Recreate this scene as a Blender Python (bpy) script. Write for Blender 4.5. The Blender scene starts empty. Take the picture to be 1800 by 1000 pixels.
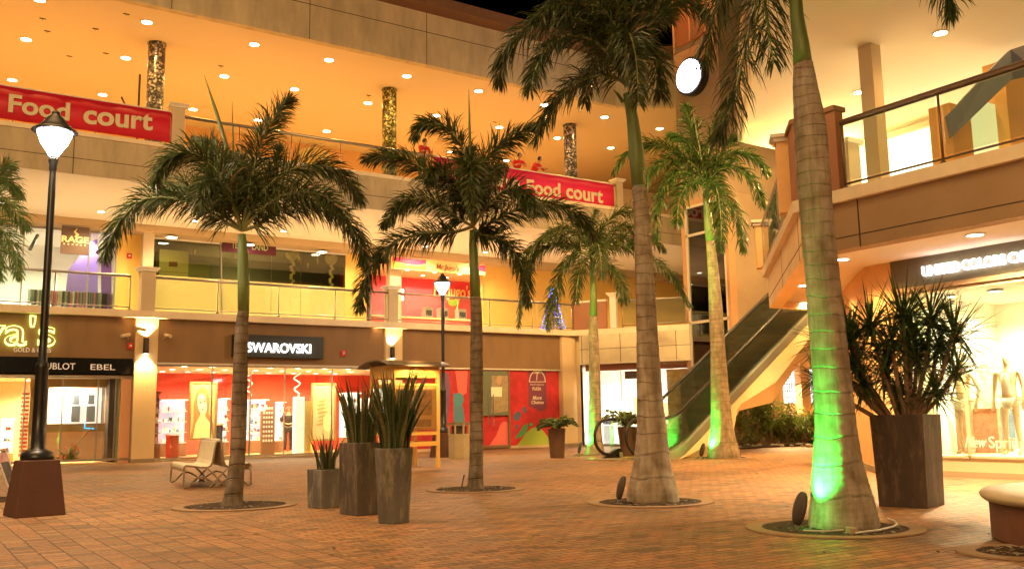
import bpy, math, random
from mathutils import Vector as V, Matrix, Quaternion
R = math.radians
PI = math.pi
rnd = random.Random(11)
S = bpy.context.scene

# ------------------------------------------------------------------ camera
F, PITCH, ROLL, CH, AZ = 1640.0, R(8.25), R(1.03), 1.1, R(56.5)
fw0 = V((math.cos(AZ), math.sin(AZ), 0)); rt0 = V((math.sin(AZ), -math.cos(AZ), 0)); up0 = V((0, 0, 1))
FW = fw0 * math.cos(PITCH) + up0 * math.sin(PITCH)
_u = up0 * math.cos(PITCH) - fw0 * math.sin(PITCH)
RT = rt0 * math.cos(ROLL) - _u * math.sin(ROLL)
UP = _u * math.cos(ROLL) + rt0 * math.sin(ROLL)
C0 = V((0, 0, CH))
cam = bpy.data.objects.new('camera', bpy.data.cameras.new('camera'))
S.collection.objects.link(cam)
M = Matrix((RT, UP, -FW)).transposed().to_4x4(); M.translation = C0
cam.matrix_world = M
cam.data.lens = F / 1800 * 36; cam.data.sensor_width = 36
cam.data.clip_start = 0.05; cam.data.clip_end = 600
S.camera = cam

def ray(x, y): return FW + RT * ((x - 900) / F) - UP * ((y - 500) / F)
def gz(x, y, z=0.0):
    d = ray(x, y); return C0 + d * ((z - CH) / d.z)
def gy(x, y, Y):
    d = ray(x, y); return C0 + d * (Y / d.y)
def gx(x, y, X):
    d = ray(x, y); return C0 + d * (X / d.x)
def gp(x, y, b):          # upright plane facing the camera through ground point b
    d = ray(x, y); q = V((b[0], b[1], 0)) - V((0, 0, 0))
    return C0 + d * (q.dot(fw0) / d.dot(fw0))

# ------------------------------------------------------------------ world (night)
W = bpy.data.worlds.new('World'); S.world = W; W.use_nodes = True
nt = W.node_tree; bg = nt.nodes['Background']
sky = nt.nodes.new('ShaderNodeTexSky'); sky.sky_type = 'NISHITA'; sky.sun_disc = False
sky.sun_elevation = R(-6); sky.sun_rotation = R(200)
nt.links.new(sky.outputs[0], bg.inputs[0]); bg.inputs[1].default_value = 0.05

S.view_settings.view_transform = 'Standard'; S.view_settings.look = 'None'
S.view_settings.gamma = 1; S.view_settings.exposure = 2.1
S.render.engine = 'CYCLES'
S.cycles.use_denoising = True
S.cycles.max_bounces = 7; S.cycles.diffuse_bounces = 4; S.cycles.glossy_bounces = 3
S.cycles.transparent_max_bounces = 16; S.cycles.transmission_bounces = 4
S.cycles.sample_clamp_indirect = 6.0
S.cycles.caustics_reflective = False; S.cycles.caustics_refractive = False

ORANGE = (1.0, 0.50, 0.13); WARM = (1.0, 0.60, 0.25); CREAM = (1.0, 0.72, 0.40); WHITE = (1.0, 0.93, 0.82)

def light(name, kind, loc, power, color, parent=None, aim=None, radius=0.08, size=None, spot=150, blend=0.6, sy=None):
    l = bpy.data.lights.new(name, kind); l.energy = power; l.color = color
    if kind == 'AREA':
        l.shape = 'RECTANGLE'; l.size = size; l.size_y = sy or size
    else:
        l.shadow_soft_size = radius
    if kind == 'SPOT':
        l.spot_size = R(spot); l.spot_blend = blend
    o = bpy.data.objects.new(name, l); S.collection.objects.link(o)
    o.location = loc
    if aim is not None:
        o.rotation_euler = (V(aim) - V(loc)).to_track_quat('-Z', 'Y').to_euler()
    if parent is not None:
        o.parent = parent; o.matrix_parent_inverse = pinv(parent)
    return o

# added fill lights: one for lit buildings presumed behind the camera, one unseen overhead
light('plaza_fill', 'AREA', (-9, -9, 11.0), 930, (1.0, 0.60, 0.24), aim=(12, 22, 3), size=14, sy=8)
light('plaza_fill', 'AREA', (-0.5, 12.5, 15), 560, (1.0, 0.60, 0.24), aim=(2.0, 18, 0), size=11, sy=7)
# added unseen spot over the court, brightening tower, angled bay and escalator
light('overhead_fill', 'SPOT', (9.0, 13.0, 13.5), 4700, (1.0, 0.60, 0.21), aim=(22, 24, 4), radius=.45, spot=62, blend=.9)

# ------------------------------------------------------------------ mesh helpers
def pinv(p):
    m = p.matrix_world if p.parent else Matrix.LocRotScale(p.location, p.rotation_euler, p.scale)
    if p.parent:
        m = world_of(p)
    return m.inverted()
def world_of(o):
    m = Matrix.LocRotScale(o.location, o.rotation_euler, o.scale)
    if o.parent:
        return world_of(o.parent) @ o.matrix_parent_inverse @ m
    return m

def tag(o, label=None, cat=None, group=None, kind=None):
    if label: o['label'] = label
    if cat: o['category'] = cat
    if group: o['group'] = group
    if kind: o['kind'] = kind
    return o
def thing(name, loc, label, cat, group=None):
    o = bpy.data.objects.new(name, None); S.collection.objects.link(o)
    o.empty_display_size = 0.2
    o.location = loc; return tag(o, label, cat, group)

class MB:
    def __init__(s): s.v = []; s.f = []; s.m = []; s.cm = 0
    def add(s, vs, fs):
        b = len(s.v); s.v += [tuple(q) for q in vs]
        s.f += [tuple(b + i for i in f) for f in fs]; s.m += [s.cm] * len(fs); return s
    def mat(s, i): s.cm = i; return s
    def box(s, x0, x1, y0, y1, z0, z1):
        if x0 > x1: x0, x1 = x1, x0
        if y0 > y1: y0, y1 = y1, y0
        if z0 > z1: z0, z1 = z1, z0
        return s.add([(x0,y0,z0),(x1,y0,z0),(x1,y1,z0),(x0,y1,z0),(x0,y0,z1),(x1,y0,z1),(x1,y1,z1),(x0,y1,z1)],
                     [(0,3,2,1),(4,5,6,7),(0,1,5,4),(1,2,6,5),(2,3,7,6),(3,0,4,7)])
    def obox(s, c, sx, sy, sz, ax=0.0):          # centred in plan at c, base at c.z
        ca, sa = math.cos(ax), math.sin(ax); vs = []
        for z in (0, sz):
            for a, b in ((-1,-1),(1,-1),(1,1),(-1,1)):
                x, y = a*sx/2, b*sy/2
                vs.append((c[0]+x*ca-y*sa, c[1]+x*sa+y*ca, c[2]+z))
        return s.add(vs, [(0,3,2,1),(4,5,6,7),(0,1,5,4),(1,2,6,5),(2,3,7,6),(3,0,4,7)])
    def slab(s, p, q, th, z0, z1):               # wall between plan points p and q, thickness to the left
        p = V((p[0], p[1], 0)); q = V((q[0], q[1], 0)); d = (q - p).normalized(); n = V((-d.y, d.x, 0)) * th
        return s.prism([p, q, q + n, p + n], z0, z1)
    def prism(s, poly, z0, z1):
        n = len(poly); a = sum(poly[i][0]*poly[(i+1)%n][1]-poly[(i+1)%n][0]*poly[i][1] for i in range(n))
        if a < 0: poly = poly[::-1]
        vs = [(p[0], p[1], z0) for p in poly] + [(p[0], p[1], z1) for p in poly]
        fs = [tuple(range(n))[::-1], tuple(range(n, 2*n))] + [(i, (i+1)%n, n+(i+1)%n, n+i) for i in range(n)]
        return s.add(vs, fs)
    def tube(s, pts, rad, n=8, caps=True):
        pts = [V(p) for p in pts]
        if not hasattr(rad, '__len__'): rad = [rad]*len(pts)
        ref = None; b = len(s.v); k = len(pts)
        for i, p in enumerate(pts):
            t = (pts[min(i+1, k-1)] - pts[max(i-1, 0)]).normalized()
            if ref is None:
                ref = t.orthogonal().normalized()
                if abs(t.z) > .9: ref = V((1, 0, 0)) - t*t.x; ref.normalize()
            ref = (ref - t*ref.dot(t)).normalized(); w = t.cross(ref)
            for j in range(n):
                a = 2*PI*j/n; s.v.append(tuple(p + (ref*math.cos(a) + w*math.sin(a))*rad[i]))
        fs = [(b+i*n+j, b+i*n+(j+1)%n, b+(i+1)*n+(j+1)%n, b+(i+1)*n+j) for i in range(k-1) for j in range(n)]
        if caps: fs += [tuple(b+j for j in range(n))[::-1], tuple(b+(k-1)*n+j for j in range(n))]
        s.f += fs; s.m += [s.cm]*len(fs); return s
    def lathe(s, prof, c, n=24, ph=0.0):         # prof of (r,z)
        b = len(s.v); c = V(c)
        for r, z in prof:
            for j in range(n):
                a = ph + 2*PI*j/n; s.v.append((c.x+r*math.cos(a), c.y+r*math.sin(a), c.z+z))
        k = len(prof)
        fs = [(b+i*n+j, b+i*n+(j+1)%n, b+(i+1)*n+(j+1)%n, b+(i+1)*n+j) for i in range(k-1) for j in range(n)]
        if prof[0][0] > 1e-4: fs.append(tuple(b+j for j in range(n))[::-1])
        if prof[-1][0] > 1e-4: fs.append(tuple(b+(k-1)*n+j for j in range(n)))
        s.f += fs; s.m += [s.cm]*len(fs); return s
    def ball(s, c, r, n=10, k=6, sz=1.0):
        return s.lathe([(max(1e-5, r*math.sin(PI*i/k)), -r*sz*math.cos(PI*i/k)) for i in range(k+1)], c, n)
    def build(s, name, mats, parent=None, smooth=False, bevel=0, recalc=False):
        me = bpy.data.meshes.new(name)
        xs = [q[0] for q in s.v]; ys = [q[1] for q in s.v]; zs = [q[2] for q in s.v]
        o0 = V(((min(xs)+max(xs))/2, (min(ys)+max(ys))/2, min(zs)))
        me.from_pydata([(q[0]-o0.x, q[1]-o0.y, q[2]-o0.z) for q in s.v], [], s.f)
        if not isinstance(mats, (list, tuple)): mats = [mats]
        for m in mats: me.materials.append(m)
        if len(mats) > 1:
            me.polygons.foreach_set('material_index', s.m)
        if smooth:
            me.polygons.foreach_set('use_smooth', [True]*len(me.polygons))
        me.update()
        o = bpy.data.objects.new(name, me); S.collection.objects.link(o); o.location = o0
        if bevel:
            md = o.modifiers.new('b', 'BEVEL'); md.width = bevel; md.segments = 2; md.limit_method = 'ANGLE'
        if smooth == 'auto':
            pass
        if parent is not None:
            o.parent = parent; o.matrix_parent_inverse = pinv(parent)
        return o

def copy_tree(o, loc=None, rotz=None, parent=None, scale=None):
    c = o.copy(); S.collection.objects.link(c)
    if parent is not None:
        c.parent = parent; c.matrix_parent_inverse = o.matrix_parent_inverse.copy()
    if loc is not None: c.location = loc
    if rotz is not None: c.rotation_euler.z = rotz
    if scale is not None: c.scale = (scale, scale, scale)
    for k in [k for k in S.objects if k.parent == o]: copy_tree(k, parent=c)
    return c

# ------------------------------------------------------------------ materials
MATS = {}
def mat(key, col=(.5,.5,.5), rough=.6, metal=0.0, var=0.0, vs=3.0, bump=0.0, bs=40.0, spec=.5, emit=None, es=0.0, col2=None, stretch=None):
    if key in MATS: return MATS[key]
    m = bpy.data.materials.new(key); m.use_nodes = True; MATS[key] = m
    t = m.node_tree; p = t.nodes['Principled BSDF']
    p.inputs['Base Color'].default_value = (*col, 1); p.inputs['Roughness'].default_value = rough
    p.inputs['Metallic'].default_value = metal; p.inputs['Specular IOR Level'].default_value = spec
    if emit: p.inputs['Emission Color'].default_value = (*emit, 1); p.inputs['Emission Strength'].default_value = es
    if var or bump or col2:
        tc = t.nodes.new('ShaderNodeTexCoord'); src = tc.outputs['Object']
        if stretch:
            mp = t.nodes.new('ShaderNodeMapping'); mp.inputs['Scale'].default_value = stretch
            t.links.new(src, mp.inputs[0]); src = mp.outputs[0]
        n = t.nodes.new('ShaderNodeTexNoise'); n.inputs['Scale'].default_value = vs; n.inputs['Detail'].default_value = 6
        n.inputs['Roughness'].default_value = .65
        t.links.new(src, n.inputs['Vector'])
        r = t.nodes.new('ShaderNodeValToRGB'); r.color_ramp.elements[0].position = .3; r.color_ramp.elements[1].position = .7
        c2 = col2 or tuple(min(1, c*(1+var)) for c in col); c1 = col if col2 else tuple(c*(1-var) for c in col)
        r.color_ramp.elements[0].color = (*c1, 1); r.color_ramp.elements[1].color = (*c2, 1)
        t.links.new(n.outputs[0], r.inputs[0]); t.links.new(r.outputs[0], p.inputs['Base Color'])
        mr = t.nodes.new('ShaderNodeMapRange'); mr.inputs['To Min'].default_value = max(.02, rough-.12); mr.inputs['To Max'].default_value = min(1, rough+.12)
        t.links.new(n.outputs[0], mr.inputs[0]); t.links.new(mr.outputs[0], p.inputs['Roughness'])
        if bump:
            n2 = t.nodes.new('ShaderNodeTexNoise'); n2.inputs['Scale'].default_value = bs; n2.inputs['Detail'].default_value = 4
            t.links.new(src, n2.inputs['Vector'])
            b = t.nodes.new('ShaderNodeBump'); b.inputs['Strength'].default_value = bump; b.inputs['Distance'].default_value = .02
            t.links.new(n2.outputs[0], b.inputs['Height']); t.links.new(b.outputs[0], p.inputs['Normal'])
    return m
def emat(key, col, s):
    if key in MATS: return MATS[key]
    m = bpy.data.materials.new(key); m.use_nodes = True; MATS[key] = m
    t = m.node_tree; t.nodes.remove(t.nodes['Principled BSDF'])
    e = t.nodes.new('ShaderNodeEmission'); e.inputs[0].default_value = (*col, 1); e.inputs[1].default_value = s
    t.links.new(e.outputs[0], t.nodes['Material Output'].inputs[0]); return m
def glass(key, tint=(1,1,1), refl=.10, haze=0.0, hc=(.8,.8,.8)):
    if key in MATS: return MATS[key]
    m = bpy.data.materials.new(key); m.use_nodes = True; MATS[key] = m
    t = m.node_tree; t.nodes.remove(t.nodes['Principled BSDF']); L = t.links; N = t.nodes.new
    tr = N('ShaderNodeBsdfTransparent'); tr.inputs[0].default_value = (*tint, 1)
    gl = N('ShaderNodeBsdfGlossy'); gl.inputs['Roughness'].default_value = .02
    fr = N('ShaderNodeFresnel'); fr.inputs[0].default_value = 1.45
    mu = N('ShaderNodeMath'); mu.operation = 'MULTIPLY_ADD'; mu.inputs[1].default_value = .9; mu.inputs[2].default_value = refl - .04
    mx = N('ShaderNodeMixShader')
    L.new(fr.outputs[0], mu.inputs[0]); L.new(mu.outputs[0], mx.inputs[0]); L.new(tr.outputs[0], mx.inputs[1]); L.new(gl.outputs[0], mx.inputs[2])
    out = mx.outputs[0]
    if haze:
        df = N('ShaderNodeBsdfDiffuse'); df.inputs[0].default_value = (*hc, 1)
        m2 = N('ShaderNodeMixShader'); m2.inputs[0].default_value = haze
        L.new(out, m2.inputs[1]); L.new(df.outputs[0], m2.inputs[2]); out = m2.outputs[0]
    L.new(out, t.nodes['Material Output'].inputs[0]); return m

def ring_mat(key, col, ring, a, b, dark=.35, light_rings=None, patch=(.5, .5, .5)):
    """palm bark: leaf-scar rings at phase a*z+b*z^2 (object z), vertical streaks, lichen blotches"""
    m = bpy.data.materials.new(key); m.use_nodes = True; MATS[key] = m
    t = m.node_tree; p = t.nodes['Principled BSDF']; N = t.nodes.new; L = t.links
    p.inputs['Roughness'].default_value = .85; p.inputs['Specular IOR Level'].default_value = .2
    tc = N('ShaderNodeTexCoord'); sp = N('ShaderNodeSeparateXYZ'); L.new(tc.outputs['Object'], sp.inputs[0])
    def mth(op, x, y=None, z=None):
        n = N('ShaderNodeMath'); n.operation = op
        for i, q in enumerate((x, y, z)):
            if q is None: continue
            if isinstance(q, (int, float)): n.inputs[i].default_value = q
            else: L.new(q, n.inputs[i])
        return n.outputs[0]
    nz = N('ShaderNodeTexNoise'); nz.inputs['Scale'].default_value = 1.7; nz.inputs['Detail'].default_value = 5
    L.new(tc.outputs['Object'], nz.inputs['Vector'])
    z = mth('ADD', sp.outputs[2], mth('MULTIPLY', mth('SUBTRACT', nz.outputs[0], .5), .22))
    ph = mth('ADD', mth('MULTIPLY', z, a), mth('MULTIPLY', mth('MULTIPLY', z, z), b))
    fr = mth('FRACT', ph)
    ramp = N('ShaderNodeValToRGB'); e = ramp.color_ramp.elements
    e[0].position = 0; e[0].color = (dark, dark, dark, 1); e[1].position = .11; e[1].color = (1, 1, 1, 1)
    q = e.new(.035); q.color = (dark*.8, dark*.8, dark*.8, 1); q = e.new(.92); q.color = (.95, .95, .95, 1)
    if light_rings: q = e.new(.84); q.color = (1, 1, 1, 1); q = e.new(.955); q.color = (light_rings,)*3 + (1,)
    L.new(fr, ramp.inputs[0])
    nb = N('ShaderNodeTexNoise'); nb.inputs['Scale'].default_value = 3.5; nb.inputs['Detail'].default_value = 6; nb.inputs['Roughness'].default_value = .7
    mb_ = N('ShaderNodeMapping'); mb_.inputs['Scale'].default_value = (2.2, 2.2, .6); L.new(tc.outputs['Object'], mb_.inputs[0]); L.new(mb_.outputs[0], nb.inputs['Vector'])
    rf = N('ShaderNodeMapRange'); rf.inputs['From Min'].default_value = .38; rf.inputs['From Max'].default_value = .62; L.new(nb.outputs[0], rf.inputs[0])
    mw = N('ShaderNodeMix'); mw.data_type = 'RGBA'; L.new(rf.outputs[0], mw.inputs[0]); L.new(ramp.outputs[0], mw.inputs[6]); mw.inputs[7].default_value = (.93, .93, .93, 1)
    mp = N('ShaderNodeMapping'); mp.inputs['Scale'].default_value = (14, 14, 1.6); L.new(tc.outputs['Object'], mp.inputs[0])
    ns = N('ShaderNodeTexNoise'); ns.inputs['Scale'].default_value = 1.0; ns.inputs['Detail'].default_value = 7; ns.inputs['Roughness'].default_value = .7
    L.new(mp.outputs[0], ns.inputs['Vector'])
    r2 = N('ShaderNodeValToRGB'); r2.color_ramp.elements[0].position = .25; r2.color_ramp.elements[1].position = .7
    r2.color_ramp.elements[0].color = (*[c*.55 for c in col], 1); r2.color_ramp.elements[1].color = (*[min(1, c*1.25) for c in col], 1)
    L.new(ns.outputs[0], r2.inputs[0])
    vo = N('ShaderNodeTexNoise'); vo.inputs['Scale'].default_value = 5; vo.inputs['Detail'].default_value = 5
    L.new(tc.outputs['Object'], vo.inputs['Vector'])
    r3 = N('ShaderNodeValToRGB'); r3.color_ramp.elements[0].position = .38; r3.color_ramp.elements[1].position = .6
    r3.color_ramp.elements[0].color = (*patch, 1); r3.color_ramp.elements[1].color = (1, 1, 1, 1)
    L.new(vo.outputs[0], r3.inputs[0])
    def mul(x, y):
        mx = N('ShaderNodeMix'); mx.data_type = 'RGBA'; mx.blend_type = 'MULTIPLY'; mx.inputs[0].default_value = 1
        L.new(x, mx.inputs[6]); L.new(y, mx.inputs[7]); return mx.outputs[2]
    c = mul(mul(r2.outputs[0], mw.outputs[2]), r3.outputs[0])
    L.new(c, p.inputs['Base Color'])
    bp = N('ShaderNodeBump'); bp.inputs['Strength'].default_value = .8; bp.inputs['Distance'].default_value = .02
    L.new(mth('ADD', mth('MULTIPLY', ns.outputs[0], .5), ramp.outputs[0]), bp.inputs['Height']); L.new(bp.outputs[0], p.inputs['Normal'])
    return m

def paver_mat():
    m = bpy.data.materials.new('brick_pavers'); m.use_nodes = True
    t = m.node_tree; p = t.nodes['Principled BSDF']; N = t.nodes.new; L = t.links
    geo = N('ShaderNodeNewGeometry'); sp = N('ShaderNodeSeparateXYZ'); L.new(geo.outputs['Position'], sp.inputs[0])
    wob = N('ShaderNodeTexNoise'); wob.inputs['Scale'].default_value = .9; wob.inputs['Detail'].default_value = 2; L.new(geo.outputs['Position'], wob.inputs['Vector'])
    vm = N('ShaderNodeVectorMath'); vm.operation = 'MULTIPLY_ADD'; vm.inputs[1].default_value = (.05, .05, 0); L.new(wob.outputs['Color'], vm.inputs[0]); L.new(geo.outputs['Position'], vm.inputs[2])
    mp = N('ShaderNodeMapping'); mp.inputs['Rotation'].default_value = (0, 0, R(90)); L.new(vm.outputs[0], mp.inputs[0])
    def bricks(vec, bw, rh):
        b = N('ShaderNodeTexBrick'); b.inputs['Scale'].default_value = 1; b.inputs['Mortar Size'].default_value = .006
        b.inputs['Mortar Smooth'].default_value = .3; b.inputs['Brick Width'].default_value = bw; b.inputs['Row Height'].default_value = rh
        b.inputs['Bias'].default_value = 0.0
        b.inputs['Color1'].default_value = (0, 0, 0, 1); b.inputs['Color2'].default_value = (1, 1, 1, 1); b.inputs['Mortar'].default_value = (.5, .5, .5, 1)
        L.new(vec, b.inputs['Vector']); return b
    b1 = bricks(vm.outputs[0], .215, .108); b2 = bricks(mp.outputs[0], .13, .2)
    # the courses change direction across the left of the plaza
    lt = N('ShaderNodeMath'); lt.operation = 'LESS_THAN'; lt.inputs[1].default_value = 2.35
    sy = N('ShaderNodeMath'); sy.operation = 'MULTIPLY_ADD'; sy.inputs[1].default_value = -.12
    L.new(sp.outputs[1], sy.inputs[0]); L.new(sp.outputs[0], sy.inputs[2]); L.new(sy.outputs[0], lt.inputs[0])
    def mix(a, b, f, bt='MIX'):
        mx = N('ShaderNodeMix'); mx.data_type = 'RGBA'; mx.blend_type = bt
        if isinstance(f, float): mx.inputs[0].default_value = f
        else: L.new(f, mx.inputs[0])
        L.new(a, mx.inputs[6]); L.new(b, mx.inputs[7]); return mx.outputs[2]
    rv = mix(b1.outputs[0], b2.outputs[0], lt.outputs[0]); mo = mix(b1.outputs[1], b2.outputs[1], lt.outputs[0])
    rp = N('ShaderNodeValToRGB'); rp.color_ramp.interpolation = 'LINEAR'
    e = rp.color_ramp.elements; e[0].position = 0; e[0].color = (.22, .14, .085, 1); e[1].position = 1; e[1].color = (.50, .30, .145, 1)
    for q, c in ((.2, (.33, .20, .11)), (.4, (.40, .205, .105)), (.6, (.36, .235, .13)), (.8, (.47, .22, .11))):
        x = e.new(q); x.color = (*c, 1)
    L.new(rv, rp.inputs[0])
    n1 = N('ShaderNodeTexNoise'); n1.inputs['Scale'].default_value = .35; n1.inputs['Detail'].default_value = 6; L.new(geo.outputs['Position'], n1.inputs['Vector'])
    r1 = N('ShaderNodeValToRGB'); r1.color_ramp.elements[0].position = .35; r1.color_ramp.elements[0].color = (.72, .72, .74, 1); r1.color_ramp.elements[1].position = .65; r1.color_ramp.elements[1].color = (1.12, 1.05, 1, 1)
    L.new(n1.outputs[0], r1.inputs[0])
    c = mix(rp.outputs[0], r1.outputs[0], 1.0, 'MULTIPLY')
    n2 = N('ShaderNodeTexNoise'); n2.inputs['Scale'].default_value = 22; n2.inputs['Detail'].default_value = 5; L.new(geo.outputs['Position'], n2.inputs['Vector'])
    r2 = N('ShaderNodeValToRGB'); r2.color_ramp.elements[0].position = .3; r2.color_ramp.elements[0].color = (.7, .7, .7, 1); r2.color_ramp.elements[1].position = .7; r2.color_ramp.elements[1].color = (1.15, 1.15, 1.15, 1)
    L.new(n2.outputs[0], r2.inputs[0]); c = mix(c, r2.outputs[0], 1.0, 'MULTIPLY')
    dk = N('ShaderNodeRGB'); dk.outputs[0].default_value = (.06, .036, .026, 1)
    n3 = N('ShaderNodeTexNoise'); n3.inputs['Scale'].default_value = 1.7; n3.inputs['Detail'].default_value = 8; n3.inputs['Roughness'].default_value = .75; L.new(geo.outputs['Position'], n3.inputs['Vector'])
    r3 = N('ShaderNodeValToRGB'); r3.color_ramp.elements[0].position = .30; r3.color_ramp.elements[0].color = (.55, .5, .48, 1); r3.color_ramp.elements[1].position = .46; r3.color_ramp.elements[1].color = (1, 1, 1, 1)
    L.new(n3.outputs[0], r3.inputs[0]); c = mix(c, r3.outputs[0], 1.0, 'MULTIPLY')
    vs_ = N('ShaderNodeTexVoronoi'); vs_.inputs['Scale'].default_value = 1.1; L.new(geo.outputs['Position'], vs_.inputs['Vector'])
    r4 = N('ShaderNodeValToRGB'); r4.color_ramp.elements[0].position = .022; r4.color_ramp.elements[0].color = (.35, .3, .28, 1); r4.color_ramp.elements[1].position = .034; r4.color_ramp.elements[1].color = (1, 1, 1, 1)
    L.new(vs_.outputs['Distance'], r4.inputs[0]); c = mix(c, r4.outputs[0], 1.0, 'MULTIPLY')
    c = mix(c, dk.outputs[0], mo)
    L.new(c, p.inputs['Base Color'])
    p.inputs['Specular IOR Level'].default_value = .35
    rr = N('ShaderNodeMapRange'); rr.inputs['To Min'].default_value = .42; rr.inputs['To Max'].default_value = .8; L.new(n1.outputs[0], rr.inputs[0]); L.new(rr.outputs[0], p.inputs['Roughness'])
    bp = N('ShaderNodeBump'); bp.inputs['Strength'].default_value = .7; bp.inputs['Distance'].default_value = .012
    h = N('ShaderNodeMath'); h.operation = 'MULTIPLY_ADD'; h.inputs[1].default_value = -1.0
    sc = N('ShaderNodeMath'); sc.operation = 'MULTIPLY_ADD'; sc.inputs[1].default_value = .5; L.new(rv, sc.inputs[0]); L.new(n2.outputs[0], sc.inputs[2])
    L.new(mo, h.inputs[0]); L.new(sc.outputs[0], h.inputs[2]); L.new(h.outputs[0], bp.inputs['Height']); L.new(bp.outputs[0], p.inputs['Normal'])
    return m

def leaf_mat(key, c1, c2, rough=.45):
    m = bpy.data.materials.new(key); m.use_nodes = True; MATS[key] = m
    t = m.node_tree; p = t.nodes['Principled BSDF']; N = t.nodes.new; L = t.links
    tc = N('ShaderNodeTexCoord'); n = N('ShaderNodeTexNoise'); n.inputs['Scale'].default_value = 9; n.inputs['Detail'].default_value = 3
    L.new(tc.outputs['Object'], n.inputs['Vector']); r = N('ShaderNodeValToRGB')
    r.color_ramp.elements[0].position = .35; r.color_ramp.elements[0].color = (*c1, 1); r.color_ramp.elements[1].position = .68; r.color_ramp.elements[1].color = (*c2, 1)
    L.new(n.outputs[0], r.inputs[0]); L.new(r.outputs[0], p.inputs['Base Color']); p.inputs['Roughness'].default_value = rough
    p.inputs['Specular IOR Level'].default_value = .4
    tl = N('ShaderNodeBsdfTranslucent'); L.new(r.outputs[0], tl.inputs[0]); mx = N('ShaderNodeMixShader'); mx.inputs[0].default_value = .22
    L.new(p.outputs[0], mx.inputs[1]); L.new(tl.outputs[0], mx.inputs[2]); L.new(mx.outputs[0], t.nodes['Material Output'].inputs[0])
    return m

stucco = mat('cream_stucco', (.62,.50,.34), .85, var=.10, vs=.8, bump=.25, bs=60)
stucco_lit = mat('tan_stucco_lit', (.66,.56,.37), .85, var=.22, vs=1.5, bump=.3, bs=50, stretch=(1,1,.25))  # lightened copy of slab tan: light on the roof fascia put into colour
ceil_m = mat('painted_soffit', (.80,.74,.62), .9, var=.03, vs=.5)
brown = mat('brown_fascia', (.25,.15,.075), .8, var=.14, vs=1.6, bump=.2, bs=50, stretch=(1,1,.3))
redbrown = mat('red_brown_panel', (.36,.16,.09), .75, var=.10, vs=1.5)
joint_m = mat('joint_dark', (.06,.04,.03), .9)  # plain dark colour of joints, seams and sprinkler plates
rail_m = mat('brushed_steel', (.42,.38,.32), .35, .8, var=.1, vs=8)
rail_b = mat('bronze_rail', (.20,.14,.09), .4, .6, var=.1, vs=8)
pane = glass('clear_glass', (.97,1,.97), .07)
pane_rail = glass('railing_glass', (.93,.97,.90), .08, .05, (.7,.75,.6))
pane_dark = glass('tinted_glass', (.22,.24,.2), .14)
black = mat('black_paint', (.012,.012,.013), .35, var=.3, vs=6)
white_trim = mat('white_trim', (.75,.70,.60), .6, var=.05)
yellowwall = mat('yellow_wall', (.78,.50,.13), .85, var=.05, vs=1)
orangewall = mat('orange_wall', (.80,.42,.13), .85, var=.08, vs=.6)
floor_t = mat('terrace_tiles', (.62,.50,.36), .5, var=.08)
metal = mat('steel', (.5,.48,.45), .3, .9)
MAXIS = {}

# ------------------------------------------------------------------ text
def text(s, name, m, parent, p0, p1, h, extrude=.02, bold=0.0, out=None, shear=0.0, arch=None, upv=None):
    """lettering fitted between p0 and p1 (baseline), cap height about h, standing proud towards out"""
    cu = bpy.data.curves.new('t', 'FONT'); cu.body = s; cu.extrude = extrude/2 if extrude else 0; cu.offset = bold; cu.shear = shear
    cu.resolution_u = 4; cu.size = 1
    to = bpy.data.objects.new('t', cu); S.collection.objects.link(to)
    dg = bpy.context.evaluated_depsgraph_get(); me = bpy.data.meshes.new_from_object(to.evaluated_get(dg))
    bpy.data.objects.remove(to); bpy.data.curves.remove(cu)
    p0 = V(p0); p1 = V(p1); X = (p1 - p0); w = X.length; X.normalize(); Z = upv or V((0, 0, 1)); O = X.cross(Z).normalized() if out is None else V(out)
    xs = [v.co.x for v in me.vertices]; ys = [v.co.y for v in me.vertices]
    x0, x1 = min(xs), max(xs); sx = w/(x1-x0); syy = h/.73
    for v in me.vertices:
        u = (v.co.x-x0)*sx; k = v.co.y*syy
        if arch: k = k*(1+arch*math.sin(u*7)) + 0.0
        c = p0 + X*u + Z*k + O*(v.co.z + (extrude/2 if extrude else 0))
        v.co = c
    o0 = (p0+p1)/2
    for v in me.vertices: v.co = v.co - o0
    me.materials.clear(); me.materials.append(m); me.name = name; me.update()
    o = bpy.data.objects.new(name, me); S.collection.objects.link(o); o.location = o0
    if parent is not None: o.parent = parent; o.matrix_parent_inverse = pinv(parent)
    return o

ORD = ['first','second','third','fourth','fifth','sixth','seventh','eighth','ninth','tenth','eleventh','twelfth']

# ================================================================== SETTING
g = MB().add([(-60,-60,0),(90,-60,0),(90,90,0),(-60,90,0)], [(0,1,2,3)]).build('plaza_ground', paver_mat()); tag(g, kind='structure')

# ================================================================== LEFT BUILDING (runs along X, front at Y = 30.6)
YE, YS, YB, YC = 30.6, 31.0, 38.0, 43.0
B = thing('shopping_building', (8, YE, 0), 'long three storey mall building with cream balcony slabs and glowing orange top floor', 'building')
def part(mb, name, m, parent=None, **k): return mb.build(name, m, parent or B, **k)
def xat(px, py, Y): return gy(px, py, Y).x
C1L, C1R = xat(231, 700, YS), xat(271, 700, YS)
C2L, C2R = xat(673, 600, YS), xat(702, 600, YS)
C3L, C3R = 22.75, 23.45
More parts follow.
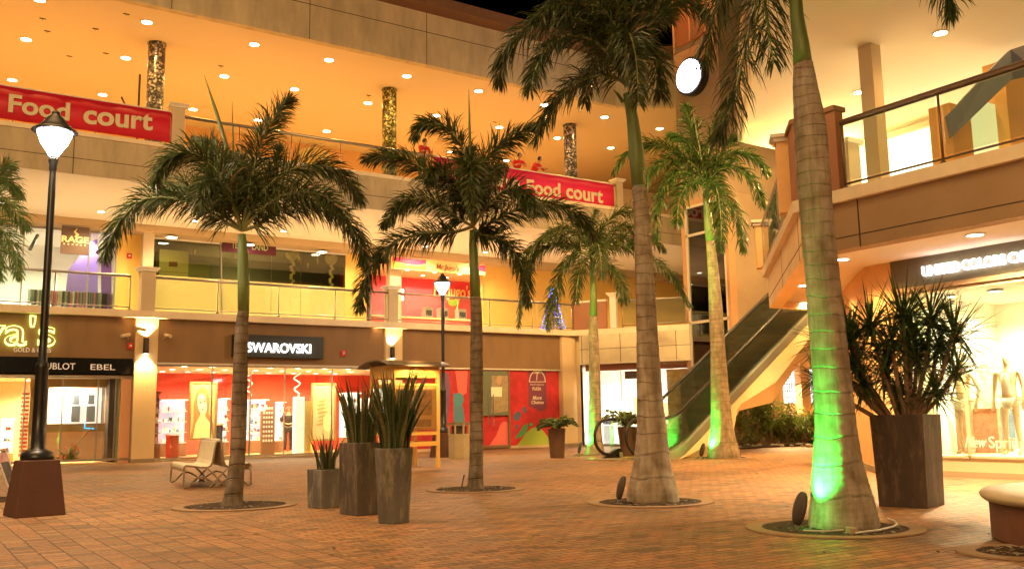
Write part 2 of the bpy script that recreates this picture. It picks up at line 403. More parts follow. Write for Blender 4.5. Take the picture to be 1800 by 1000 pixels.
# slabs
part(MB().box(-9, 23.1, YE, 45, 4.48, 4.70), 'second_floor_slab', mat('slab_cream', (.80,.68,.50), .8, var=.10, vs=1.5, bump=.2, stretch=(1,1,.3)))
sl = MB().prism([(-9,YE),(38,YE),(38,46),(-9,46)], 8.81, 10.02)
part(sl, 'third_floor_slab', [mat('slab_tan', (.48,.40,.27), .85, var=.24, vs=1.6, bump=.3, bs=40, stretch=(1,1,.25))])
part(MB().prism([(-9,YE+.02),(37.9,YE+.02),(37.9,38),(-9,38)], 8.795, 8.808), 'second_floor_soffit', ceil_m)
part(MB().box(-9, 38, YE-.06, YE-.003, 10.02, 10.16).box(-9, 38, YE, 31.2, 10.02, 10.16), 'parapet_ledge', MATS['slab_cream'])
part(MB().prism([(-9,YE+.3),(26,YE+.3),(30.4,28.2),(40,28),(40,46),(-9,46)], 14.84, 15.2), 'top_floor_ceiling', mat('orange_lit_ceiling_paint', (.82,.70,.52), .9, var=.02, vs=.4))
part(MB().box(-9, 26, YE, YE+.3, 14.78, 16.9).slab((26,YE),(30.4,27.9),.3,14.78,16.9), 'roof_fascia', stucco_lit)
part(MB().box(-9, 26, YE-.75, YE+.4, 16.9, 17.3).slab((26,YE-.75),(30.2,27.2),1.1,16.9,17.3), 'roof_cap', mat('roof_cap_brown', (.26,.14,.08), .8, var=.1))
# panel joints
j = MB(); e = .012
for x in (-5.2, -.5, 4.16, 8.85, 13.6, 18.3, 23.0, 27.7, 30.2): j.box(x-e, x+e, YE-.004, YE+.01, 8.81, 10.02)
j.box(-9, 34, YE-.004, YE+.01, 9.30, 9.32)
for x in (-2.6, 2.1, 6.9, 11.7, 16.47, 21.25): j.box(x-e, x+e, YE-.004, YE+.01, 14.79, 16.89)
j.box(-9, 26, YE-.004, YE+.01, 16.10, 16.125)
part(j, 'panel_joints', joint_m)
# ground floor brown band and the columns
part(MB().box(-9, C1L, YS-.1, YS+.1, 3.18, 4.48).box(C1R, C2L, YS-.1, YS+.1, 3.10, 4.48).box(C2R, C3L, YS-.1, YS+.1, 3.10, 4.48), 'brown_fascia_band', brown)
part(MB().box(-9, C1L, YS-.13, YS-.1, 3.13, 3.18).box(C1R, C2L, YS-.13, YS+.1, 3.05, 3.10).box(C2R, C3L, YS-.13, YS+.1, 3.05, 3.10), 'fascia_trim', white_trim)
for a, b_ in ((C1L, C1R), (C2L, C2R), (C3L, C3R)):
    part(MB().box(a, b_, YS-.25, YS+.35, .12, 4.48), 'column', mat('cream_column', (.70,.53,.30), .85, var=.06, vs=1.2, bump=.2))
    part(MB().box(a-.02, b_+.02, YS-.28, YS+.35, 0, .12), 'skirting', mat('skirting_tan', (.30,.22,.14), .7))
# far left pier and closing walls
part(MB().box(-9.3, -9, YE, 46, 0, 17), 'end_wall', stucco_lit)
# ---- second floor shop line (Y = 38)
def w2(p0, p1, name, m, z0=4.7, z1=8.79, y=YB, th=.15):
    return part(MB().box(xat(p0[0], p0[1], y), xat(p1[0], p1[1], y), y, y+th, z0, z1), name, m)
ZB = gy(300, 411, YB-.9).z
part(MB().box(-9, 43, YB-.9, YB+.1, ZB, 8.79), 'bulkhead', mat('bulkhead_tan', (.50,.36,.20), .85))
xR, xY0 = xat(204, 440, YB), xat(251, 440, YB)
part(MB().box(xR, xY0, YB-.02, YB+.2, 4.7, ZB+.1), 'upper_wall', yellowwall)
xp0, xp1 = xat(250, 430, YB-.4), xat(269, 430, YB-.4)
part(MB().box(xp0, xp1, YB-.6, YB-.2, 4.7, 8.79), 'upper_pilaster', stucco)
xG0, xG1 = xat(268, 450, YB), xat(607, 480, YB)
part(MB().box(xG1, xat(644, 480, YB), YB-.02, YB+.2, 4.7, ZB+.1), 'upper_wall', yellowwall)
part(MB().box(xat(848, 490, YB), 43, YB-.02, YB+.2, 4.7, ZB+.1), 'upper_wall', yellowwall)
part(MB().box(xat(682, 450, YB-.4), xat(702, 450, YB-.4), YB-.6, YB-.2, 4.7, 8.79), 'upper_pilaster', stucco)
# top floor
part(MB().box(-9, 40, YC, YC+.2, 10.0, 14.84), 'top_floor_wall', orangewall)
part(MB().box(-9, 30.8, 31.2, YC, 10.02, 10.05), 'top_floor_tiles', floor_t)
# ---- angled bay between the long front and the lift tower
A0, A1 = (23.35, 30.35), (25.85, 26.55)
def toward(a, b_, t): return (a[0]+(b_[0]-a[0])*t, a[1]+(b_[1]-a[1])*t)
part(MB().prism([(23.1,YE),A0,A1,(28,27.2),(31,31),(31,38),(23.1,38)], 4.48, 4.70), 'angled_floor_slab', MATS['slab_cream'])
part(MB().slab(A0, A1, .2, 3.32, 4.48), 'angled_fascia', mat('angled_fascia_panel', (.66,.58,.40), .8, var=.08))
jj = MB(); dv = (V((A1[0]-A0[0], A1[1]-A0[1], 0))).normalized(); nv = V((dv.y, -dv.x, 0))
for t in (.02, .38, .88): 
    p = V((*toward(A0, A1, t), 0)) + nv*.003; jj.slab(p - dv*.012, p + dv*.012, .01, 3.32, 4.47)
jj.slab(V((*A0, 0))+nv*.003, V((*A1, 0))+nv*.003, .01, 3.88, 3.90); part(jj, 'panel_joints', joint_m)
A0b = V((A0[0]+.9, A0[1]+.55, 0)); A1b = V((A1[0]+.9, A1[1]+.55, 0))
part(MB().prism([A0, A1, A1b, A0b], 3.28, 3.32), 'angled_soffit', ceil_m)
part(MB().slab(V((*A0,0))+V((.35,.1,0)), V((*A1,0))+V((.5,.3,0)), .1, 3.02, 3.28), 'angled_shop_header', redbrown)

# recessed downlights of the left building
glow_top = emat('lamp_lens_warm', (1.0,.82,.50), 8); glow_c = emat('lamp_lens_cream', (1.0,.86,.62), 8)
def downlight(loc, label, group, lens, power, col, r=.13, spot=150, cat='ceiling light'):
    t = thing('ceiling_light', loc, label, cat, group); x, y, z = loc
    MB().lathe([(r, 0), (r+.035, 0), (r+.035, -.02), (r, -.02), (r, 0)], (x, y, z), 20).build('trim', white_trim, t)
    MB().lathe([(1e-5, -.012), (r*.98, -.012), (r*.98, -.004)], (x, y, z), 20).build('lens', lens, t)
    if power: light('lamp', 'SPOT', (x, y, z-.05), power, col, parent=t, aim=(x, y, z-2), radius=.10, spot=spot, blend=.5)
    return t
gx_ = [(-3.6,), (-.2,), (3.15,), (6.5,), (10.2,), (13.1,), (16.42,), (19.8,), (23.2,), (26.6,), (30.0,)]
for ri, (yy, word) in enumerate(((32.2, 'front'), (35.9, 'middle'), (40.55, 'back'))):
    n = 0
    for (xx,) in gx_:
        if xx > 27 and ri == 2: continue
        if xx < 1 and ri != 1: pass
        vis = xx > (2 if ri < 2 else 5)
        x_ = xx; 
        if ri == 0 and xx == 6.5: x_ = 6.46
        if vis: n += 1
        lab = ('round light in the %s row of the orange top floor ceiling, %s from left' % (word, ORD[n-1])) if vis else 'round recessed light in the orange top floor ceiling beyond the left edge'
        downlight((x_, yy, 14.84), lab, 'recessed lights in the orange top floor ceiling', glow_top, 92, (1.0,.56,.15), r=.17)
k = 0
for px, py in ((5, 356), (178, 372), (342, 388), (499, 406), (622, 420), (748, 433), (853, 443)):
    p = gz(px, py, 8.79); k += 1
    downlight((p.x, p.y, 8.79), 'small round light in the second floor soffit, %s from the left' % ORD[k-1], 'lights in the second floor soffit', glow_c, 150, CREAM, r=.12)
for xx in (2.5, 8.5, 14.5, 20.5, 25.5, 31.5):
    t = None
    light('walkway_lamp', 'SPOT', (xx, 33.2, 8.75), 175, CREAM, parent=B, aim=(xx, 33.2, 5), radius=.12, spot=150)

for i, (px, py) in enumerate(((75,33),(83,55),(122,99),(186,94),(168,51),(25,140),(388,116),(648,168),(870,215),(222,25))):
    p = gz(px, py, 14.84); t = thing('ceiling_vent', (p.x, p.y, 14.84), 'tiny dark sprinkler plate in the orange ceiling, %s' % ('left of the lamp head','near the leftmost light','above the left banner','beside the first mosaic column','near the top edge','over the left banner end','between two lights of the middle row','beside the yellow mosaic column','above the right banner','topmost')[i], 'sprinkler', 'sprinkler plates in the orange ceiling')
    MB().box(p.x-.10, p.x+.10, p.y-.03, p.y+.03, 14.825, 14.839).build('plate', joint_m, t); MB().lathe([(.025,14.78),(.02,14.825)], (p.x, p.y, 0), 8).build('nozzle', metal, t)
# round mosaic columns of the top floor
def mosaic_mat(key, tint):
    m = bpy.data.materials.new(key); m.use_nodes = True; t = m.node_tree; p = t.nodes['Principled BSDF']; N = t.nodes.new
    tc = N('ShaderNodeTexCoord'); v = N('ShaderNodeTexVoronoi'); v.inputs['Scale'].default_value = 14
    t.links.new(tc.outputs['Object'], v.inputs['Vector'])
    r = N('ShaderNodeValToRGB'); r.color_ramp.interpolation = 'CONSTANT'; e = r.color_ramp.elements
    e[0].color = (*[c*.12 for c in tint], 1); e[1].position = .35; e[1].color = (*[c*.35 for c in tint], 1); q = e.new(.62); q.color = (*tint, 1); q = e.new(.85); q.color = (*[c*.2 for c in tint], 1)
    sx = N('ShaderNodeSeparateColor'); t.links.new(v.outputs['Color'], sx.inputs[0]); t.links.new(sx.outputs[0], r.inputs[0])
    t.links.new(r.outputs[0], p.inputs['Base Color']); p.inputs['Metallic'].default_value = .5; p.inputs['Roughness'].default_value = .25
    nm = N('ShaderNodeBump'); nm.inputs['Strength'].default_value = .9; nm.inputs['Distance'].default_value = .05; t.links.new(sx.outputs[1], nm.inputs['Height']); t.links.new(nm.outputs[0], p.inputs['Normal'])
    return m
for xx, tint in ((7.19, (.62,.56,.48)), (16.5, (.62,.58,.20)), (25.9, (.5,.48,.5))):
    o = MB().lathe([(.30, 10.05), (.30, 14.8), (.33, 14.8), (.33, 14.84)], (xx, 33.95, 0), 28).build('mosaic_column', mosaic_mat('mosaic', tint), B, smooth=False)

# ---- railings
def railing(name, pts, zf, label, n_between=None, spacing=2.2, h=1.08, hand=rail_m, cat='railing', group='glass balcony railings', thick=.045, skip=None):
    t = thing(name, (pts[0][0], pts[0][1], zf), label, cat, group)
    pts = [V((p[0], p[1], 0)) for p in pts]
    hr = MB(); lr = MB()
    for a, b_ in zip(pts, pts[1:]):
        hr.tube([a+V((0,0,zf+h)), b_+V((0,0,zf+h))], thick, 10); lr.tube([a+V((0,0,zf+.10)), b_+V((0,0,zf+.10))], .018, 8)
    hr.build('handrail', hand, t, smooth=True); lr.build('bottom_rail', hand, t, smooth=True)
    for a, b_ in zip(pts, pts[1:]):
        L = (b_-a).length; n = max(1, round(L/spacing)); d = (b_-a).normalized()
        for i in range(n+1):
            if i == n and b_ is not pts[-1]: continue
            p = a + (b_-a)*i/n
            MB().tube([p+V((0,0,zf)), p+V((0,0,zf+h))], .02, 8).lathe([(.06,zf),(.06,zf+.03),(.02,zf+.08)], (p.x,p.y,0), 10).build('post', hand, t, smooth=True)
        for i in range(n):
            p = a + (b_-a)*i/n + d*.05; q = a + (b_-a)*(i+1)/n - d*.05
            MB().slab(p, q, .012, zf+.14, zf+h-.06).build('glass_panel', pane_rail, t)
    return t
YR = YE + .12
xa, xb = xat(233, 485, YR), xat(268, 490, YR)
railing('balcony_railing', [(-9, YR), (xa-.05, YR)], 4.70, 'glass railing on the second floor balcony in front of the brightly lit clothes shop')
xc, xd = xat(683, 525, YR), xat(696, 525, YR)
railing('balcony_railing', [(xb+.02, YR), (xc-.02, YR)], 4.70, 'glass railing on the second floor balcony in front of the pale yellow partitions')
xe = xat(1007, 550, YR)
railing('balcony_railing', [(xd+.02, YR), (xe-.05, YR)], 4.70, 'glass railing on the second floor balcony in front of the pink juice shop')
pa = toward(A0, A1, .40); pb = toward(A0, A1, .985)
railing('balcony_railing', [(pa[0]+.1, pa[1]+.06), (pb[0]+.1, pb[1]+.06)], 4.70, 'glass railing on the angled balcony beside the lift tower')
def pier(c, w, z0, z1, label, m=stucco, ax=0):
    t = thing('balcony_pier', (c[0], c[1], z0), label, 'pier', 'balcony piers')
    MB().obox((c[0], c[1], z0), w, w, z1-z0, ax).build('shaft', m, t)
    MB().obox((c[0], c[1], z1), w+.10, w+.10, .07, ax).obox((c[0], c[1], z1+.07), w+.2, w+.2, .06, ax).build('cap', white_trim, t)
    return t
xm = (xa+xb)/2+.1
pier(((xat(251,500,YE+.2)+xat(267,500,YE+.2))/2, YE+.2), .42, 4.7, 5.95, 'cream balcony pier with a white cap above the ground floor wall light')
pier(((xc+xd)/2, YE+.2), .38, 4.7, 5.9, 'cream balcony pier between the yellow partitions and the juice shop')
bx = thing('solid_parapet', (23.6, 30.2, 4.7), 'red brown solid balcony panel at the bend of the second floor', 'panel')
MB().slab((xe-.02, YR), (23.3, YR-.1), .12, 4.72, 5.82).slab((23.3, YR-.1), toward(A0, A1, .26), .12, 4.72, 5.82).build('infill', redbrown, bx)
MB().slab((xe-.05, YR-.03), (23.3, YR-.14), .2, 5.82, 5.90).slab((23.3, YR-.14), toward(A0, A1, .26), .2, 5.82, 5.90).build('coping', white_trim, bx)
pc = toward(A0, A1, .33); pier((pc[0]+.05, pc[1]+.05), .26, 4.7, 6.0, 'slim white pier beside the red brown balcony panel', white_trim, math.atan2(A1[1]-A0[1], A1[0]-A0[0]))
# top floor
xt0 = xat(303, 230, YR); xt1 = xat(320, 230, YR)
pier(((xt0+xt1)/2, YE+.2), .40, 10.02, 11.45, 'pale pier with a white cap beside the red banner on the top floor')
xu = xat(1085, 350, YR)
pier((xu+.1, YE+.2), .34, 10.02, 11.35, 'pale pier at the right end of the red banner on the top floor')
pn = thing('solid_parapet', (xu+.9, YR, 10.02), 'tan solid balcony panel behind the tall trunk on the top floor', 'panel')
MB().box(xu+.3, xu+1.7, YR, YR+.12, 10.04, 11.1).box(xu+1.7, 33.8, YR, YR+.12, 10.04, 11.1).build('infill', mat('panel_tan', (.40,.27,.15), .8), pn)
railing('top_railing', [(-9, YR), (xt0-.04, YR)], 10.10, 'glass railing of the top floor behind the left red banner', h=1.10, thick=.06, group='top floor railings')
railing('top_railing', [(xt1+.06, YR), (xu-.1, YR)], 10.10, 'glass railing of the top floor running behind the trees to the right red banner', spacing=1.85, h=1.10, thick=.06, group='top floor railings')

# banners
red = mat('banner_red', (.62,.012,.035), .55, var=.08, vs=1.2); red2 = mat('banner_pink_red', (.72,.02,.09), .55, var=.06, vs=1.2); cream_ink = mat('cream_ink', (.72,.62,.42), .7)
def banner(x0, x1, z0, z1, y, m, label):
    t = thing('banner', ((x0+x1)/2, y, z0), label, 'banner', 'food court banners')
    b_ = MB(); n = 40
    vs = []
    for i in range(n+1):
        x = x0+(x1-x0)*i/n; w = .012*math.sin(i*1.1)+.008*math.sin(i*2.7)
        vs += [(x, y+w, z0), (x, y+w*.3, z1), (x, y+w+.006, z0), (x, y+w*.3+.006, z1)]
    fs = []
    for i in range(n):
        a = 4*i; fs += [(a, a+4, a+5, a+1), (a+2, a+3, a+7, a+6), (a+1, a+5, a+7, a+3), (a, a+2, a+6, a+4)]
    b_.add(vs, fs).build('cloth', m, t, smooth=True)
    MB().box(x0, x1, y-.012, y+.02, z1-.01, z1+.03).build('hem', white_trim, t)
    return t
YBn = YE-.10
bt = banner(-1.0, xat(300,215,YBn), 10.20, 11.22, YBn, red, 'dark red food court banner on the top floor rail at the left')
text('Food', 'lettering', cream_ink, bt, gy(14, 196, YBn-.04), gy(122, 212, YBn-.04), .56, bold=.028, out=(0,-1,0))
text('court', 'lettering', cream_ink, bt, gy(146, 216, YBn-.04), gy(268, 229, YBn-.04), .62, bold=.028, out=(0,-1,0))
bt = banner(xat(762,270,YBn), xat(1079,340,YBn), 10.16, 11.14, YBn, red2, 'bright pinkish red food court banner on the top floor rail, right of centre')
text('the', 'lettering', cream_ink, bt, gy(862, 324, YBn-.04), gy(914, 334, YBn-.04), .56, bold=.028, out=(0,-1,0))
text('Food', 'lettering', cream_ink, bt, gy(926, 339, YBn-.04), gy(985, 346, YBn-.04), .58, bold=.028, out=(0,-1,0))
text('court', 'lettering', cream_ink, bt, gy(995, 347, YBn-.04), gy(1060, 357, YBn-.04), .62, bold=.028, out=(0,-1,0))

# top floor wall signs, flag stick, umbrella pole
ws = thing('wall_lettering', (11.5, YC-.05, 13), 'dark cut-out lettering on the orange wall behind the top floor railing', 'wall sign')
text('service', 'lettering', mat('dark_letters', (.05,.03,.03), .6), ws, gy(333, 252, YC-.04), gy(394, 264, YC-.04), .62, bold=.02, out=(0,-1,0), shear=.2)
os_ = thing('oval_sign', (16.8, YC-.1, 13), 'glowing round plaque on the orange wall behind the top floor railing', 'sign')
c = gy(553, 282, YC-.06); ring = []
MB().add([(c.x+.92*math.cos(a), YC-.10, c.z+.62*math.sin(a)) for a in [2*PI*i/40 for i in range(40)]] + [(c.x+.92*math.cos(a), YC-.01, c.z+.62*math.sin(a)) for a in [2*PI*i/40 for i in range(40)]], [tuple(range(40))] + [(i, (i+1)%40, 40+(i+1)%40, 40+i) for i in range(40)]).build('disc', mat('plaque_gold', (.85,.60,.18), .5, var=.25, vs=3), os_)
MB().tube([(c.x+.92*math.cos(a), YC-.12, c.z+.62*math.sin(a)) for a in [2*PI*i/40 for i in range(41)]], .03, 6).build('rim', mat('plaque_rim', (.9,.75,.4), .4), os_)
p = gy(244, 180, YE+1.2)
pl = thing('parasol_pole', (p.x, p.y, 10.05), 'thin dark pole standing upright beside the first mosaic column', 'pole')
MB().tube([(p.x, p.y, 10.05), (p.x, p.y, gy(244, 131, YE+1.2).z)], .035, 8).build('shaft', mat('dark_wood', (.06,.03,.02), .6), pl)
MB().tube([(p.x, p.y, 11.35), (p.x-.35, p.y, 11.5), (p.x-.55, p.y, 11.9)], .03, 6).build('arm', mat('dark_wood'), pl)

# ================================================================== GROUND FLOOR SHOPS (left building)
def room(x0, x1, y0, y1, z0, z1, wallm, floorm, ceilm, backm=None, name='shop'):
    e = .04
    part(MB().box(x0, x1, y0, y1, z0, z0+e), name+'_floor', floorm)
    part(MB().box(x0, x1, y0+.1, y1, z1, z1+e), name+'_ceiling', ceilm)
    part(MB().box(x0-e, x0, y0, y1, z0, z1).box(x1, x1+e, y0, y1, z0, z1), name+'_side_wall', wallm)
    part(MB().box(x0, x1, y1, y1+e, z0, z1), name+'_back_wall', backm or wallm)
def shopfront(label, x0, x1, y, z0, z1, cuts, m=pane, fm=metal, cat='shop window', fr=.03):
    t = thing('shop_window', ((x0+x1)/2, y, z0), label, cat)
    f = MB(); f.box(x0, x1, y-.04, y+.04, z0, z0+.06).box(x0, x1, y-.04, y+.04, z1-.06, z1)
    xs = [x0] + list(cuts) + [x1]
    for x in xs: f.box(x-fr/2, x+fr/2, y-.04, y+.04, z0+.06, z1-.06)
    f.build('frame', fm, t)
    for a, b_ in zip(xs, xs[1:]): MB().box(a+fr/2, b_-fr/2, y-.006, y+.006, z0+.06, z1-.06).build('pane', m, t)
    return t
goods_m = [mat('goods_white', (.8,.8,.78), .4), mat('goods_blue', (.12,.2,.45), .4), mat('goods_gold', (.7,.5,.15), .4), mat('goods_dark', (.06,.05,.06), .4), mat('goods_red', (.6,.05,.04), .4)]
def cabinet(c, w, d, h, nsh, label, body, lit=None, cat='display cabinet', group='display cabinets', ax=0, fill=9):
    """glass display cabinet with shelves of small goods"""
    t = thing('display_cabinet', c, label, cat, group); x, y, z = c
    MB().box(x-w/2, x+w/2, y-d/2, y+d/2, z, z+h*.22).build('base', body, t)
    MB().box(x-w/2, x+w/2, y+d/2-.03, y+d/2, z+h*.22, z+h).box(x-w/2, x+w/2, y-d/2, y+d/2-.03, z+h-.04, z+h).build('back', lit or body, t)
    f = MB()
    for i in range(nsh):
        zz = z+h*.22+(h*.74)*i/nsh+.02; f.box(x-w/2+.02, x+w/2-.02, y-d/2, y+d/2-.03, zz, zz+.02)
    f.build('shelf', mat('shelf_glass', (.7,.78,.75), .2), t)
    g_ = MB()
    for i in range(nsh):
        zz = z+h*.22+(h*.74)*i/nsh+.04
        for q in range(fill):
            xx = x-w/2+.08+(w-.16)*(q+rnd.random()*.6)/fill; s_ = rnd.uniform(.03, .07)*(w/1.2)**.3; g_.mat(rnd.randrange(5) if rnd.random() < .5 else 0)
            hh = rnd.uniform(.06, .2)*h/2
            if rnd.random() < .5: g_.box(xx-s_, xx+s_, y-d*.3, y-d*.3+s_*1.5, zz, zz+hh)
            else: g_.lathe([(s_*.6, 0), (s_, hh*.3), (s_*.8, hh*.7), (s_*.3, hh)], (xx, y-d*.25, zz), 8)
    o = g_.build('goods', goods_m, t); o['kind'] = 'stuff'
    return t
def poster(c0, c1, y, label, art, frame=mat('gold_frame', (.55,.36,.14), .4, .4), cat='poster', es=0):
    """framed poster on the plane y; c0, c1 = (x,z) corners"""
    x0, z0 = c0; x1, z1 = c1
    t = thing('framed_poster', ((x0+x1)/2, y, z0), label, cat)
    f = MB(); w = .06
    f.box(x0-w, x1+w, y-.03, y+.03, z0-w, z0).box(x0-w, x1+w, y-.03, y+.03, z1, z1+w).box(x0-w, x0, y-.03, y+.03, z0, z1).box(x1, x1+w, y-.03, y+.03, z0, z1)
    f.build('frame', frame, t)
    art(t, x0, x1, z0, z1, y)
    return t
def flat(pts, y, th=.006):
    """polygon (x,z) standing on plane y"""
    n = len(pts); mb = MB(); mb.add([(x, y, z) for x, z in pts] + [(x, y+th, z) for x, z in pts], [tuple(range(n)), tuple(range(2*n-1, n-1, -1))] + [(i, n+i, n+(i+1)%n, (i+1)%n) for i in range(n)]); return mb
def ell(cx, cz, rx, rz, n=20, a0=0, a1=2*PI, rot=0):
    out = []
    for i in range(n):
        a = a0+(a1-a0)*i/(n if a1-a0 > 6.2 else n-1); x, z = rx*math.cos(a), rz*math.sin(a)
        out.append((cx+x*math.cos(rot)-z*math.sin(rot), cz+x*math.sin(rot)+z*math.cos(rot)))
    return out
pm = lambda k, c=(.5,.5,.5), r=.6, e=0: mat(k, c, r, emit=c if e else None, es=e*.16)
def portrait(t, x0, x1, z0, z1, y, tone=1.0):
    w, h = x1-x0, z1-z0; P = lambda u, v: (x0+u*w, z0+v*h)
    flat([P(0,0),P(1,0),P(1,1),P(0,1)], y).build('backdrop', pm('poster_amber', (.80,.52,.16), .6, .9), t)
    L1 = flat([P(.05,0),P(.0,.0),P(.12,.3),P(.10,.62),P(.22,.86),P(.45,.95),P(.68,.88),P(.78,.68),P(.74,.45),P(.95,.25),P(1,0)], y-.004, .004); L1.build('hair', pm('poster_hair', (.50,.26,.08), .6, .5), t)
    flat([(a, b_) for a, b_ in ell(x0+.46*w, z0+.62*h, .19*w, .20*h, rot=.15)], y-.008, .004).build('face', pm('poster_skin', (.95,.75,.38), .6, 1.2), t)
    flat([P(.12,0),P(.2,.25),P(.36,.40),P(.42,.46),P(.55,.45),P(.62,.38),P(.85,.25),P(.92,0)], y-.008, .004).build('shoulders', pm('poster_skin2', (.95,.70,.25), .6, 1.0), t)
    e1 = MB()
    for u, v, a, b_ in ((.38,.65,.05,.018),(.56,.67,.05,.018),(.49,.52,.05,.014),(.37,.69,.06,.008),(.57,.71,.06,.008)):
        q = flat(ell(x0+u*w, z0+v*h, a*w, b_*h, 10), y-.012, .004); e1.add(q.v, q.f)
    e1.build('features', pm('poster_dark', (.35,.16,.05), .6), t)

red_wall = mat('shop_red', (.62,.06,.03), .6, var=.06); floor_y = mat('shop_floor_stone', (.62,.46,.22), .25, var=.05)
# --- crystal shop (second bay)
zc = 3.05
room(C1R+.02, xat(662, 700, YS+5.2), YS, YS+5.2, 0.0, zc, red_wall, floor_y, mat('shop_ceiling', (.80,.70,.50), .8))
pB = lambda px, py, y: gy(px, py, y)
sf = shopfront('wide glass front of the crystal shop with red walls inside', C1R, C2L, YS, .05, 3.05, [xat(p, 700, YS) for p in (372, 440, 500, 583)])
sg = thing('shop_sign', (10.5, YS-.3, 3.5), 'long matt black shop sign with bright white serif style letters above the red walled shop', 'sign')
s0, s1 = gy(411, 600, YS-.35), gy(569, 615, YS-.35)
zA, zB = gy(411, 627, YS-.35).z, gy(411, 587, YS-.35).z
MB().box(s0.x, s1.x, YS-.35, YS-.1, zA, zB).build('board', mat('sign_black', (.02,.022,.02), .5), sg, bevel=.01)
text('SWAROVSKI', 'lettering', emat('sign_white', (1,.97,.9), 1.6), sg, (xat(434,618,YS-.38), YS-.38, gy(434,618,YS-.38).z), (xat(546,620,YS-.38), YS-.38, gy(434,618,YS-.38).z), gy(434,601,YS-.38).z-gy(434,618,YS-.38).z, extrude=.03, bold=.008, out=(0,-1,0))
n = 0
for xx in (8.0, 8.9, 9.8, 10.9, 11.9, 12.9, 13.8, 14.6):
    for yy in (YS+.8, YS+2.4, YS+3.9):
        n += 1
        downlight((xx, yy, zc), 'small spotlight in the red crystal shop ceiling, %s row, %s from the left' % ('front' if yy < YS+1.5 else 'middle' if yy < YS+3 else 'back', ORD[(n-1)//3]), 'spotlights in the crystal shop', glow_c, 42, (1,.78,.46), r=.10)
darkwood = mat('dark_brown_wood', (.22,.10,.05), .5, var=.15); litback = pm('lit_cabinet_back', (.65,.75,.95), .5, .8)
def px_cab(px0, px1, pyt, pyb, y, **k):
    a = gy(px0, pyb, y); b_ = gy(px1, pyt, y)
    return cabinet(((a.x+b_.x)/2, y, .05), b_.x-a.x, .45, b_.z-.05, **k)
px_cab(278, 328, 702, 790, YS+3.6, nsh=4, label='low lit cabinet of figurines left of the portrait poster in the crystal shop', body=darkwood, lit=litback)
px_cab(432, 470, 702, 790, YS+4.6, nsh=5, label='lit blue backed cabinet of crystal behind the first palm trunk', body=darkwood, lit=litback)
px_cab(600, 632, 690, 790, YS+3.4, nsh=5, label='bright white cabinet of crystal near the right end of the crystal shop', body=darkwood, lit=pm('white_lit_back', (.95,.9,.8), .5, 1.6))
px_cab(268, 283, 688, 785, YS+.9, nsh=5, label='slim glass tower of gift boxes just right of the lit column', body=darkwood, fill=3)
px_cab(384, 402, 700, 790, YS+3.0, nsh=4, label='narrow lit cabinet of crystal between the portrait poster and the palm trunk', body=darkwood, lit=litback)
px_cab(486, 500, 706, 790, YS+4.0, nsh=4, label='small lit cabinet behind the saleswoman', body=darkwood, lit=pm('white_lit_back'))
px_cab(536, 547, 712, 788, YS+2.4, nsh=5, label='slim shelf of gift boxes between the glowing pillar and the swirl poster', body=mat('gift_gold', (.7,.45,.15), .5), fill=4)
px_cab(634, 654, 700, 790, YS+2.2, nsh=4, label='bright shelf of crystal at the right end of the crystal shop', body=mat('gift_gold'), lit=pm('white_lit_back'))
a = gy(334, 770, YS+1.2); b_ = gy(379, 674, YS+1.2)
poster((a.x, a.z), (b_.x, b_.z), YS+1.2, 'amber portrait poster of a woman in the crystal shop window, left of the palm trunk', portrait)
a = gy(549, 772, YS+1.2); b_ = gy(588, 676, YS+1.2)
def art2(t, x0, x1, z0, z1, y):
    w, h = x1-x0, z1-z0
    flat([(x0,z0),(x1,z0),(x1,z1),(x0,z1)], y).build('backdrop', pm('poster_sand', (.85,.50,.20), .6, .9), t)
    mb = MB()
    for i in range(7):
        q = flat(ell(x0+w*(.45+.06*math.sin(i)), z0+h*(.28+.07*i), w*(.30-.02*i), h*.02, 14, rot=.15), y-.006, .003); mb.add(q.v, q.f)
    mb.build('swirls', pm('poster_swirl', (.72,.32,.10), .6, .5), t)
    flat(ell(x0+w*.7, z0+h*.3, w*.22, h*.16), y-.009, .003).build('jewel', pm('poster_skin2'), t)
poster((a.x, a.z), (b_.x, b_.z), YS+1.2, 'amber swirl poster in the crystal shop window, right of the sales counter', art2)
# tall perforated sales stand, white door column, counter
a = gy(458, 793, YS+1.5); b_ = gy(483, 722, YS+1.5)
st = thing('card_rack', ((a.x+b_.x)/2, YS+1.5, .05), 'brown rack with rows of small white cards in the crystal shop', 'rack')
MB().box(a.x, b_.x, YS+1.45, YS+1.6, .05, b_.z).build('board', darkwood, st)
cards = MB()
for i in range(4):
    for q in range(8): cards.box(a.x+.05+i*(b_.x-a.x-.1)/4, a.x+.05+(i+.6)*(b_.x-a.x-.1)/4, YS+1.43, YS+1.45, .5+q*.16, .58+q*.16)
cards.build('cards', goods_m[0], st)
a = gy(517, 794, YS+1.0); b_ = gy(534, 697, YS+1.0)
wc = thing('display_pillar', ((a.x+b_.x)/2, YS+1, .05), 'glowing white display pillar beside the saleswoman', 'display')
MB().box(a.x, b_.x, YS+.9, YS+1.2, .05, b_.z).build('pillar', pm('lit_pillar', (.9,.9,.8), .5, .9), wc)
MB().box(b_.x+.002, b_.x+.25, YS+.95, YS+1.2, .05, b_.z-.15).build('side_shelf', goods_m[2], wc)
for (px0, px1, py0, lab) in ((285, 300, 762, 'red'), (360, 378, 760, 'short'), (470+40, 524+16, 770, 'x')):
    pass
a = gy(296, 792, YS+1.8); b_ = gy(312, 765, YS+1.8)
cn = thing('shop_counter', (a.x, YS+1.8, .05), 'dark red counter under the glass cabinet in the crystal shop', 'counter')
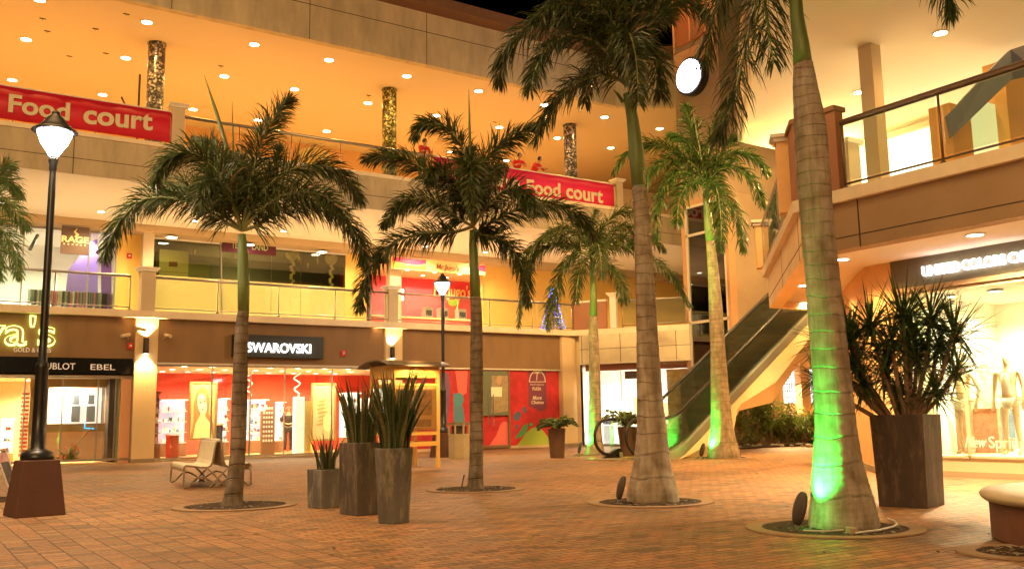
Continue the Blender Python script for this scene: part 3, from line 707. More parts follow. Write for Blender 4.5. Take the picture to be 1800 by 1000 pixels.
MB().box(a.x, b_.x, YS+1.6, YS+2.2, .05, b_.z).build('body', mat('dark_red_wood', (.35,.05,.03), .4), cn); MB().box(a.x-.04, b_.x+.04, YS+1.55, YS+2.25, b_.z, b_.z+.05).build('top', goods_m[0], cn)
a = gy(362, 792, YS+1.7); b_ = gy(390, 747, YS+1.7)
cn = thing('shop_counter', (a.x, YS+1.7, .05), 'counter with dark navy front behind the bench in the crystal shop', 'counter')
MB().box(a.x, b_.x, YS+1.6, YS+2.2, .05, b_.z).build('body', mat('navy_panel', (.05,.05,.10), .4), cn); MB().box(a.x-.04, b_.x+.04, YS+1.55, YS+2.25, b_.z, b_.z+.05).build('top', goods_m[2], cn)
# hanging spiral ornaments
for px, nm in ((438, 'left'), (522, 'right')):
    c = gy(px, 685, YS+1.4)
    t = thing('spiral_ornament', (c.x, c.y, zc-1), 'sparkling spiral ornament hanging in the crystal shop, the %s one' % nm, 'ornament', 'spiral ornaments')
    MB().tube([(c.x+.12*math.cos(a*.5)*(1-a/60), c.y+.12*math.sin(a*.5), zc-.15-a*.032) for a in range(0, 28)], .022, 6).build('spiral', pm('sparkle', (1,.9,.7), .3, 1.5), t)
    MB().tube([(c.x, c.y, zc-.15), (c.x, c.y, zc)], .006, 5).build('wire', metal, t)
# --- jeweller (first bay)
jw = mat('jeweller_wall', (.80,.50,.26), .6, var=.05)
room(-8.9, C1L-.02, YS, YS+4.2, 0.0, 2.66, jw, floor_y, mat('shop_ceiling'))
shopfront('glass front of the jeweller under the glossy black sign strip', -8.9, C1L, YS, .1, 2.64, [xat(p, 700, YS) for p in (-40, 43, 110, 172, 203)])
hs = thing('shop_sign', (3, YS-.14, 2.65), 'glossy black sign strip with two silver watch names above the jeweller window', 'sign')
z0, z1 = gy(150, 655, YS-.2).z, gy(150, 630, YS-.2).z
MB().box(-8.9, C1L-.03, YS-.2, YS-.13, z0-.02, z1+.02).build('board', mat('gloss_black', (.012,.012,.012), .15), hs)
ink = pm('silver_letters', (.8,.66,.5), .3, .5)
zz = gy(110, 649, YS-.22).z
text('HUBLOT', 'lettering', ink, hs, (xat(68,649,YS-.22), YS-.215, zz), (xat(132,649,YS-.22), YS-.215, zz), .20, out=(0,-1,0), extrude=.02)
text('EBEL', 'lettering', ink, hs, (xat(159,650,YS-.22), YS-.215, zz), (xat(202,650,YS-.22), YS-.215, zz), .18, out=(0,-1,0), extrude=.02)
js = thing('shop_sign', (1, YS-.2, 3.4), 'large curly shop letters with a glowing yellow green halo over GOLD & GEMS', 'sign')
zl = gy(60, 606, YS-.22).z
metal_l = mat('halo_letters', (.55,.45,.28), .35, .6)
text("va's", 'lettering', metal_l, js, (xat(-36,606,YS-.22), YS-.24, zl), (xat(95,606,YS-.22), YS-.24, zl), .86, out=(0,-1,0), extrude=.05, bold=-.012)
text("va's", 'halo', emat('halo_glow', (.75,.9,.16), 1.1), js, (xat(-38,607,YS-.22), YS-.15, zl-.02), (xat(97,607,YS-.22), YS-.15, zl-.02), .89, out=(0,-1,0), extrude=.03, bold=.018)
text('GOLD & GEMS', 'lettering', ink, js, (xat(24,618,YS-.2), YS-.14, gy(24,618,YS-.2).z), (xat(90,620,YS-.2), YS-.14, gy(24,618,YS-.2).z), .14, out=(0,-1,0), extrude=.02)
for i, (xx, yy) in enumerate(((-1.5, YS+1.2), (.6, YS+1.2), (2.6, YS+1.2), (4.6, YS+1.2), (1.5, YS+3.0), (3.6, YS+3.0), (5.4, YS+3.0))):
    downlight((xx, yy, 2.66), 'small spotlight in the jeweller ceiling, number %s counting from the front left' % ORD[i], 'spotlights in the jeweller', glow_c, 105, (1,.78,.48), r=.10)
# white framed show window with the watch displays
a = gy(82, 745, YS+.9); b_ = gy(186, 680, YS+.9)
sw = thing('show_window', ((a.x+b_.x)/2, YS+.9, .1), 'tan framed watch showcase glowing white inside the jeweller window', 'showcase')
fr_ = MB().box(a.x-.5, b_.x+.25, YS+.85, YS+.95, b_.z, b_.z+.25).box(a.x-.5, b_.x+.25, YS+.85, YS+.95, a.z-.25, a.z).box(b_.x, b_.x+.25, YS+.84, YS+.96, .1, b_.z+.25).box(a.x-.5, a.x, YS+.84, YS+.96, .1, b_.z+.25)
fr_.build('surround', mat('showcase_tan', (.50,.33,.16), .5), sw)
MB().box(a.x, b_.x, YS+1.5, YS+1.55, a.z, b_.z).build('back', pm('white_panel_glow', (.80,.82,.80), .5, 1.2), sw)
MB().box(a.x-.4, b_.x, YS+1.0, YS+1.05, .1, a.z-.25).build('lower_panel', mat('slatted_pink', (.85,.55,.38), .5), sw)
dp = MB()
for u in (.45, .72): dp.box(a.x+(b_.x-a.x)*u, a.x+(b_.x-a.x)*(u+.15), YS+1.3, YS+1.4, a.z+.05, a.z+.55).box(a.x+(b_.x-a.x)*(u+.02), a.x+(b_.x-a.x)*(u+.13), YS+1.3, YS+1.4, a.z+.6, a.z+.9)
dp.build('watch_stand', mat('grey_blue', (.16,.20,.28), .5), sw)
MB().tube([gy(149, 740, YS+.7), gy(149, 752, YS+.7), gy(165, 753, YS+.7)], .02, 6).build('neon', emat('cyan_neon', (.1,.5,.8), .5), sw)
px_cab(0, 26, 735, 800, YS+2.0, nsh=3, label='jewellery cabinet beside the sandwich board', body=mat('orange_wood', (.6,.3,.12), .5), lit=pm('white_lit_back'))
a = gy(36, 740, YS+1.8); b_ = gy(58, 678, YS+1.8)
scn = thing('lattice_screen', ((a.x+b_.x)/2, YS+1.8, 0.05), 'red lace patterned screen behind the lamp post in the jeweller', 'screen')
lm = mat('lattice_red', (.6,.10,.05), .5); mb = MB().box(a.x, b_.x, YS+1.85, YS+1.88, .05, b_.z); mb.build('panel', mat('lattice_cream', (.85,.7,.5), .6), scn)
mb = MB()
for i in range(6):
    for q in range(16):
        cx, cz = a.x+(b_.x-a.x)*(i+.5+.5*(q%2))/6.5, .3+q*.125
        if cz < b_.z: mb.box(cx-.035, cx+.035, YS+1.83, YS+1.85, cz-.035, cz+.035)
mb.build('pattern', lm, scn)
a = gy(188, 805, YS+.6)
part(MB().box(xat(192,700,YS+.3), xat(203,700,YS+.3), YS+.3, YS+2.0, .05, 2.6), 'shop_partition', mat('dark_curtain', (.10,.07,.06), .6))
part(MB().box(xat(206,700,YS+.3), xat(213,700,YS+.3), YS+.3, YS+1.0, .05, 2.6), 'shop_partition', mat('pale_green_edge', (.6,.7,.45), .5))
part(MB().box(C1L-.32, C1L-.02, YS-.02, YS+.15, 0, 2.66), 'door_jamb', mat('peach_jamb', (.75,.40,.22), .6))
fb = thing('flower_arrangement', gy(120, 806, YS+.35), 'small arrangement of orange flowers and twigs low in the jeweller window', 'flowers')
c = gy(120, 806, YS+.35); c.z = .14
lv = MB(); fl = MB()
for i in range(90):
    a = rnd.uniform(0, 2*PI); el = rnd.uniform(.1, 1.4); L = rnd.uniform(.2, .55); d = V((math.cos(a)*math.cos(el), math.sin(a)*math.cos(el)*.5, math.sin(el))); q = c + d*L; w = V((-d.y, d.x, 0))*.02+V((0,0,.008))
    lv.add([c+d*.05-w, c+d*.05+w, c+d*L*.6+w*1.3, q, c+d*L*.6-w*1.3], [(0,1,2,3,4)])
    if i % 4 == 0: fl.ball(q, .035, 6, 4)
lv.build('leaves', leaf_mat('small_leaf', (.06,.12,.03), (.16,.2,.05)), fb); fl.build('blossoms', mat('orange_petal', (.8,.2,.05), .6), fb)
MB().tube([c, c+V((.25,0,.5)), c+V((.62,0,.95))], .012, 5).build('twig', mat('twig', (.3,.15,.05), .7), fb)

# --- mural bay (third bay)
mu0 = xat(704, 720, YS)
part(MB().prism([(C3R, YS), (23.67, 30.75), (23.9, 31.4), (23.45, 31.4)], 0, 4.48), 'corner_infill', MATS['cream_column'])
zt = 3.04
ml = thing('mural_wall', (18.5, YS+.02, 0), 'red printed hoarding with green swirls, drops and a plaza logo across the closed shop', 'mural')
xs = lambda px, y=YS: xat(px, 720, y)
zz = lambda px, py, y=YS: gy(px, py, y).z
glw = .22
MB().box(C2R+.03, C3L-.03, YS, YS+.05, .1, zt).build('panel', mat('mural_red', (.50,.028,.035), .5, var=.28, vs=2.5), ml)
MB().box(C2R+.03, C3L-.03, YS-.03, YS+.08, 0, .1).build('sill', mat('sill_cream', (.6,.45,.28), .6), ml)
def swatch(name, pts, m, d):
    q = [(gy(x, y, YS).x, gy(x, y, YS).z) for x, y in pts]
    flat(q, YS-.004*d, .003).build(name, m, ml)
swatch('printed_shape', [(770,655),(788,655),(792,680),(788,740),(770,790),(760,790)], mat('mural_purple', (.22,.10,.20), .5), 1)
swatch('printed_shape', [(797,690),(808,696),(815,720),(818,750),(812,775),(797,780)], mat('mural_blue', (.10,.25,.33), .5), 1)
swatch('printed_shape', [(800,650),(822,650),(820,690),(806,700)], mat('mural_rose', (.75,.16,.14), .5), 2)
swatch('printed_shape', ell(806, 702, 9, 12), mat('mural_teal', (.08,.30,.36), .5), 3)
swatch('printed_shape', [(852,788),(862,780),(872,765),(880,745),(886,740),(893,742),(893,790)], mat('mural_rose'), 1)
# logo panel
dkp = mat('mural_plum', (.20,.05,.09), .5)
swatch('printed_shape', [(928,650),(960,650),(961,716),(957,721),(950,723),(940,718),(929,714)], dkp, 1)
swatch('printed_shape', [(903,789),(914,776),(925,760),(935,752),(945,750),(955,757),(965,770),(975,785),(975,790)], mat('mural_lime', (.38,.50,.08), .5), 1)
swatch('printed_shape', [(905,770),(912,760),(920,748),(927,744),(928,752),(922,763),(914,769)], mat('mural_green', (.08,.35,.12), .5), 2)
for cx, cy, rx, ry, rot, mm in ((909,731,6,9,.5,'mural_slate'),(922,720,3.5,6,-.1,'mural_slate'),(908,749,3,4,0,'mural_slate'),(933,746,3,3.5,0,'mural_green'),(905,760,1.5,2,0,'mural_slate')):
    swatch('printed_shape', ell(cx, cy, rx, ry, 16, rot=rot), mat(mm, (.10,.12,.20), .5), 3)
ink2 = mat('mural_ink', (.80,.68,.55), .5)
q = ell(944, 671, 14, 20, 22, 0, PI); arc = [(gy(x, 671-(y-671), YS).x, YS-.02, gy(x, 671-(y-671), YS).z) for x, y in q]
MB().tube(arc, .022, 5).tube([arc[0], arc[-1]], .018, 5).build('logo_arch', ink2, ml)
cpt = gy(944, 668, YS-.02); lg = MB().tube([(cpt.x-.02, YS-.02, cpt.z), (cpt.x+.02, YS-.02, cpt.z+.28)], .02, 5)
for i in range(7):
    a = PI*i/6; lg.tube([(cpt.x+.02, YS-.02, cpt.z+.28), (cpt.x+.02+.1*math.cos(a), YS-.02, cpt.z+.28+.07*math.sin(a)+.02), (cpt.x+.02+.17*math.cos(a), YS-.02, cpt.z+.25+.02*math.sin(a))], [.018, .016, .006], 5)
lg.build('logo_palm', ink2, ml)
def mtext(s, x0, x1, y0, h, **k): 
    z_ = gy((x0+x1)/2, y0, YS-.02).z; hh = gy((x0+x1)/2, y0-h, YS-.02).z - z_
    text(s, 'lettering', ink2, ml, (xat(x0,y0,YS-.02), YS-.02, z_), (xat(x1,y0,YS-.02), YS-.02, z_), hh, out=(0,-1,0), extrude=.01, **k)
mtext('PALM BEACH', 932, 956, 677, 2.6); mtext('PLAZA', 936, 951, 685.5, 5.5, bold=.02)
mtext('More', 936, 952, 702, 7, bold=.02, shear=.3); mtext('Choices', 934, 956, 709.5, 6, bold=.02, shear=.3)
# glazed door with a poster of a woman
d0, d1 = xat(848, 720, YS-.1), xat(893, 720, YS-.1)
dr = thing('glass_door', ((d0+d1)/2, YS-.1, .05), 'double glass door of the closed shop beside the red mural', 'door')
MB().box(d0, d1, YS-.11, YS-.09, gy(860,730,YS-.1).z, 3.0).build('pane', mat('greenish_glass', (.18,.20,.14), .15), dr)
MB().box(d1, d1+.08, YS-.14, YS-.06, .05, 3.03).box(d0, d1, YS-.14, YS-.06, .05, .15).build('frame', mat('brown_frame', (.20,.12,.07), .5), dr)
for px in (859, 867): q = gy(px, 700, YS-.16); MB().tube([(q.x, YS-.18, .9), (q.x, YS-.18, 2.1)], .022, 6).build('handle', metal, dr)
q0 = gy(880, 740, YS-.13)
flat([(gy(x,y,YS-.12).x, gy(x,y,YS-.12).z) for x,y in ((864,727),(893,722),(893,660),(864,660))], YS-.125, .004).build('poster', mat('dull_poster', (.35,.27,.16), .5, var=.3, vs=6), dr)
flat([(gy(x,y,YS-.12).x, gy(x,y,YS-.12).z) for x,y in ell(877, 668, 4.5, 8)], YS-.13, .003).build('poster_face', mat('dull_skin', (.55,.32,.2), .5), dr)
flat([(gy(x,y,YS-.12).x, gy(x,y,YS-.12).z) for x,y in ((863,680),(882,680),(882,697),(863,697))], YS-.135, .003).build('notice', mat('notice_white', (.8,.85,.65), .5), dr)

# --- bright shop in the angled bay
bw = mat('white_shop', (.92,.92,.88), .5)
dA = V((*A0,0))+V((.30,.25,0)); dB = V((*A1,0))+V((.42,.38,0))
def bay(t, dpt): 
    n = V((dv.y, -dv.x, 0)); p = dA + (dB-dA)*t - n*dpt; return p
part(MB().prism([bay(0,0), bay(1,0), bay(1.2,4), bay(-.15,4)], .02, .05), 'shop_floor', mat('pale_floor', (.75,.75,.75), .2))
part(MB().prism([bay(0,0), bay(1,0), bay(1.2,4), bay(-.15,4)], 3.2, 3.26), 'shop_ceiling', bw)
part(MB().slab(bay(-.15,4), bay(1.2,4), .1, 0, 3.2).slab(bay(0,.1), bay(-.15,4), .05, 0, 3.2), 'shop_back_wall', bw)
for i, (t_, d_) in enumerate(((.2,.8),(.5,.8),(.8,.8),(.2,2.6),(.6,2.6),(.95,2.6))):
    p = bay(t_, d_); downlight((p.x, p.y, 3.2), 'spotlight in the bright white corner shop, %s' % ('front left','front middle','front right','back left','back middle','back right')[i], 'spotlights in the white corner shop', glow_c, 110, (1,.90,.74), r=.09)
wn = thing('shop_window', dA, 'glass front of the bright white shop behind the escalator', 'shop window')
fm = MB(); 
for t_ in (0, .36, .72, 1): p = bay(t_, 0); fm.slab(p-dv*.02, p+dv*.02, .05, .05, 3.0)
fm.slab(bay(0,0), bay(1,0), .05, .03, .08); fm.build('frame', metal, wn)
for a, b_ in ((0,.36),(.36,.72),(.72,1)): MB().slab(bay(a,0)+dv*.03, bay(b_,0)-dv*.03, .012, .08, 3.0).build('pane', pane, wn)
dsn = thing('shop_sign', bay(.62,-.05), 'small dark brown hanging sign with white letters behind the big palm trunk', 'sign')
p0 = bay(.40,-.06); p1 = bay(.70,-.06)
MB().slab(p0, p1, .05, 2.66, 2.96).build('board', mat('dark_brown_board', (.06,.03,.02), .5), dsn)
pp0 = bay(.56,-.09); pp1 = bay(.66,-.09); nrm = V((dv.y, -dv.x, 0))
text('doe', 'lettering', mat('white_ink', (.9,.85,.75), .5), dsn, pp0+V((0,0,2.74)), pp1+V((0,0,2.74)), .15, extrude=.02, bold=.02, out=nrm)
cl = thing('poster_panel', bay(.9,.3), 'tall brown and yellow poster panel at the right of the white corner shop', 'poster')
p0, p1 = bay(.76,.25), bay(1.0,.25); MB().slab(p0, p1, .03, .3, 3.0).build('panel', mat('poster_mix', (.5,.22,.08), .6, vs=4, col2=(.95,.75,.30)), cl)
for i, (t_, hgt) in enumerate(((.12, 1.1), (.30, 1.25), (.52, 1.1))):
    p = bay(t_, 1.6); tb = thing('display_table', (p.x, p.y, .05), '%s display table of goods in the white corner shop' % ('left', 'middle', 'right')[i], 'table', 'display tables in the corner shop')
    MB().obox((p.x, p.y, hgt-.3), .8, .5, .04, .5).build('tabletop', bw, tb)
    MB().obox((p.x, p.y, .05), .5, .3, hgt-.35, .5).build('base', mat('table_grey', (.35,.36,.4), .5), tb)
    g_ = MB()
    for q in range(7): g_.mat(rnd.randrange(5)).obox((p.x+rnd.uniform(-.3,.3), p.y+rnd.uniform(-.2,.2), hgt-.26), .1, .08, rnd.uniform(.1,.4), rnd.random())
    g_.build('goods', goods_m, tb)
pcx = bay(.24, 3.8)
for t_, w_, z0, z1, cc in ((.22,.12,1.3,2.0,(.75,.55,.15)),(.42,.16,1.1,1.7,(.85,.6,.3)),(.08,.08,1.0,1.4,(.8,.6,.2))):
    p0, p1 = bay(t_, 3.9), bay(t_+w_, 3.9)
    wp = thing('wall_picture', p0, 'pale gold picture %d high on the back wall of the white corner shop' % 1 if False else {.22:'pale gold picture, the highest on the back wall of the white corner shop', .42:'faint peach picture right of the gold one in the white corner shop', .08:'small gold picture at the left of the white corner shop'}[t_], 'picture')
    MB().slab(p0, p1, .03, z0, z1).build('canvas', mat('pic%s' % t_, cc, .6), wp)

# wall lights on the columns, cameras, alarms
def wall_light(px, pyt, pyb, y, label, pw=110):
    a, b_ = gy(px, pyb, y), gy(px, pyt, y)
    t = thing('wall_light', (a.x, y, a.z), label, 'wall light', 'up and down wall lights')
    MB().lathe([(.085, a.z), (.085, b_.z), (.06, b_.z)], (a.x, y, 0), 18).build('cylinder', mat('bronze_black', (.03,.02,.018), .4), t, smooth=False)
    MB().lathe([(1e-5, a.z-.012), (.075, a.z-.012), (.075, a.z-.002)], (a.x, y, 0), 14).build('lens', glow_c, t)
    MB().box(a.x-.03, a.x+.03, y+.06, y+.3, (a.z+b_.z)/2-.04, (a.z+b_.z)/2+.04).build('bracket', mat('bronze_black'), t)
    light('lamp', 'SPOT', (a.x, y+.0, a.z-.04), pw, (1,.62,.22), parent=t, aim=(a.x, y+.35, a.z-1.2), radius=.03, spot=100, blend=.5)
    light('lamp', 'SPOT', (a.x, y+.0, b_.z+.03), pw*.9, (1,.62,.22), parent=t, aim=(a.x, y+.35, b_.z+1.2), radius=.03, spot=100, blend=.5)
wall_light(256, 594, 622, YS-.36, 'black tube wall light on the cream column left of the crystal shop')
wall_light(690, 610, 630, YS-.36, 'black tube wall light on the column behind the curved kiosk roof', 60)
def camera_thing(p, d, label):
    t = thing('security_camera', p, label, 'camera', 'security cameras'); p = V(p); d = V(d).normalized()
    MB().tube([p, p+d*.32], .055, 8).build('housing', mat('cam_white', (.6,.5,.38), .5), t)
    MB().tube([p+d*.1, p+V((0,.16,-.12))], .02, 6).build('arm', mat('cam_white'), t)
camera_thing(gy(239, 576, YS-.5), (.85,-.4,-.25), 'white security camera on the cream column above the wall light')
camera_thing(gy(228, 588, YS-.3), (-.8,-.4,-.2), 'small security camera pointing left from the edge of the cream column')
camera_thing(gy(290, 588, YS-.3), (.3,-.8,-.2), 'small pale security camera on the brown band right of the cream column')
for px, py, y, lab in ((229, 608, YS-.12, 'red fire alarm on the brown band left of the cream column'), (603, 621, YS-.12, 'red fire alarm strobe right of the crystal shop sign'), (227, 450, YB-.03, 'red fire alarm box on the yellow second floor wall')):
    c = gy(px, py, y); t = thing('fire_alarm', c, lab, 'alarm', 'fire alarms')
    MB().box(c.x-.09, c.x+.09, y-.06, y, c.z-.1, c.z+.1).build('box', mat('alarm_red', (.6,.03,.02), .4), t, bevel=.01)
    MB().ball((c.x, y-.07, c.z), .04, 8, 5).build('strobe', goods_m[0], t)

# ================================================================== SECOND FLOOR SHOPS
uw = mat('bright_white_wall', (.88,.86,.80), .6); tile2 = mat('gallery_floor', (.6,.5,.38), .4)
part(MB().box(-9, 43, YE+.3, YB+5, 4.70, 4.72), 'gallery_tiles', tile2)
room(-8.9, xat(204, 450, YB+4), YB+.05, YB+4, 4.72, ZB-.02, uw, tile2, uw, name='upper_shop')
for i, xx in enumerate((-5, -2, .5, 2.6, 4.6, 6.0)):
    downlight((xx, YB+1.4, ZB-.02), 'bright spotlight in the white clothes shop upstairs, %s from the left' % ORD[i], 'spotlights in the upstairs clothes shop', glow_c, 130, (1,.90,.72), r=.1)
shopfront('tall glass front of the bright clothes shop on the second floor', -8.9, xR, YB, 4.72, ZB-.01, [xat(p, 450, YB) for p in (-60, 40, 156)], fr=.05)
rs = thing('hanging_sign', gy(130, 397, YB-.95), 'brown square sign with gold lettering and a small flame above, hanging upstairs', 'sign')
a, b_ = gy(106, 446, YB-.95), gy(158, 399, YB-.95)
MB().box(a.x, b_.x, YB-.98, YB-.92, gy(130,447,YB-.95).z, gy(130,399,YB-.95).z).build('board', mat('sign_brown', (.13,.075,.045), .5), rs)
gold = mat('sign_gold', (.95,.75,.35), .4)
text('RAGE', 'lettering', gold, rs, (xat(108,425,YB-1.0), YB-.99, gy(130,426,YB-1.0).z), (xat(156,425,YB-1.0), YB-.99, gy(130,426,YB-1.0).z), .23, bold=.03, out=(0,-1,0))
sq = MB()
for i in range(6): xx = a.x+.08+i*(b_.x-a.x-.2)/5.3; zq = gy(130,431,YB-1.0).z; sq.box(xx, xx+.05, YB-1.0, YB-.98, zq, zq+.05)
sq.build('small_squares', gold, rs)
c = gy(132, 417, YB-1.0); MB().tube([c, c+V((.08,0,.1)), c+V((-.02,0,.2)), c+V((.06,0,.34))], [.03,.06,.035,.008], 7).build('flame', gold, rs)
pv = mat('lilac_wall', (.38,.25,.75), .6)
lil = thing('lilac_panel', gy(180, 520, YB+1.5), 'purple triangular wall graphic inside the upstairs clothes shop', 'panel')
q = [(gy(x,y,YB+1.5).x, gy(x,y,YB+1.5).z) for x,y in ((120,475),(160,425),(172,420),(172,540),(112,540))]; flat(q, YB+1.5, .03).build('triangle', pv, lil)
q = [(gy(x,y,YB+.8).x, gy(x,y,YB+.8).z) for x,y in ((178,450),(196,450),(196,545),(178,545))]; flat(q, YB+.8, .03).build('column_panel', mat('violet_wall', (.22,.10,.62), .6), lil)
rk_m = [mat('cloth_a', (.30,.42,.34), .8), mat('cloth_b', (.12,.12,.2), .8), mat('cloth_c', (.7,.25,.3), .8), mat('cloth_d', (.75,.75,.6), .8)]
for i, px in enumerate((70, 98, 128, 150, 168, 186)):
    c = gy(px, 530, YB+1.0); r_ = thing('clothes_rack', (c.x, YB+1, 4.72), 'rail of hanging clothes in the bright upstairs shop, %s from the left' % ORD[i], 'clothes rack', 'clothes racks upstairs')
    MB().tube([(c.x-.4, YB+1, 4.72), (c.x-.4, YB+1, 6.3), (c.x+.4, YB+1, 6.3), (c.x+.4, YB+1, 4.72)], .018, 6).box(c.x-.4, c.x+.4, YB+.99, YB+1.01, 5.45, 5.48).build('frame', metal, r_)
    mb = MB()
    for zt_ in (6.26, 5.44):
        for q in range(9): mb.mat(rnd.randrange(4)).box(c.x-.36+q*.08, c.x-.30+q*.08, YB+.8, YB+1.15, zt_-rnd.uniform(.45,.7), zt_)
    mb.build('clothes', rk_m, r_)
bn = thing('star_garland', gy(62, 425, YB+1), 'string of small dark stars hanging in the white shop upstairs', 'decoration')
mb = MB()
for i in range(9): c = gy(53+i*1.6, 438-i*3, YB+1); mb.ball(c, .07, 6, 4)
mb.build('stars', black, bn)
# pale partition shop (third thing along) : frosted lower panels, dark glazing above
zl0, zl1 = 4.72, gy(430, 494, YB).z
pp = thing('frosted_partition', ((xG0+xG1)/2, YB, 4.72), 'long pale yellow frosted glass partition behind the second floor railing', 'partition')
cutx = [xG0, xat(389,520,YB), xat(476,520,YB), xat(528,520,YB), xG1]
for a, b_ in zip(cutx, cutx[1:]): MB().box(a+.012, b_-.012, YB-.02, YB, zl0, zl1).build('frosted_panel', mat('frosted_yellow', (.46,.40,.15), .25), pp)
MB().box(xG0, xG1, YB-.03, YB+.01, ZB-.08, ZB-.01).build('top_rail', white_trim, pp)
for a, b_ in zip(cutx, cutx[1:]): MB().box(a+.012, b_-.012, YB-.012, YB, zl1+.01, ZB-.09).build('clear_panel', glass('dim_glass', (.75,.78,.6), .10), pp)
MB().tube([gy(391, 550, YB-.08), gy(388, 425, YB-.08)], .025, 6).build('door_pull', rail_m, pp)
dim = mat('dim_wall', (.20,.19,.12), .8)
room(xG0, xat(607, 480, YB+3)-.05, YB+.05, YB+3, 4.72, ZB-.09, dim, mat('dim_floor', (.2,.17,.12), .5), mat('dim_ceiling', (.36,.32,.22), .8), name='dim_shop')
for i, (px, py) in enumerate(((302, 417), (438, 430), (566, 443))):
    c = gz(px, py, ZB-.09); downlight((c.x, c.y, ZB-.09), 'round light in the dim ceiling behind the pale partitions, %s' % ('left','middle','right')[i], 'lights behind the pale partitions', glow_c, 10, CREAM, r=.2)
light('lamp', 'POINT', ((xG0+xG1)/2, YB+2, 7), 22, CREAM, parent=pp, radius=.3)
# reception block
a, b_ = gy(279, 484, YB+.3), gy(332, 442, YB+.3)
rc = thing('reception_block', (a.x, YB+.3, 4.72), 'tall pale block with a small picture behind the dark glazing upstairs', 'counter')
MB().box(a.x, b_.x, YB+.3, YB+.9, 4.72, b_.z).build('body', mat('pale_block', (.80,.70,.38), .6), rc)
MB().box(b_.x, b_.x+.85, YB+.3, YB+.9, 4.72, gy(350,462,YB+.3).z).build('low_body', mat('olive_block', (.35,.33,.2), .6), rc)
q0, q1 = gy(297, 468, YB+.28), gy(312, 460, YB+.28); MB().box(q0.x, q1.x, YB+.27, YB+.3, q0.z, q1.z).build('picture', mat('small_pic', (.3,.12,.06), .6, var=.6, vs=9), rc)
MB().box(a.x-.002, b_.x+.002, YB+.295, YB+.30, b_.z-.9, b_.z-.89).build('seam', joint_m, rc)
tl = thing('hanging_sign', gy(436, 440, YB-.1), 'dark purple banner with pale letters ending in LAND behind the palm trunk', 'sign')
a, b_ = gy(391, 424, YB-.1), gy(485, 434, YB-.1); z1 = gy(391,424,YB-.1).z; z0 = gy(391,442,YB-.1).z
MB().box(a.x, b_.x, YB-.12, YB-.08, z0, z1-.02).build('cloth', mat('plum_cloth', (.10,.008,.028), .6), tl)
pale = mat('pale_green_ink', (.45,.55,.25), .6)
zt_ = z0+.18
text('TE', 'lettering', pale, tl, (xat(407,437,YB-.14), YB-.13, zt_), (xat(418,437,YB-.14), YB-.13, zt_), .26, bold=.01, out=(0,-1,0))
text('LAND', 'lettering', pale, tl, (xat(443,442,YB-.14), YB-.13, zt_), (xat(471,444,YB-.14), YB-.13, zt_), .26, bold=.01, out=(0,-1,0))
for i, (px, py) in enumerate(((514, 446), (582, 454))):
    c = gy(px, py, YB+.4); t = thing('gold_topiary', (c.x, YB+.4, 4.72), 'glittering gold ball on a garland stand behind the glazing, the %s one' % ('left','right')[i], 'decoration', 'gold topiaries')
    gm = mat('gold_glitter', (.9,.7,.3), .3, .3, bump=1, bs=30)
    MB().ball(c, .30, 12, 8).build('ball', gm, t)
    mb = MB()
    for q in range(12): mb.ball((c.x+.07*math.sin(q*2), YB+.4, c.z-.35-q*.12), .09-.002*q, 7, 4)
    mb.build('garland', gm, t); MB().tube([(c.x, YB+.4, 4.72), (c.x, YB+.4, c.z)], .02, 6).build('stand', metal, t)
for i, (px, py, ln) in enumerate(((342, 438, 1.5), (410, 445, .9), (526, 450, .6), (541, 462, .8), (558, 455, .7))):
    c = gy(px, py, YB+1.2); t = thing('hanging_lamp', (c.x, c.y, c.z), 'thin pendant hanging behind the dark glazing, %s from the left' % ORD[i], 'pendant', 'thin pendants')
    MB().tube([(c.x, c.y, ZB-.1), (c.x, c.y, c.z)], .008, 4).build('cord', metal, t); MB().lathe([(.02,0),(.05,-.05),(.02,-.22)], c, 8).build('shade', gm, t)
# juice shop
jx0, jx1 = xat(646, 470, YB), xat(853, 490, YB)
pink = mat('pink_wall', (.72,.07,.10), .6, var=.05)
room(jx0, xat(853, 490, YB+3.2), YB+.05, YB+3.2, 4.72, 8.2, pink, tile2, mat('peach_ceiling', (.85,.55,.25), .7), name='juice_shop')
for i, (px, py) in enumerate(((716, 472), (743, 482), (764, 476), (785, 463), (808, 484), (700, 478))):
    c = gy(px, py, YB+1.0+(i%2)*1.2); downlight((c.x, c.y, 8.2), 'spotlight in the pink juice shop, %s' % ('above the menu','brightest one near the middle','third from the left','above the name board','behind the palm trunk','leftmost')[i], 'spotlights in the juice shop', glow_c, 70, (1,.78,.45), r=.09)
fr0 = thing('shop_sign', ((jx0+jx1)/2, YB-.95, 7.7), 'curved pink and yellow fascia board of the juice shop with its name', 'sign')
def poly_y(pts, y): return [(gy(a, b_, y).x, gy(a, b_, y).z) for a, b_ in pts]
flat(poly_y([(688,450),(853,466),(853,484),(688,472)], YB-.93), YB-.93, .05).build('board', mat('board_yellow', (.85,.68,.30), .5), fr0)
flat(poly_y([(690,451),(749,457),(749,464),(735,466),(715,464),(690,458)], YB-.94), YB-.945, .01).build('pink_curve', mat('sign_pink', (.75,.05,.15), .5), fr0)
flat(poly_y([(825,464),(853,467),(853,478),(838,475),(825,470)], YB-.94), YB-.945, .01).build('pink_curve', mat('sign_pink'), fr0)
flat(poly_y([(690,459),(715,466),(735,468),(749,466),(749,474),(690,470)], YB-.94), YB-.948, .01).build('yellow_curve', mat('sign_yel', (.95,.55,.05), .5), fr0)
bi = mat('brown_ink', (.35,.12,.03), .6)
text("Mr.Jugo's", 'lettering', bi, fr0, gy(767, 472, YB-.96), gy(807, 477, YB-.96), .24, bold=.015, out=(0,-1,0), shear=.1)
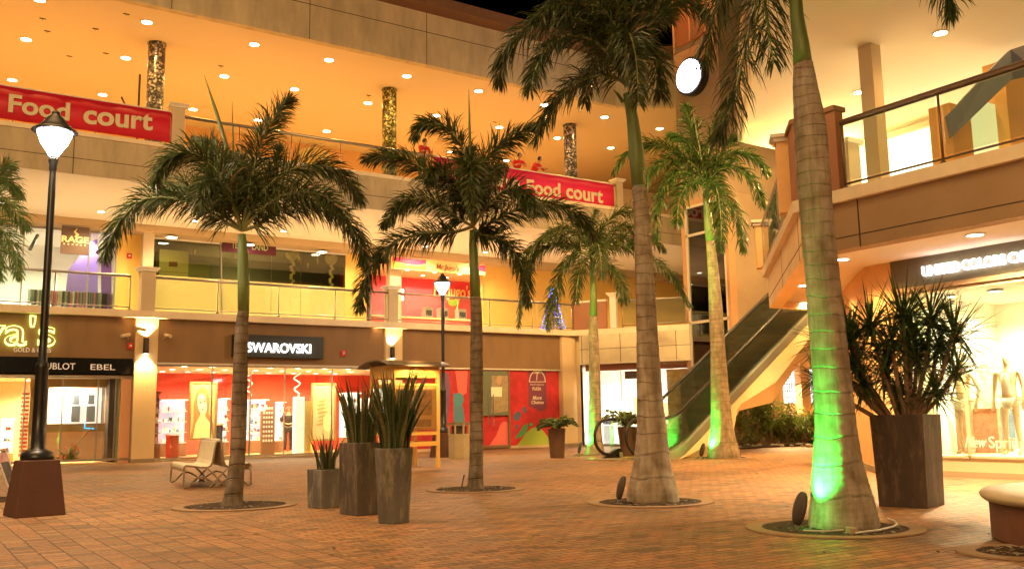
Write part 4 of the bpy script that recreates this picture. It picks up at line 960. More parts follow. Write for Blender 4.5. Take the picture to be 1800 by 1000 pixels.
yl = mat('yellow_ink', (.95,.72,.25), .5)
lg = thing('wall_lettering', gy(800, 520, YB+2.2), 'big cream name lettering on the pink wall of the juice shop', 'wall sign')
text("Mr.Jugo's", 'lettering', yl, lg, gy(762, 519, YB+3.1), gy(828, 524, YB+3.1), .62, bold=.02, out=(0,-1,0), shear=.1)
cup = thing('cup_graphic', gy(793, 560, YB+2.6), 'painted cup graphic with green drink on the pink juice shop wall', 'wall graphic')
flat(poly_y([(790,527),(809,527),(801,568),(788,568)], YB+3.08), YB+3.08, .01).build('cup', mat('cup_red', (.8,.10,.05), .5), cup)
flat(poly_y([(788,527),(808,527),(804,535),(797,538),(789,536)], YB+3.06), YB+3.06, .01).build('drink', mat('lime_green', (.30,.50,.04), .5), cup)
MB().tube([gy(806,528,YB+3.04), gy(800,566,YB+3.04), gy(786,567,YB+3.04)], .04, 6).build('outline', yl, cup)
mn = thing('menu_screen', gy(704, 518, YB+1), 'pair of glowing white menu screens beside the pier upstairs', 'screen')
for y0, y1 in ((508, 517), (520, 528)): MB().box(xat(697,510,YB+1), xat(710,510,YB+1), YB+.98, YB+1.02, gy(704,y1,YB+1).z, gy(704,y0,YB+1).z).build('screen', emat('screen_white', (1,.95,.85), .8), mn); 
MB().box(xat(710,510,YB+1)+.002, xat(712,510,YB+1), YB+.98, YB+1.05, gy(704,530,YB+1).z, gy(704,506,YB+1).z).build('case', black, mn)
rd = thing('round_sign', gy(698, 500, YB-1.0), 'round pale hanging sign beside the balcony pier of the juice shop', 'sign')
c = gy(698, 500, YB-1.0); flat(ell(c.x, c.z, .16*1.0, .17, 20), YB-.3, .05).build('disc', mat('disc_cream', (.9,.75,.4), .5), rd)
MB().tube([(c.x, YB-.28, c.z+.17), (c.x, YB-.28, 8.1)], .012, 5).build('rod', metal, rd)
jc = thing('juice_counter', ((jx0+jx1)/2, YB+.6, 4.72), 'long cream topped juice bar counter with a red front', 'counter')
MB().box(jx0+.1, jx1-.6, YB+.6, YB+1.2, 4.72, 5.85).build('body', mat('counter_red', (.7,.12,.10), .5), jc)
MB().box(jx0+.05, jx1-.55, YB+.5, YB+1.25, 5.85, 5.93).build('top', mat('counter_cream', (.9,.75,.45), .4), jc)
for i, (px, w_) in enumerate(((753, 13), (780, 14), (812, 14))):
    a, b_ = gy(px-w_/2, 560, YB+.8), gy(px+w_/2, 560, YB+.8)
    t = thing('juice_machine', (a.x, YB+.8, 5.93), 'steel juice machine on the pink shop counter, the %s one' % ('left','middle','right')[i], 'machine', 'juice machines')
    MB().box(a.x, b_.x, YB+.75, YB+1.1, 5.93, 6.45).build('body', mat('machine_grey', (.45,.42,.38), .3, .4), t); MB().box(a.x+.05, b_.x-.05, YB+.72, YB+.75, 6.05, 6.3).build('window', mat('machine_dark', (.05,.05,.05), .2), t)
    MB().tube([(a.x+.1, YB+.7, 6.1), (a.x+.1, YB+.7, 5.97)], .02, 6).build('tap', metal, t)
# christmas tree of blue lights
c = gy(972, 560, YB-3.5); xt = thing('light_tree', (c.x, YB-3.5, 4.72), 'small tree of blue and white fairy lights behind the palm fronds upstairs', 'decoration')
bl = emat('blue_bulb', (.03,.06,1), 1.6); wl = emat('ice_bulb', (.4,.7,1), 1.2); mb = MB(); gb_ = MB()
for i in range(260):
    h = i/260; a = i*.42; r_ = (1-h)*.62+.05; q = (c.x+r_*math.cos(a), YB-3.5+r_*math.sin(a), 4.85+h*2.2+rnd.uniform(-.04,.04)); mb.mat(0 if rnd.random() < .6 else 1).ball(q, .02, 5, 3)
    v_ = V((math.cos(a), math.sin(a), -.4)); gb_.add([V(q)-v_*.3+V((0,0,.02)), V(q)-v_*.3-V((0,0,.03)), V(q)+v_*.12], [(0,1,2)])
mb.build('bulbs', [bl, wl], xt)['kind'] = 'stuff'; gb_.build('needles', mat('dark_green_cone', (.02,.05,.02), .8), xt); MB().tube([(c.x,YB-3.5,4.72),(c.x,YB-3.5,7.1)], .03, 6).build('trunk', mat('dark_wood'), xt)

# ================================================================== LIFT TOWER
D = thing('corner_building', (15, 8, 0), 'two storey corner building on the right with brown balcony fascia and brightly lit shops', 'building')
T = thing('lift_tower', (28, 25.4, 0), 'tall tan lift tower with dark glass front, louvre and round clock behind the escalator', 'tower')
tan = mat('tower_tan', (.36,.26,.16), .85, var=.10, vs=.8, bump=.2); ob = mat('tower_orange_edge', (.50,.28,.14), .8, var=.06)
XT = 25.9; ya, yb = 26.75, 24.36
part(MB().box(XT, XT+.35, 26.55, 26.8, 0, 9.6).box(XT, XT+.35, yb-.02, yb+.12, 0, 9.6).box(XT, XT+.35, yb+.12, 26.55, 9.3, 9.6), 'jamb', ob, T)
part(MB().box(XT+.36, XT+6, yb-.02, 26.8, 9.6, 24).box(XT, XT+.36, yb-.02, 26.8, 9.6, 24), 'upper_shaft', tan, T)
part(MB().box(XT+2.6, XT+2.7, yb+.1, 26.8, 0, 9.6).box(XT+.35, XT+2.7, 26.7, 26.8, 0, 9.6), 'shaft_lining', mat('shaft_dark', (.10,.085,.06), .6, var=.3, vs=2), T)
part(MB().box(XT+.36, XT+18, yb, yb+.25, 0, 3.3).box(XT+.36, XT+18, yb, yb+.25, 4.6, 24).box(XT+.36, XT+6, yb-.001, yb+.25, 3.3, 4.6), 'side_wall', tan, T)
light('court_fill', 'POINT', (21.8, 16.9, 8.45), 420, (1,.58,.20), parent=D, radius=.12); light('court_fill', 'POINT', (26.5, 17.0, 8.45), 420, (1,.58,.20), parent=D, radius=.12)  # added points under the upper ceiling, brightening tower wall and truss
zs = [0.05, 4.72, 8.17, 9.3]
mm = MB()
for z_ in zs: mm.box(XT-.03, XT+.05, yb+.12, 26.55, z_-.05, z_+.05)
mm.box(XT-.03, XT+.05, 26.47, 26.55, .1, 9.25).box(XT-.03, XT+.05, yb+.12, yb+.18, .1, 9.25)
mm.build('glazing_frame', mat('mullion', (.65,.58,.48), .4, .3), T)
for i, (a, b_) in enumerate(zip(zs, zs[1:])): MB().box(XT+.03, XT+.04, yb+.18, 26.47, a+.05, b_-.05).build('glass_panel', pane_dark, T)
for z_ in (3.6, 6.9): 
    c = MB().lathe([(1e-5,0),(.16,0),(.16,.03)], (XT+1.3, 25.5, z_), 14).build('lift_lamp', emat('dim_lamp', (1,.7,.4), 1), T)
light('lamp', 'POINT', (XT+1.3, 25.5, 6.5), 10, CREAM, parent=T, radius=.1)
MB().box(XT+.9, XT+2.2, 24.9, 26.2, 4.7, 7.1).build('lift_car', mat('lift_car_dark', (.14,.12,.10), .3, .4), T)
jj = MB()
for z_ in (4.65, 9.62, 13.1): jj.box(XT+.4, XT+14, yb-.006, yb+.01, z_, z_+.02)
for x_ in (XT+2.4, XT+4.9, XT+7.4): jj.box(x_, x_+.02, yb-.006, yb+.01, 4.6, 18)
for z_ in (12.6, 15.8): jj.box(XT-.006, XT+.01, yb, 26.8, z_, z_+.02)
jj.build('panel_joints', joint_m, T)
lv = thing('louvre', (XT-.06, 25.6, 15.8), 'slatted louvre vent glowing orange high on the lift tower', 'vent')
MB().box(XT-.06, XT-.003, 24.85, 26.6, 16.0, 18.4).build('backing', mat('louvre_back', (.55,.20,.08), .7), lv)
mb = MB()
for i in range(24): zz_ = 16.05+i*.1; mb.add([(XT-.12, 24.88, zz_), (XT-.12, 26.57, zz_), (XT-.06, 26.57, zz_+.05), (XT-.06, 24.88, zz_+.05), (XT-.12, 24.88, zz_+.015), (XT-.12, 26.57, zz_+.015), (XT-.06, 26.57, zz_+.065), (XT-.06, 24.88, zz_+.065)], [(0,1,2,3),(4,7,6,5),(0,4,5,1),(3,2,6,7)])
mb.box(XT-.13, XT-.06, 24.82, 24.88, 16, 18.4).box(XT-.13, XT-.06, 26.57, 26.63, 16, 18.4).box(XT-.125, XT-.06, 25.68, 25.74, 16, 18.4)
mb.build('slats', mat('slat_tan', (.45,.28,.16), .6), lv)
light('lamp', 'SPOT', (XT-2.2, 25.6, 19.6), 260, (1,.35,.10), parent=T, aim=(XT, 25.7, 17.4), radius=.15, spot=60)
ck = thing('round_clock', (XT-.3, 25.95, 14), 'large round blank white glowing clock face on the lift tower', 'clock')
def disc_x(x0, x1, cy, cz, ry, rz, n=40): 
    mb = MB(); r = [(cy+ry*math.cos(2*PI*i/n), cz+rz*math.sin(2*PI*i/n)) for i in range(n)]
    return mb.add([(x0, a, b_) for a, b_ in r]+[(x1, a, b_) for a, b_ in r], [tuple(range(n)), tuple(range(2*n-1, n-1, -1))]+[(i, n+i, n+(i+1)%n, (i+1)%n) for i in range(n)])
cz = gx(1211, 134, XT-.35); disc_x(XT-.40, XT-.36, cz.y, cz.z, .66, .66).build('face', emat('clock_face', (1,.97,1), 3), ck)
disc_x(XT-.36, XT-.003, cz.y, cz.z, .76, .76).build('casing', mat('clock_black', (.02,.018,.02), .4), ck)
disc_x(XT-.43, XT-.40, cz.y, cz.z, .03, .03, 12).build('hub', mat('hub_grey', (.4,.4,.4), .4), ck)

# ================================================================== RIGHT BUILDING (runs along Y, front slab edge at X = 12.45)
k0, k1 = (12.45, 10.2), (17.75, 15.6)
foot = [(12.45,-6), k0, k1, (27.2, 15.6), (27.2, 30), (40,30), (40,-6)]
foot = [(12.45,-6), k0, k1, (22.6, 15.6), (26, 18.2), (40, 18.2), (40,-6)]
part(MB().prism(foot, 4.46, 4.66), 'balcony_slab', mat('slab_cream'), D)
tf = mat('brown_balcony_fascia', (.34,.225,.13), .85, var=.10, vs=.7, bump=.25, bs=50)
def inset(a, b_, o): 
    d = (V((b_[0]-a[0], b_[1]-a[1], 0))).normalized(); n = V((d.y, -d.x, 0)); return V((a[0], a[1], 0))+n*o, V((b_[0], b_[1], 0))+n*o
fz0, fz1 = 3.70, 4.46
part(MB().prism([(12.57,-6),(12.57,10.15),(17.75+.03,15.45),(22.6,15.48),(22.6,15.68),(17.63,15.68),(12.45+.3,10.75-.05)] if False else [(12.56,-6),(12.56,10.15),(12.86,10.02),(12.86,-6)], fz0, fz1), 'balcony_fascia', tf, D)
part(MB().prism([(12.56,10.15),(17.80,15.48),(18.02,15.26),(12.86,10.02)], fz0, fz1).prism([(17.80,15.48),(22.6,15.48),(22.6,15.26),(18.02,15.26)], fz0, fz1), 'balcony_fascia', mat('balcony_fascia_lit', (.85,.66,.42), .85, var=.08, vs=.8, bump=.2), D)  # same fascia, paler: light from the facing building put into its colour
jj = MB()
for y_ in (-1.6, 2.2, 6.0, 9.02): jj.box(12.555, 12.57, y_-.012, y_+.012, fz0, fz1)
jj.box(12.555, 12.57, -6, 10.15, 3.89, 3.905)
dd = V((1,1,0)).normalized(); dn = V((1,-1,0)).normalized()
p0 = V((12.56,10.15,0))-dn*.004; p1 = V((17.8,15.48,0))-dn*.004
jj.slab(p1, p0, .01, 3.93, 3.945)
for t_ in (.06, .5): q = p0+(p1-p0)*t_; jj.slab(q+dd*.012, q-dd*.012, .01, fz0, fz1)
jj.build('panel_joints', joint_m, D)
part(MB().prism([(12.87,-6),(12.87,10.0),(18.05,15.24),(40,15.24),(40,-6)], 3.86, 3.90), 'shop_soffit', ceil_m, D)
# shop wall, pier
XS = 15.3
part(MB().prism([(XS,10.35),(XS,10.95),(XS+.55,11.5),(19.2,14.6),(19.7,14.2),(16.2,10.35)], .12, 3.86), 'shop_pier', orangewall if False else mat('peach_wall', (.78,.48,.22), .85, var=.06), D)
part(MB().prism([(XS-.04,10.30),(XS-.04,10.97),(XS+.53,11.54),(19.2,14.64),(19.7,14.2),(16.2,10.30)], 0, .12), 'skirting', mat('skirting_tan'), D)
part(MB().box(40, 40.3, -6, 30, 0, 9).box(12.45, 40, -6.3, -6, 0, 9), 'end_wall', tan, D)
# the boutique: interior, header, window
part(MB().box(XS+.02, XS+3.2, -3.9, 10.33, .32, .36), 'boutique_floor', mat('boutique_floor', (.8,.75,.6), .3), D); part(MB().box(XS+.02, XS+3.2, -3.9, 10.33, 3.22, 3.26), 'boutique_ceiling', uw, D); part(MB().box(XS+.02, XS+3.2, 10.27, 10.33, .36, 3.22), 'boutique_side_wall', uw, D)
part(MB().box(XS+3.2, XS+3.3, -3.9, 10.33, 0, 3.3), 'boutique_back', uw, D)
part(MB().box(XS, XS+3.3, -3.9, 10.34, 0, .32), 'window_plinth', mat('plinth_tan', (.55,.45,.28), .5), D)
part(MB().box(XS-.05, XS, -3.9, 10.34, 0, .10), 'kickplate', mat('kick', (.4,.3,.18), .5), D)
bs = thing('shop_sign', (XS, 6, 3.3), 'dark green brown fascia board with glowing white capital letters above the boutique window', 'sign')
MB().box(XS-.06, XS+.4, -3.9, 10.35, 3.34, 3.86).build('board', mat('olive_board', (.13,.11,.065), .35, var=.1), bs)
MB().box(XS-.10, XS-.06, -3.9, 10.35, 3.26, 3.34).build('lower_trim', mat('trim_tan', (.4,.26,.13), .5), bs)
zb = 3.50
def onX(px, py): q = gx(px, py, XS-.12); return q
a = onX(1621, 482); b_ = onX(1800, 466)
emw = emat('sign_glow', (1,.90,.84), 2.2)
for w_, pxa, pxb in (('UNITED', 1621, 1687), ('COLORS', 1692, 1768), ('OF', 1774, 1808)):
    ya_ = onX(pxa, 475).y; yb_ = onX(pxb, 465).y
    text(w_, 'lettering', emw, bs, (XS-.10, ya_, zb), (XS-.10, yb_, zb), .175, extrude=.04, bold=.022, out=(-1,0,0))
bw_ = thing('shop_window', (XS, 6, .32), 'large boutique display window on the right with mannequins inside', 'shop window')
mb = MB(); ys_ = [10.30, gx(1640, 700, XS).y, gx(1697, 700, XS).y, 6.2, 3.0, 0, -3.8]
for y_ in ys_: mb.box(XS-.02, XS+.04, y_-.02, y_+.02, .32, 3.26)
mb.box(XS-.02, XS+.04, -3.8, 10.3, 3.2, 3.26).box(XS-.02, XS+.04, -3.8, 10.3, .32, .36)
mb.build('frame', mat('frame_cream', (.7,.6,.4), .4, .3), bw_)
for a, b_ in zip(ys_, ys_[1:]): MB().box(XS, XS+.012, b_+.025, a-.025, .37, 3.19).build('pane', pane, bw_)
text('New', 'lettering', white_trim, bw_, (XS-.02, gx(1700,805,XS).y, .50), (XS-.02, gx(1738,803,XS).y, .50), .20, extrude=.012, bold=.005, out=(-1,0,0), shear=.35)
text('Spring', 'lettering', white_trim, bw_, (XS-.02, gx(1742,803,XS).y, .50), (XS-.02, gx(1806,800,XS).y, .50), .20, extrude=.012, bold=.004, out=(-1,0,0))
for i, y_ in enumerate((9.7, 8.9, 8.1, 7.2, 6.2, 5.0)):
    downlight((XS+.8, y_, 3.2), 'bright window spotlight in the boutique ceiling, %s from the pier' % ORD[i], 'boutique window spotlights', glow_c, 85, (1,.82,.52), r=.10)
    light('lamp', 'SPOT', (XS+2.2, y_, 3.15), 50, (1,.80,.48), parent=D, aim=(XS+2.2, y_, 1), radius=.1, spot=150)
# posters / brick screen at the back of the window
bp = thing('poster_panel', (XS+2.2, 7.9, .32), 'big bleached poster of a figure in denim shorts behind the mannequins', 'poster')
MB().box(XS+2.0, XS+2.05, 6.3, 9.05, .34, 3.1).build('panel', mat('poster_cream', (.80,.62,.34), .6, vs=2, col2=(.9,.8,.55)), bp)
Yp = lambda px: gx(px, 700, XS+2).y
def patch(name, pts, m): 
    q = [(gx(x, y, XS+1.99).y, gx(x, y, XS+1.99).z) for x, y in pts]; n = len(q)
    MB().add([(XS+1.985, a, b_) for a, b_ in q]+[(XS+1.998, a, b_) for a, b_ in q], [tuple(range(n)), tuple(range(2*n-1, n-1, -1))]+[(i, n+i, n+(i+1)%n, (i+1)%n) for i in range(n)]).build(name, m, bp)
patch('denim', [(1722,718),(1780,718),(1786,770),(1750,774),(1718,770)], mat('denim', (.16,.26,.36), .7, var=.35, vs=12, stretch=(1,1,6)))
patch('legs', [(1720,771),(1786,771),(1780,800),(1726,800)], mat('leg_tone', (.50,.26,.13), .6))
patch('blouse', [(1722,640),(1775,632),(1782,717),(1722,717)], mat('blouse_floral', (.95,.85,.55), .6, vs=9, col2=(.90,.62,.25)))
bk = thing('brick_screen', (XS+1.2, 9.6, .32), 'low red brick textured display screen at the left of the boutique window', 'screen')
MB().box(XS+1.2, XS+1.3, 9.3, 10.1, .34, 1.15).build('panel', mat('brick_print', (.55,.25,.14), .7, var=.3, vs=9), bk)
MB().box(XS+1.18, XS+1.32, 9.28, 10.12, 1.15, 1.19).build('top', white_trim, bk)
MB().box(XS+.06, XS+.5, 10.0, 10.04, .36, 3.2).build('divider', mat('green_edge', (.55,.6,.35), .4), bk)
# soffit lights under the right balcony
k = 0
for px, py in ((1714, 412), (1480, 455), (1412, 501), (1410, 532)):
    p = gz(px, py, 3.86); k += 1
    downlight((p.x, p.y, 3.86), 'round soffit light under the right balcony, %s' % ('above the shop sign','beside the tall trunk at the right','farther one behind the tall trunk','nearest to the escalator')[k-1], 'soffit lights under the right balcony', glow_c, 560 if k == 1 else 170, (1,.76,.42) if k == 1 else (1,.57,.18), r=.12)
for p, l_ in (((20.5, 14.4), 'deep under the balcony behind the tall trunk'), ((24.5, 14.6), 'deepest, beyond the escalator truss')):  # added lamps, hidden from view, brightening the escalator truss
    downlight((p[0], p[1], 3.86), 'added soffit light under the right balcony, '+l_, 'soffit lights under the right balcony', glow_c, 230, (1,.57,.18), r=.12)
for p in ((14.0, 4.5), (14.0, 1.0), (14.0, -2.5)):
    downlight((p[0], p[1], 3.86), 'round soffit light under the right balcony beyond the right edge', 'soffit lights under the right balcony', glow_c, 170, (1,.62,.24), r=.12)
em_ = thing('wall_lamp', gz(1486, 498, 3.3), 'small glowing white lamp on the wall edge behind the tall trunk', 'wall lamp')
c = gx(1484, 499, 17.6); MB().box(c.x-.08, c.x+.08, c.y-.2, c.y+.2, c.z-.08, c.z+.08).build('lens', emat('lamp_white', (1,.95,.85), 8), em_)
MB().box(c.x+.082, c.x+.2, c.y-.22, c.y+.22, c.z-.1, c.z+.1).build('casing', black, em_)
# ground floor wall behind the escalator plants with small bright windows
part(MB().box(XT+2.2, XT+16, yb-.55, yb-.40, 0, .95), 'planter_wall', redbrown, D)
MB().box(XT+2.1, XT+16, yb-.6, yb-.38, .95, 1.05).build('planter_coping', mat('coping_orange', (.75,.42,.2), .7), D)
for i, (px0, px1) in enumerate(((1377, 1406), (1425, 1440))):
    a, b_ = gy(px0, 708, yb-.02), gy(px1, 650, yb-.02); t = thing('lit_window', (a.x, yb, a.z), 'small bright window with black bars under the escalator, the %s one' % ('left','right')[i], 'window', 'small bright windows')
    MB().box(a.x, b_.x, yb-.03, yb-.003, a.z, b_.z).build('pane', emat('window_bright', (1,.93,.8), .8), t)
    mb = MB()
    for q in range(4): xx = a.x+(b_.x-a.x)*(.1+q*.12); mb.box(xx, xx+.03, yb-.05, yb-.03, a.z+.1, b_.z-.1)
    for q in range(4): zz_ = a.z+(b_.z-a.z)*(.15+q*.2); mb.box(a.x+.1, a.x+(b_.x-a.x)*.48, yb-.052, yb-.032, zz_, zz_+.03)
    mb.box(a.x-.08, a.x, yb-.06, yb-.003, a.z-.08, b_.z+.08).box(b_.x, b_.x+.08, yb-.06, yb-.003, a.z-.08, b_.z+.08)
    mb.build('bars', black, t)
for i, xx in enumerate((28.2, 31.5, 35.0)):  # added lamps hidden behind the truss to light shrubs and wall
    t = thing('wall_light', (xx, yb-.12, 3.0), 'added light on the tan wall behind the escalator planting, %s' % ORD[i], 'wall light', 'added lights behind the escalator')
    MB().lathe([(.07,2.85),(.07,3.1),(.05,3.1)], (xx, yb-.14, 0), 14).build('cylinder', mat('bronze_black'), t); MB().box(xx-.03, xx+.03, yb-.1, yb-.003, 2.95, 3.0).build('bracket', mat('bronze_black'), t)
    light('lamp', 'SPOT', (xx, yb-.35, 2.8), 330, (1,.68,.28), parent=t, aim=(xx, yb-1.2, 0), radius=.06, spot=140)
part(MB().box(gy(1358,700,yb-.3).x, gy(1376,700,yb-.3).x, yb-.35, yb-.03, 0, 3.3).box(gy(1408,700,yb-.3).x, gy(1424,700,yb-.3).x, yb-.35, yb-.03, 0, 3.3), 'wall_pier', ob, D)
# ---- upper floor of the right building
part(MB().prism([(12.9,-6),(12.9,11.2),(19.6,17.85),(30,17.85),(30,-6)], 8.81, 8.86), 'upper_ceiling', mat('painted_soffit'), D)
part(MB().prism([(12.9,-6),(12.9,11.2),(19.6,17.85),(30,17.85),(30,-6)], 8.861, 10.3), 'upper_fascia', tf, D)
gl_ = MB().prism([(13.0,-6),(13.0,11.15),(19.62,17.75),(19.72,17.75),(13.1,11.1),(13.1,-6)], 8.78, 8.81); gl_.build('ceiling_lip', mat('lip_cream', (.75,.66,.45), .6), D)
part(MB().prism([(12.7,-6),(12.7,10.3),(17.9,15.5),(26,15.5),(26,-6)], 4.661, 4.69), 'upper_tiles', floor_t, D)
for i, (px, py) in enumerate(((1653, 58), (1510, 162))):
    p = gz(px, py, 8.81); downlight((p.x, p.y, 8.81), 'round light in the upper right ceiling, %s' % ('near the top edge','beside the square post')[i], 'lights in the upper right ceiling', glow_top, 25, (1,.56,.17), r=.13)
for p in ((16, 5), (20, 4), (22.5, 8), (24, 13.5), (20, 14.8), (15.6, 8.4)): light('lamp', 'SPOT', (*p, 8.77), 25, (1,.58,.18), parent=D, aim=(*p, 4), radius=.13, spot=155)
def post_at(px_l, px_r, pyt, Y0, w, label, m):
    pass
q = gz(1512, 84, 8.81)
ps = thing('square_post', (16.85, 11.55, 4.69), 'square tan post reaching the upper right ceiling', 'post')
MB().obox((16.85, 11.55, 4.69), .32, .32, 4.12, 0).build('shaft', stucco, ps)
ps = thing('square_post', (20.2, 14.4, 4.69), 'lower pale post seen behind the right balcony railing beside the tall trunk', 'post')
MB().obox((19.4, 14.1, 4.69), .45, .35, 3.0, 0).build('shaft', stucco, ps); MB().obox((19.4, 14.1, 7.69), .6, .5, .12, 0).build('cap', white_trim, ps)
# bright glazed shop upstairs at the right
us = thing('upstairs_shop', (24, 8, 4.69), 'bleached white glowing shop front on the upper right floor', 'shop')
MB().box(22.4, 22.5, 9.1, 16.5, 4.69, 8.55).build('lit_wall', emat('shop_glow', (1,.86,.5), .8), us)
MB().box(22.3, 22.6, 9.0, 16.6, 8.55, 8.7).build('header', white_trim, us)
cb = thing('angular_canopy', (19, 8.6, 6), 'blue grey angular kiosk canopy with orange legs behind the top right railing', 'canopy')
def Pq(x, y, Y): return gy(x, y, Y)
cm = mat('canopy_blue', (.10,.13,.20), .5, var=.15); 
v0, v1, v2, v3, v4, v5 = Pq(1666,203,9.6), Pq(1745,118,8.9), Pq(1776,88,8.6), Pq(1674,241,9.6), Pq(1780,138,8.6), Pq(1830,70,8.1)
v6 = Pq(1830,128,8.1); off = V((.06,.10,0))
MB().add([v0, v1, v2, v4, v3]+[q+off for q in (v0, v1, v2, v4, v3)], [(0,1,2,3,4),(9,8,7,6,5),(0,5,6,1),(1,6,7,2),(3,8,9,4),(4,9,5,0)]).build('sloping_panel', cm, cb)
MB().add([v2, v5, v6, v4]+[q+off for q in (v2, v5, v6, v4)], [(0,1,2,3),(7,6,5,4),(0,4,5,1),(2,6,7,3)]).build('upper_panel', mat('canopy_navy', (.05,.055,.12), .5), cb)
om = mat('canopy_orange', (.80,.42,.12), .7)
for px0, px1, pt in ((1678, 1713, 205), (1780, 1830, 136)):
    a, b_ = Pq(px0, 280, 9.75), Pq(px1, 280, 9.75); MB().box(a.x, b_.x, 9.75, 10.2, 4.69, Pq((px0+px1)/2, pt, 9.75).z+.2).build('leg', om, cb)
a, b_ = Pq(1713, 280, 9.9), Pq(1780, 280, 9.9); MB().box(a.x, b_.x, 10.0, 10.05, 4.69, 7.4).build('glazing', mat('pale_green_glow', (.75,.85,.45), .3, emit=(.9,1,.5), es=.16), cb)
# railings of the right balcony
railing('balcony_railing', [(12.6,-6), (12.6, 9.25)], 4.66, 'bronze railed glass railing on the upper right balcony above the boutique', spacing=1.62, h=1.12, hand=rail_b, thick=.055)
rr = V((12.6,10.3,0)); r1 = V((17.5, 15.3,0))
railing('balcony_railing', [tuple(rr+dd*.75)[:2], tuple(r1)[:2]], 4.66, 'glass railing on the slanting balcony edge above the escalator', spacing=1.9, h=1.05, hand=rail_m, thick=.04)
cp = thing('solid_parapet', (12.7, 9.9, 4.66), 'dark red brown solid corner panel of the right balcony beside the tall trunk', 'panel')
MB().prism([(12.52,9.3),(12.52,10.17),(13.0,10.67),(13.14,10.53),(12.72,10.1),(12.72,9.3)], 4.665, 6.0).build('infill', redbrown, cp)
MB().prism([(12.48,9.28),(12.48,10.19),(12.98,10.72),(13.2,10.50),(12.78,10.08),(12.78,9.28)], 6.0, 6.08).build('coping', mat('coping_brown', (.30,.15,.08), .7), cp)
pier((12.62+.55, 10.35+.55), .30, 4.66, 5.95, 'cream pier with a moulded cap beside the dark red brown corner panel', mat('peach_wall'), R(45))
pier((17.62, 15.42), .32, 4.66, 5.7, 'cream pier at the far end of the slanting balcony', mat('peach_wall'), R(45))

# ================================================================== ESCALATOR
E_ = thing('escalator', (16, 19.4, 0), 'glass sided escalator rising to the right with a glossy cream truss', 'escalator')
ex0, ey0, ey1 = 15.7, 18.75, 20.05
def prof(x):      # step line height
    x -= 17.15
    if x < 0: return .05
    s = .70
    if x < .8: return .05 + s*x*x/1.6
    z = .05 + s*.4 + s*(x-.8); return min(z, 4.66)
xs_ = [ex0+.5+i*.2 for i in range(0, 48)]
xtop = 24.6
xs_ = [x for x in xs_ if x < xtop+1.2]
cladding = mat('glossy_cream_cladding', (.90,.66,.38), .2, .05, var=.05, vs=.6)
for side, y in (('near', ey0), ('far', ey1)):
    sgn = -1 if side == 'near' else 1
    # glass balustrade
    gb = MB(); n = 0; vs = []
    gxs = [x for x in xs_ if x > ex0+.55]
    for x in gxs: 
        z = prof(x); vs += [(x, y, z+.12), (x, y, z+.98), (x, y+.012, z+.12), (x, y+.012, z+.98)]
    fs = []
    for i in range(len(gxs)-1): a = 4*i; fs += [(a, a+4, a+5, a+1), (a+2, a+3, a+7, a+6), (a+1, a+5, a+7, a+3), (a, a+2, a+6, a+4)]
    gb.add(vs, fs).build('balustrade_glass', glass('escalator_glass', (.93,.97,.90), .10, .04, (.5,.55,.35)), E_)
    # handrail loop
    hp = []
    cx, czz, r_ = ex0+.62, .60, .47
    for a in range(-80, 91, 14): hp.append((cx - r_*math.cos(R(a)), y, czz + r_*math.sin(R(a))))
    hp = [(cx+.55, y, .10)] + hp + [(x, y, prof(x)+1.02) for x in xs_ if x > cx+.1]
    MB().tube(hp, .045, 8).build('handrail', mat('handrail_black', (.02,.015,.015), .35), E_, smooth=True)
    # newel foot
    MB().prism([(ex0+.25, y-.07), (ex0+1.0, y-.07), (ex0+1.0, y+.07), (ex0+.25, y+.07)], 0, .02).add([(ex0+.35,y-.06,.02),(ex0+.7,y-.06,.02),(ex0+1.25,y-.06,.26),(ex0+.9,y-.06,.28),(ex0+.35,y+.06,.02),(ex0+.7,y+.06,.02),(ex0+1.25,y+.06,.26),(ex0+.9,y+.06,.28)], [(0,1,2,3),(7,6,5,4),(0,4,5,1),(1,5,6,2),(2,6,7,3),(3,7,4,0)]).build('newel', mat('handrail_black'), E_)
    # skirt band
    vs = []
    sx = [x for x in xs_ if x > ex0+.8]
    for x in sx:
        z = prof(x); vs += [(x, y+sgn*.10, z-.12), (x, y+sgn*.10, z+.13), (x, y-sgn*.12, z-.12), (x, y-sgn*.12, z+.13)]
    fs = []
    for i in range(len(sx)-1): a = 4*i; fs += [(a, a+4, a+5, a+1), (a+2, a+3, a+7, a+6), (a+1, a+5, a+7, a+3), (a, a+2, a+6, a+4)]
    MB().add(vs, fs).build('deck', mat('deck_steel', (.50,.50,.40), .3, .6), E_)
# truss cladding (near side and underside)
vs = []; sx = [x for x in xs_ if x > ex0+.8]
def low(x): 
    if x < 19.55: return .0
    if x < 19.85: return (x-19.55)/.3*1.22
    if x < 21.4: return 1.22 + (x-19.85)*.16
    return 1.47 + (x-21.4)*.93
for x in sx:
    z = prof(x)-.12; l = min(low(x), z-.05); 
    m_ = (z+l)/2; bul = .10*math.sin(min(1, (z-l)/1.5)*PI/2)
    vs += [(x, ey0-.12, z), (x, ey0-.12-bul, m_), (x, ey0-.05, l), (x, ey1+.10, l), (x, ey1+.12, z)]
fs = []
for i in range(len(sx)-1):
    for q in range(4): a = 5*i+q; fs.append((a, a+1, a+6, a+5))
fs.append(tuple(range(5))); fs.append(tuple(5*(len(sx)-1)+q for q in range(5)))
MB().add(vs, fs).build('truss_cladding', cladding, E_)
st_ = MB(); x = 17.2
while x < xtop:
    z = prof(x+.2); st_.box(x, x+.40, ey0+.13, ey1-.13, z-.16, z); x += .40
st_.box(ex0+.9, 17.2, ey0+.13, ey1-.13, -.01, .045)
st_.build('steps', mat('step_metal', (.24,.23,.19), .35, .6), E_)
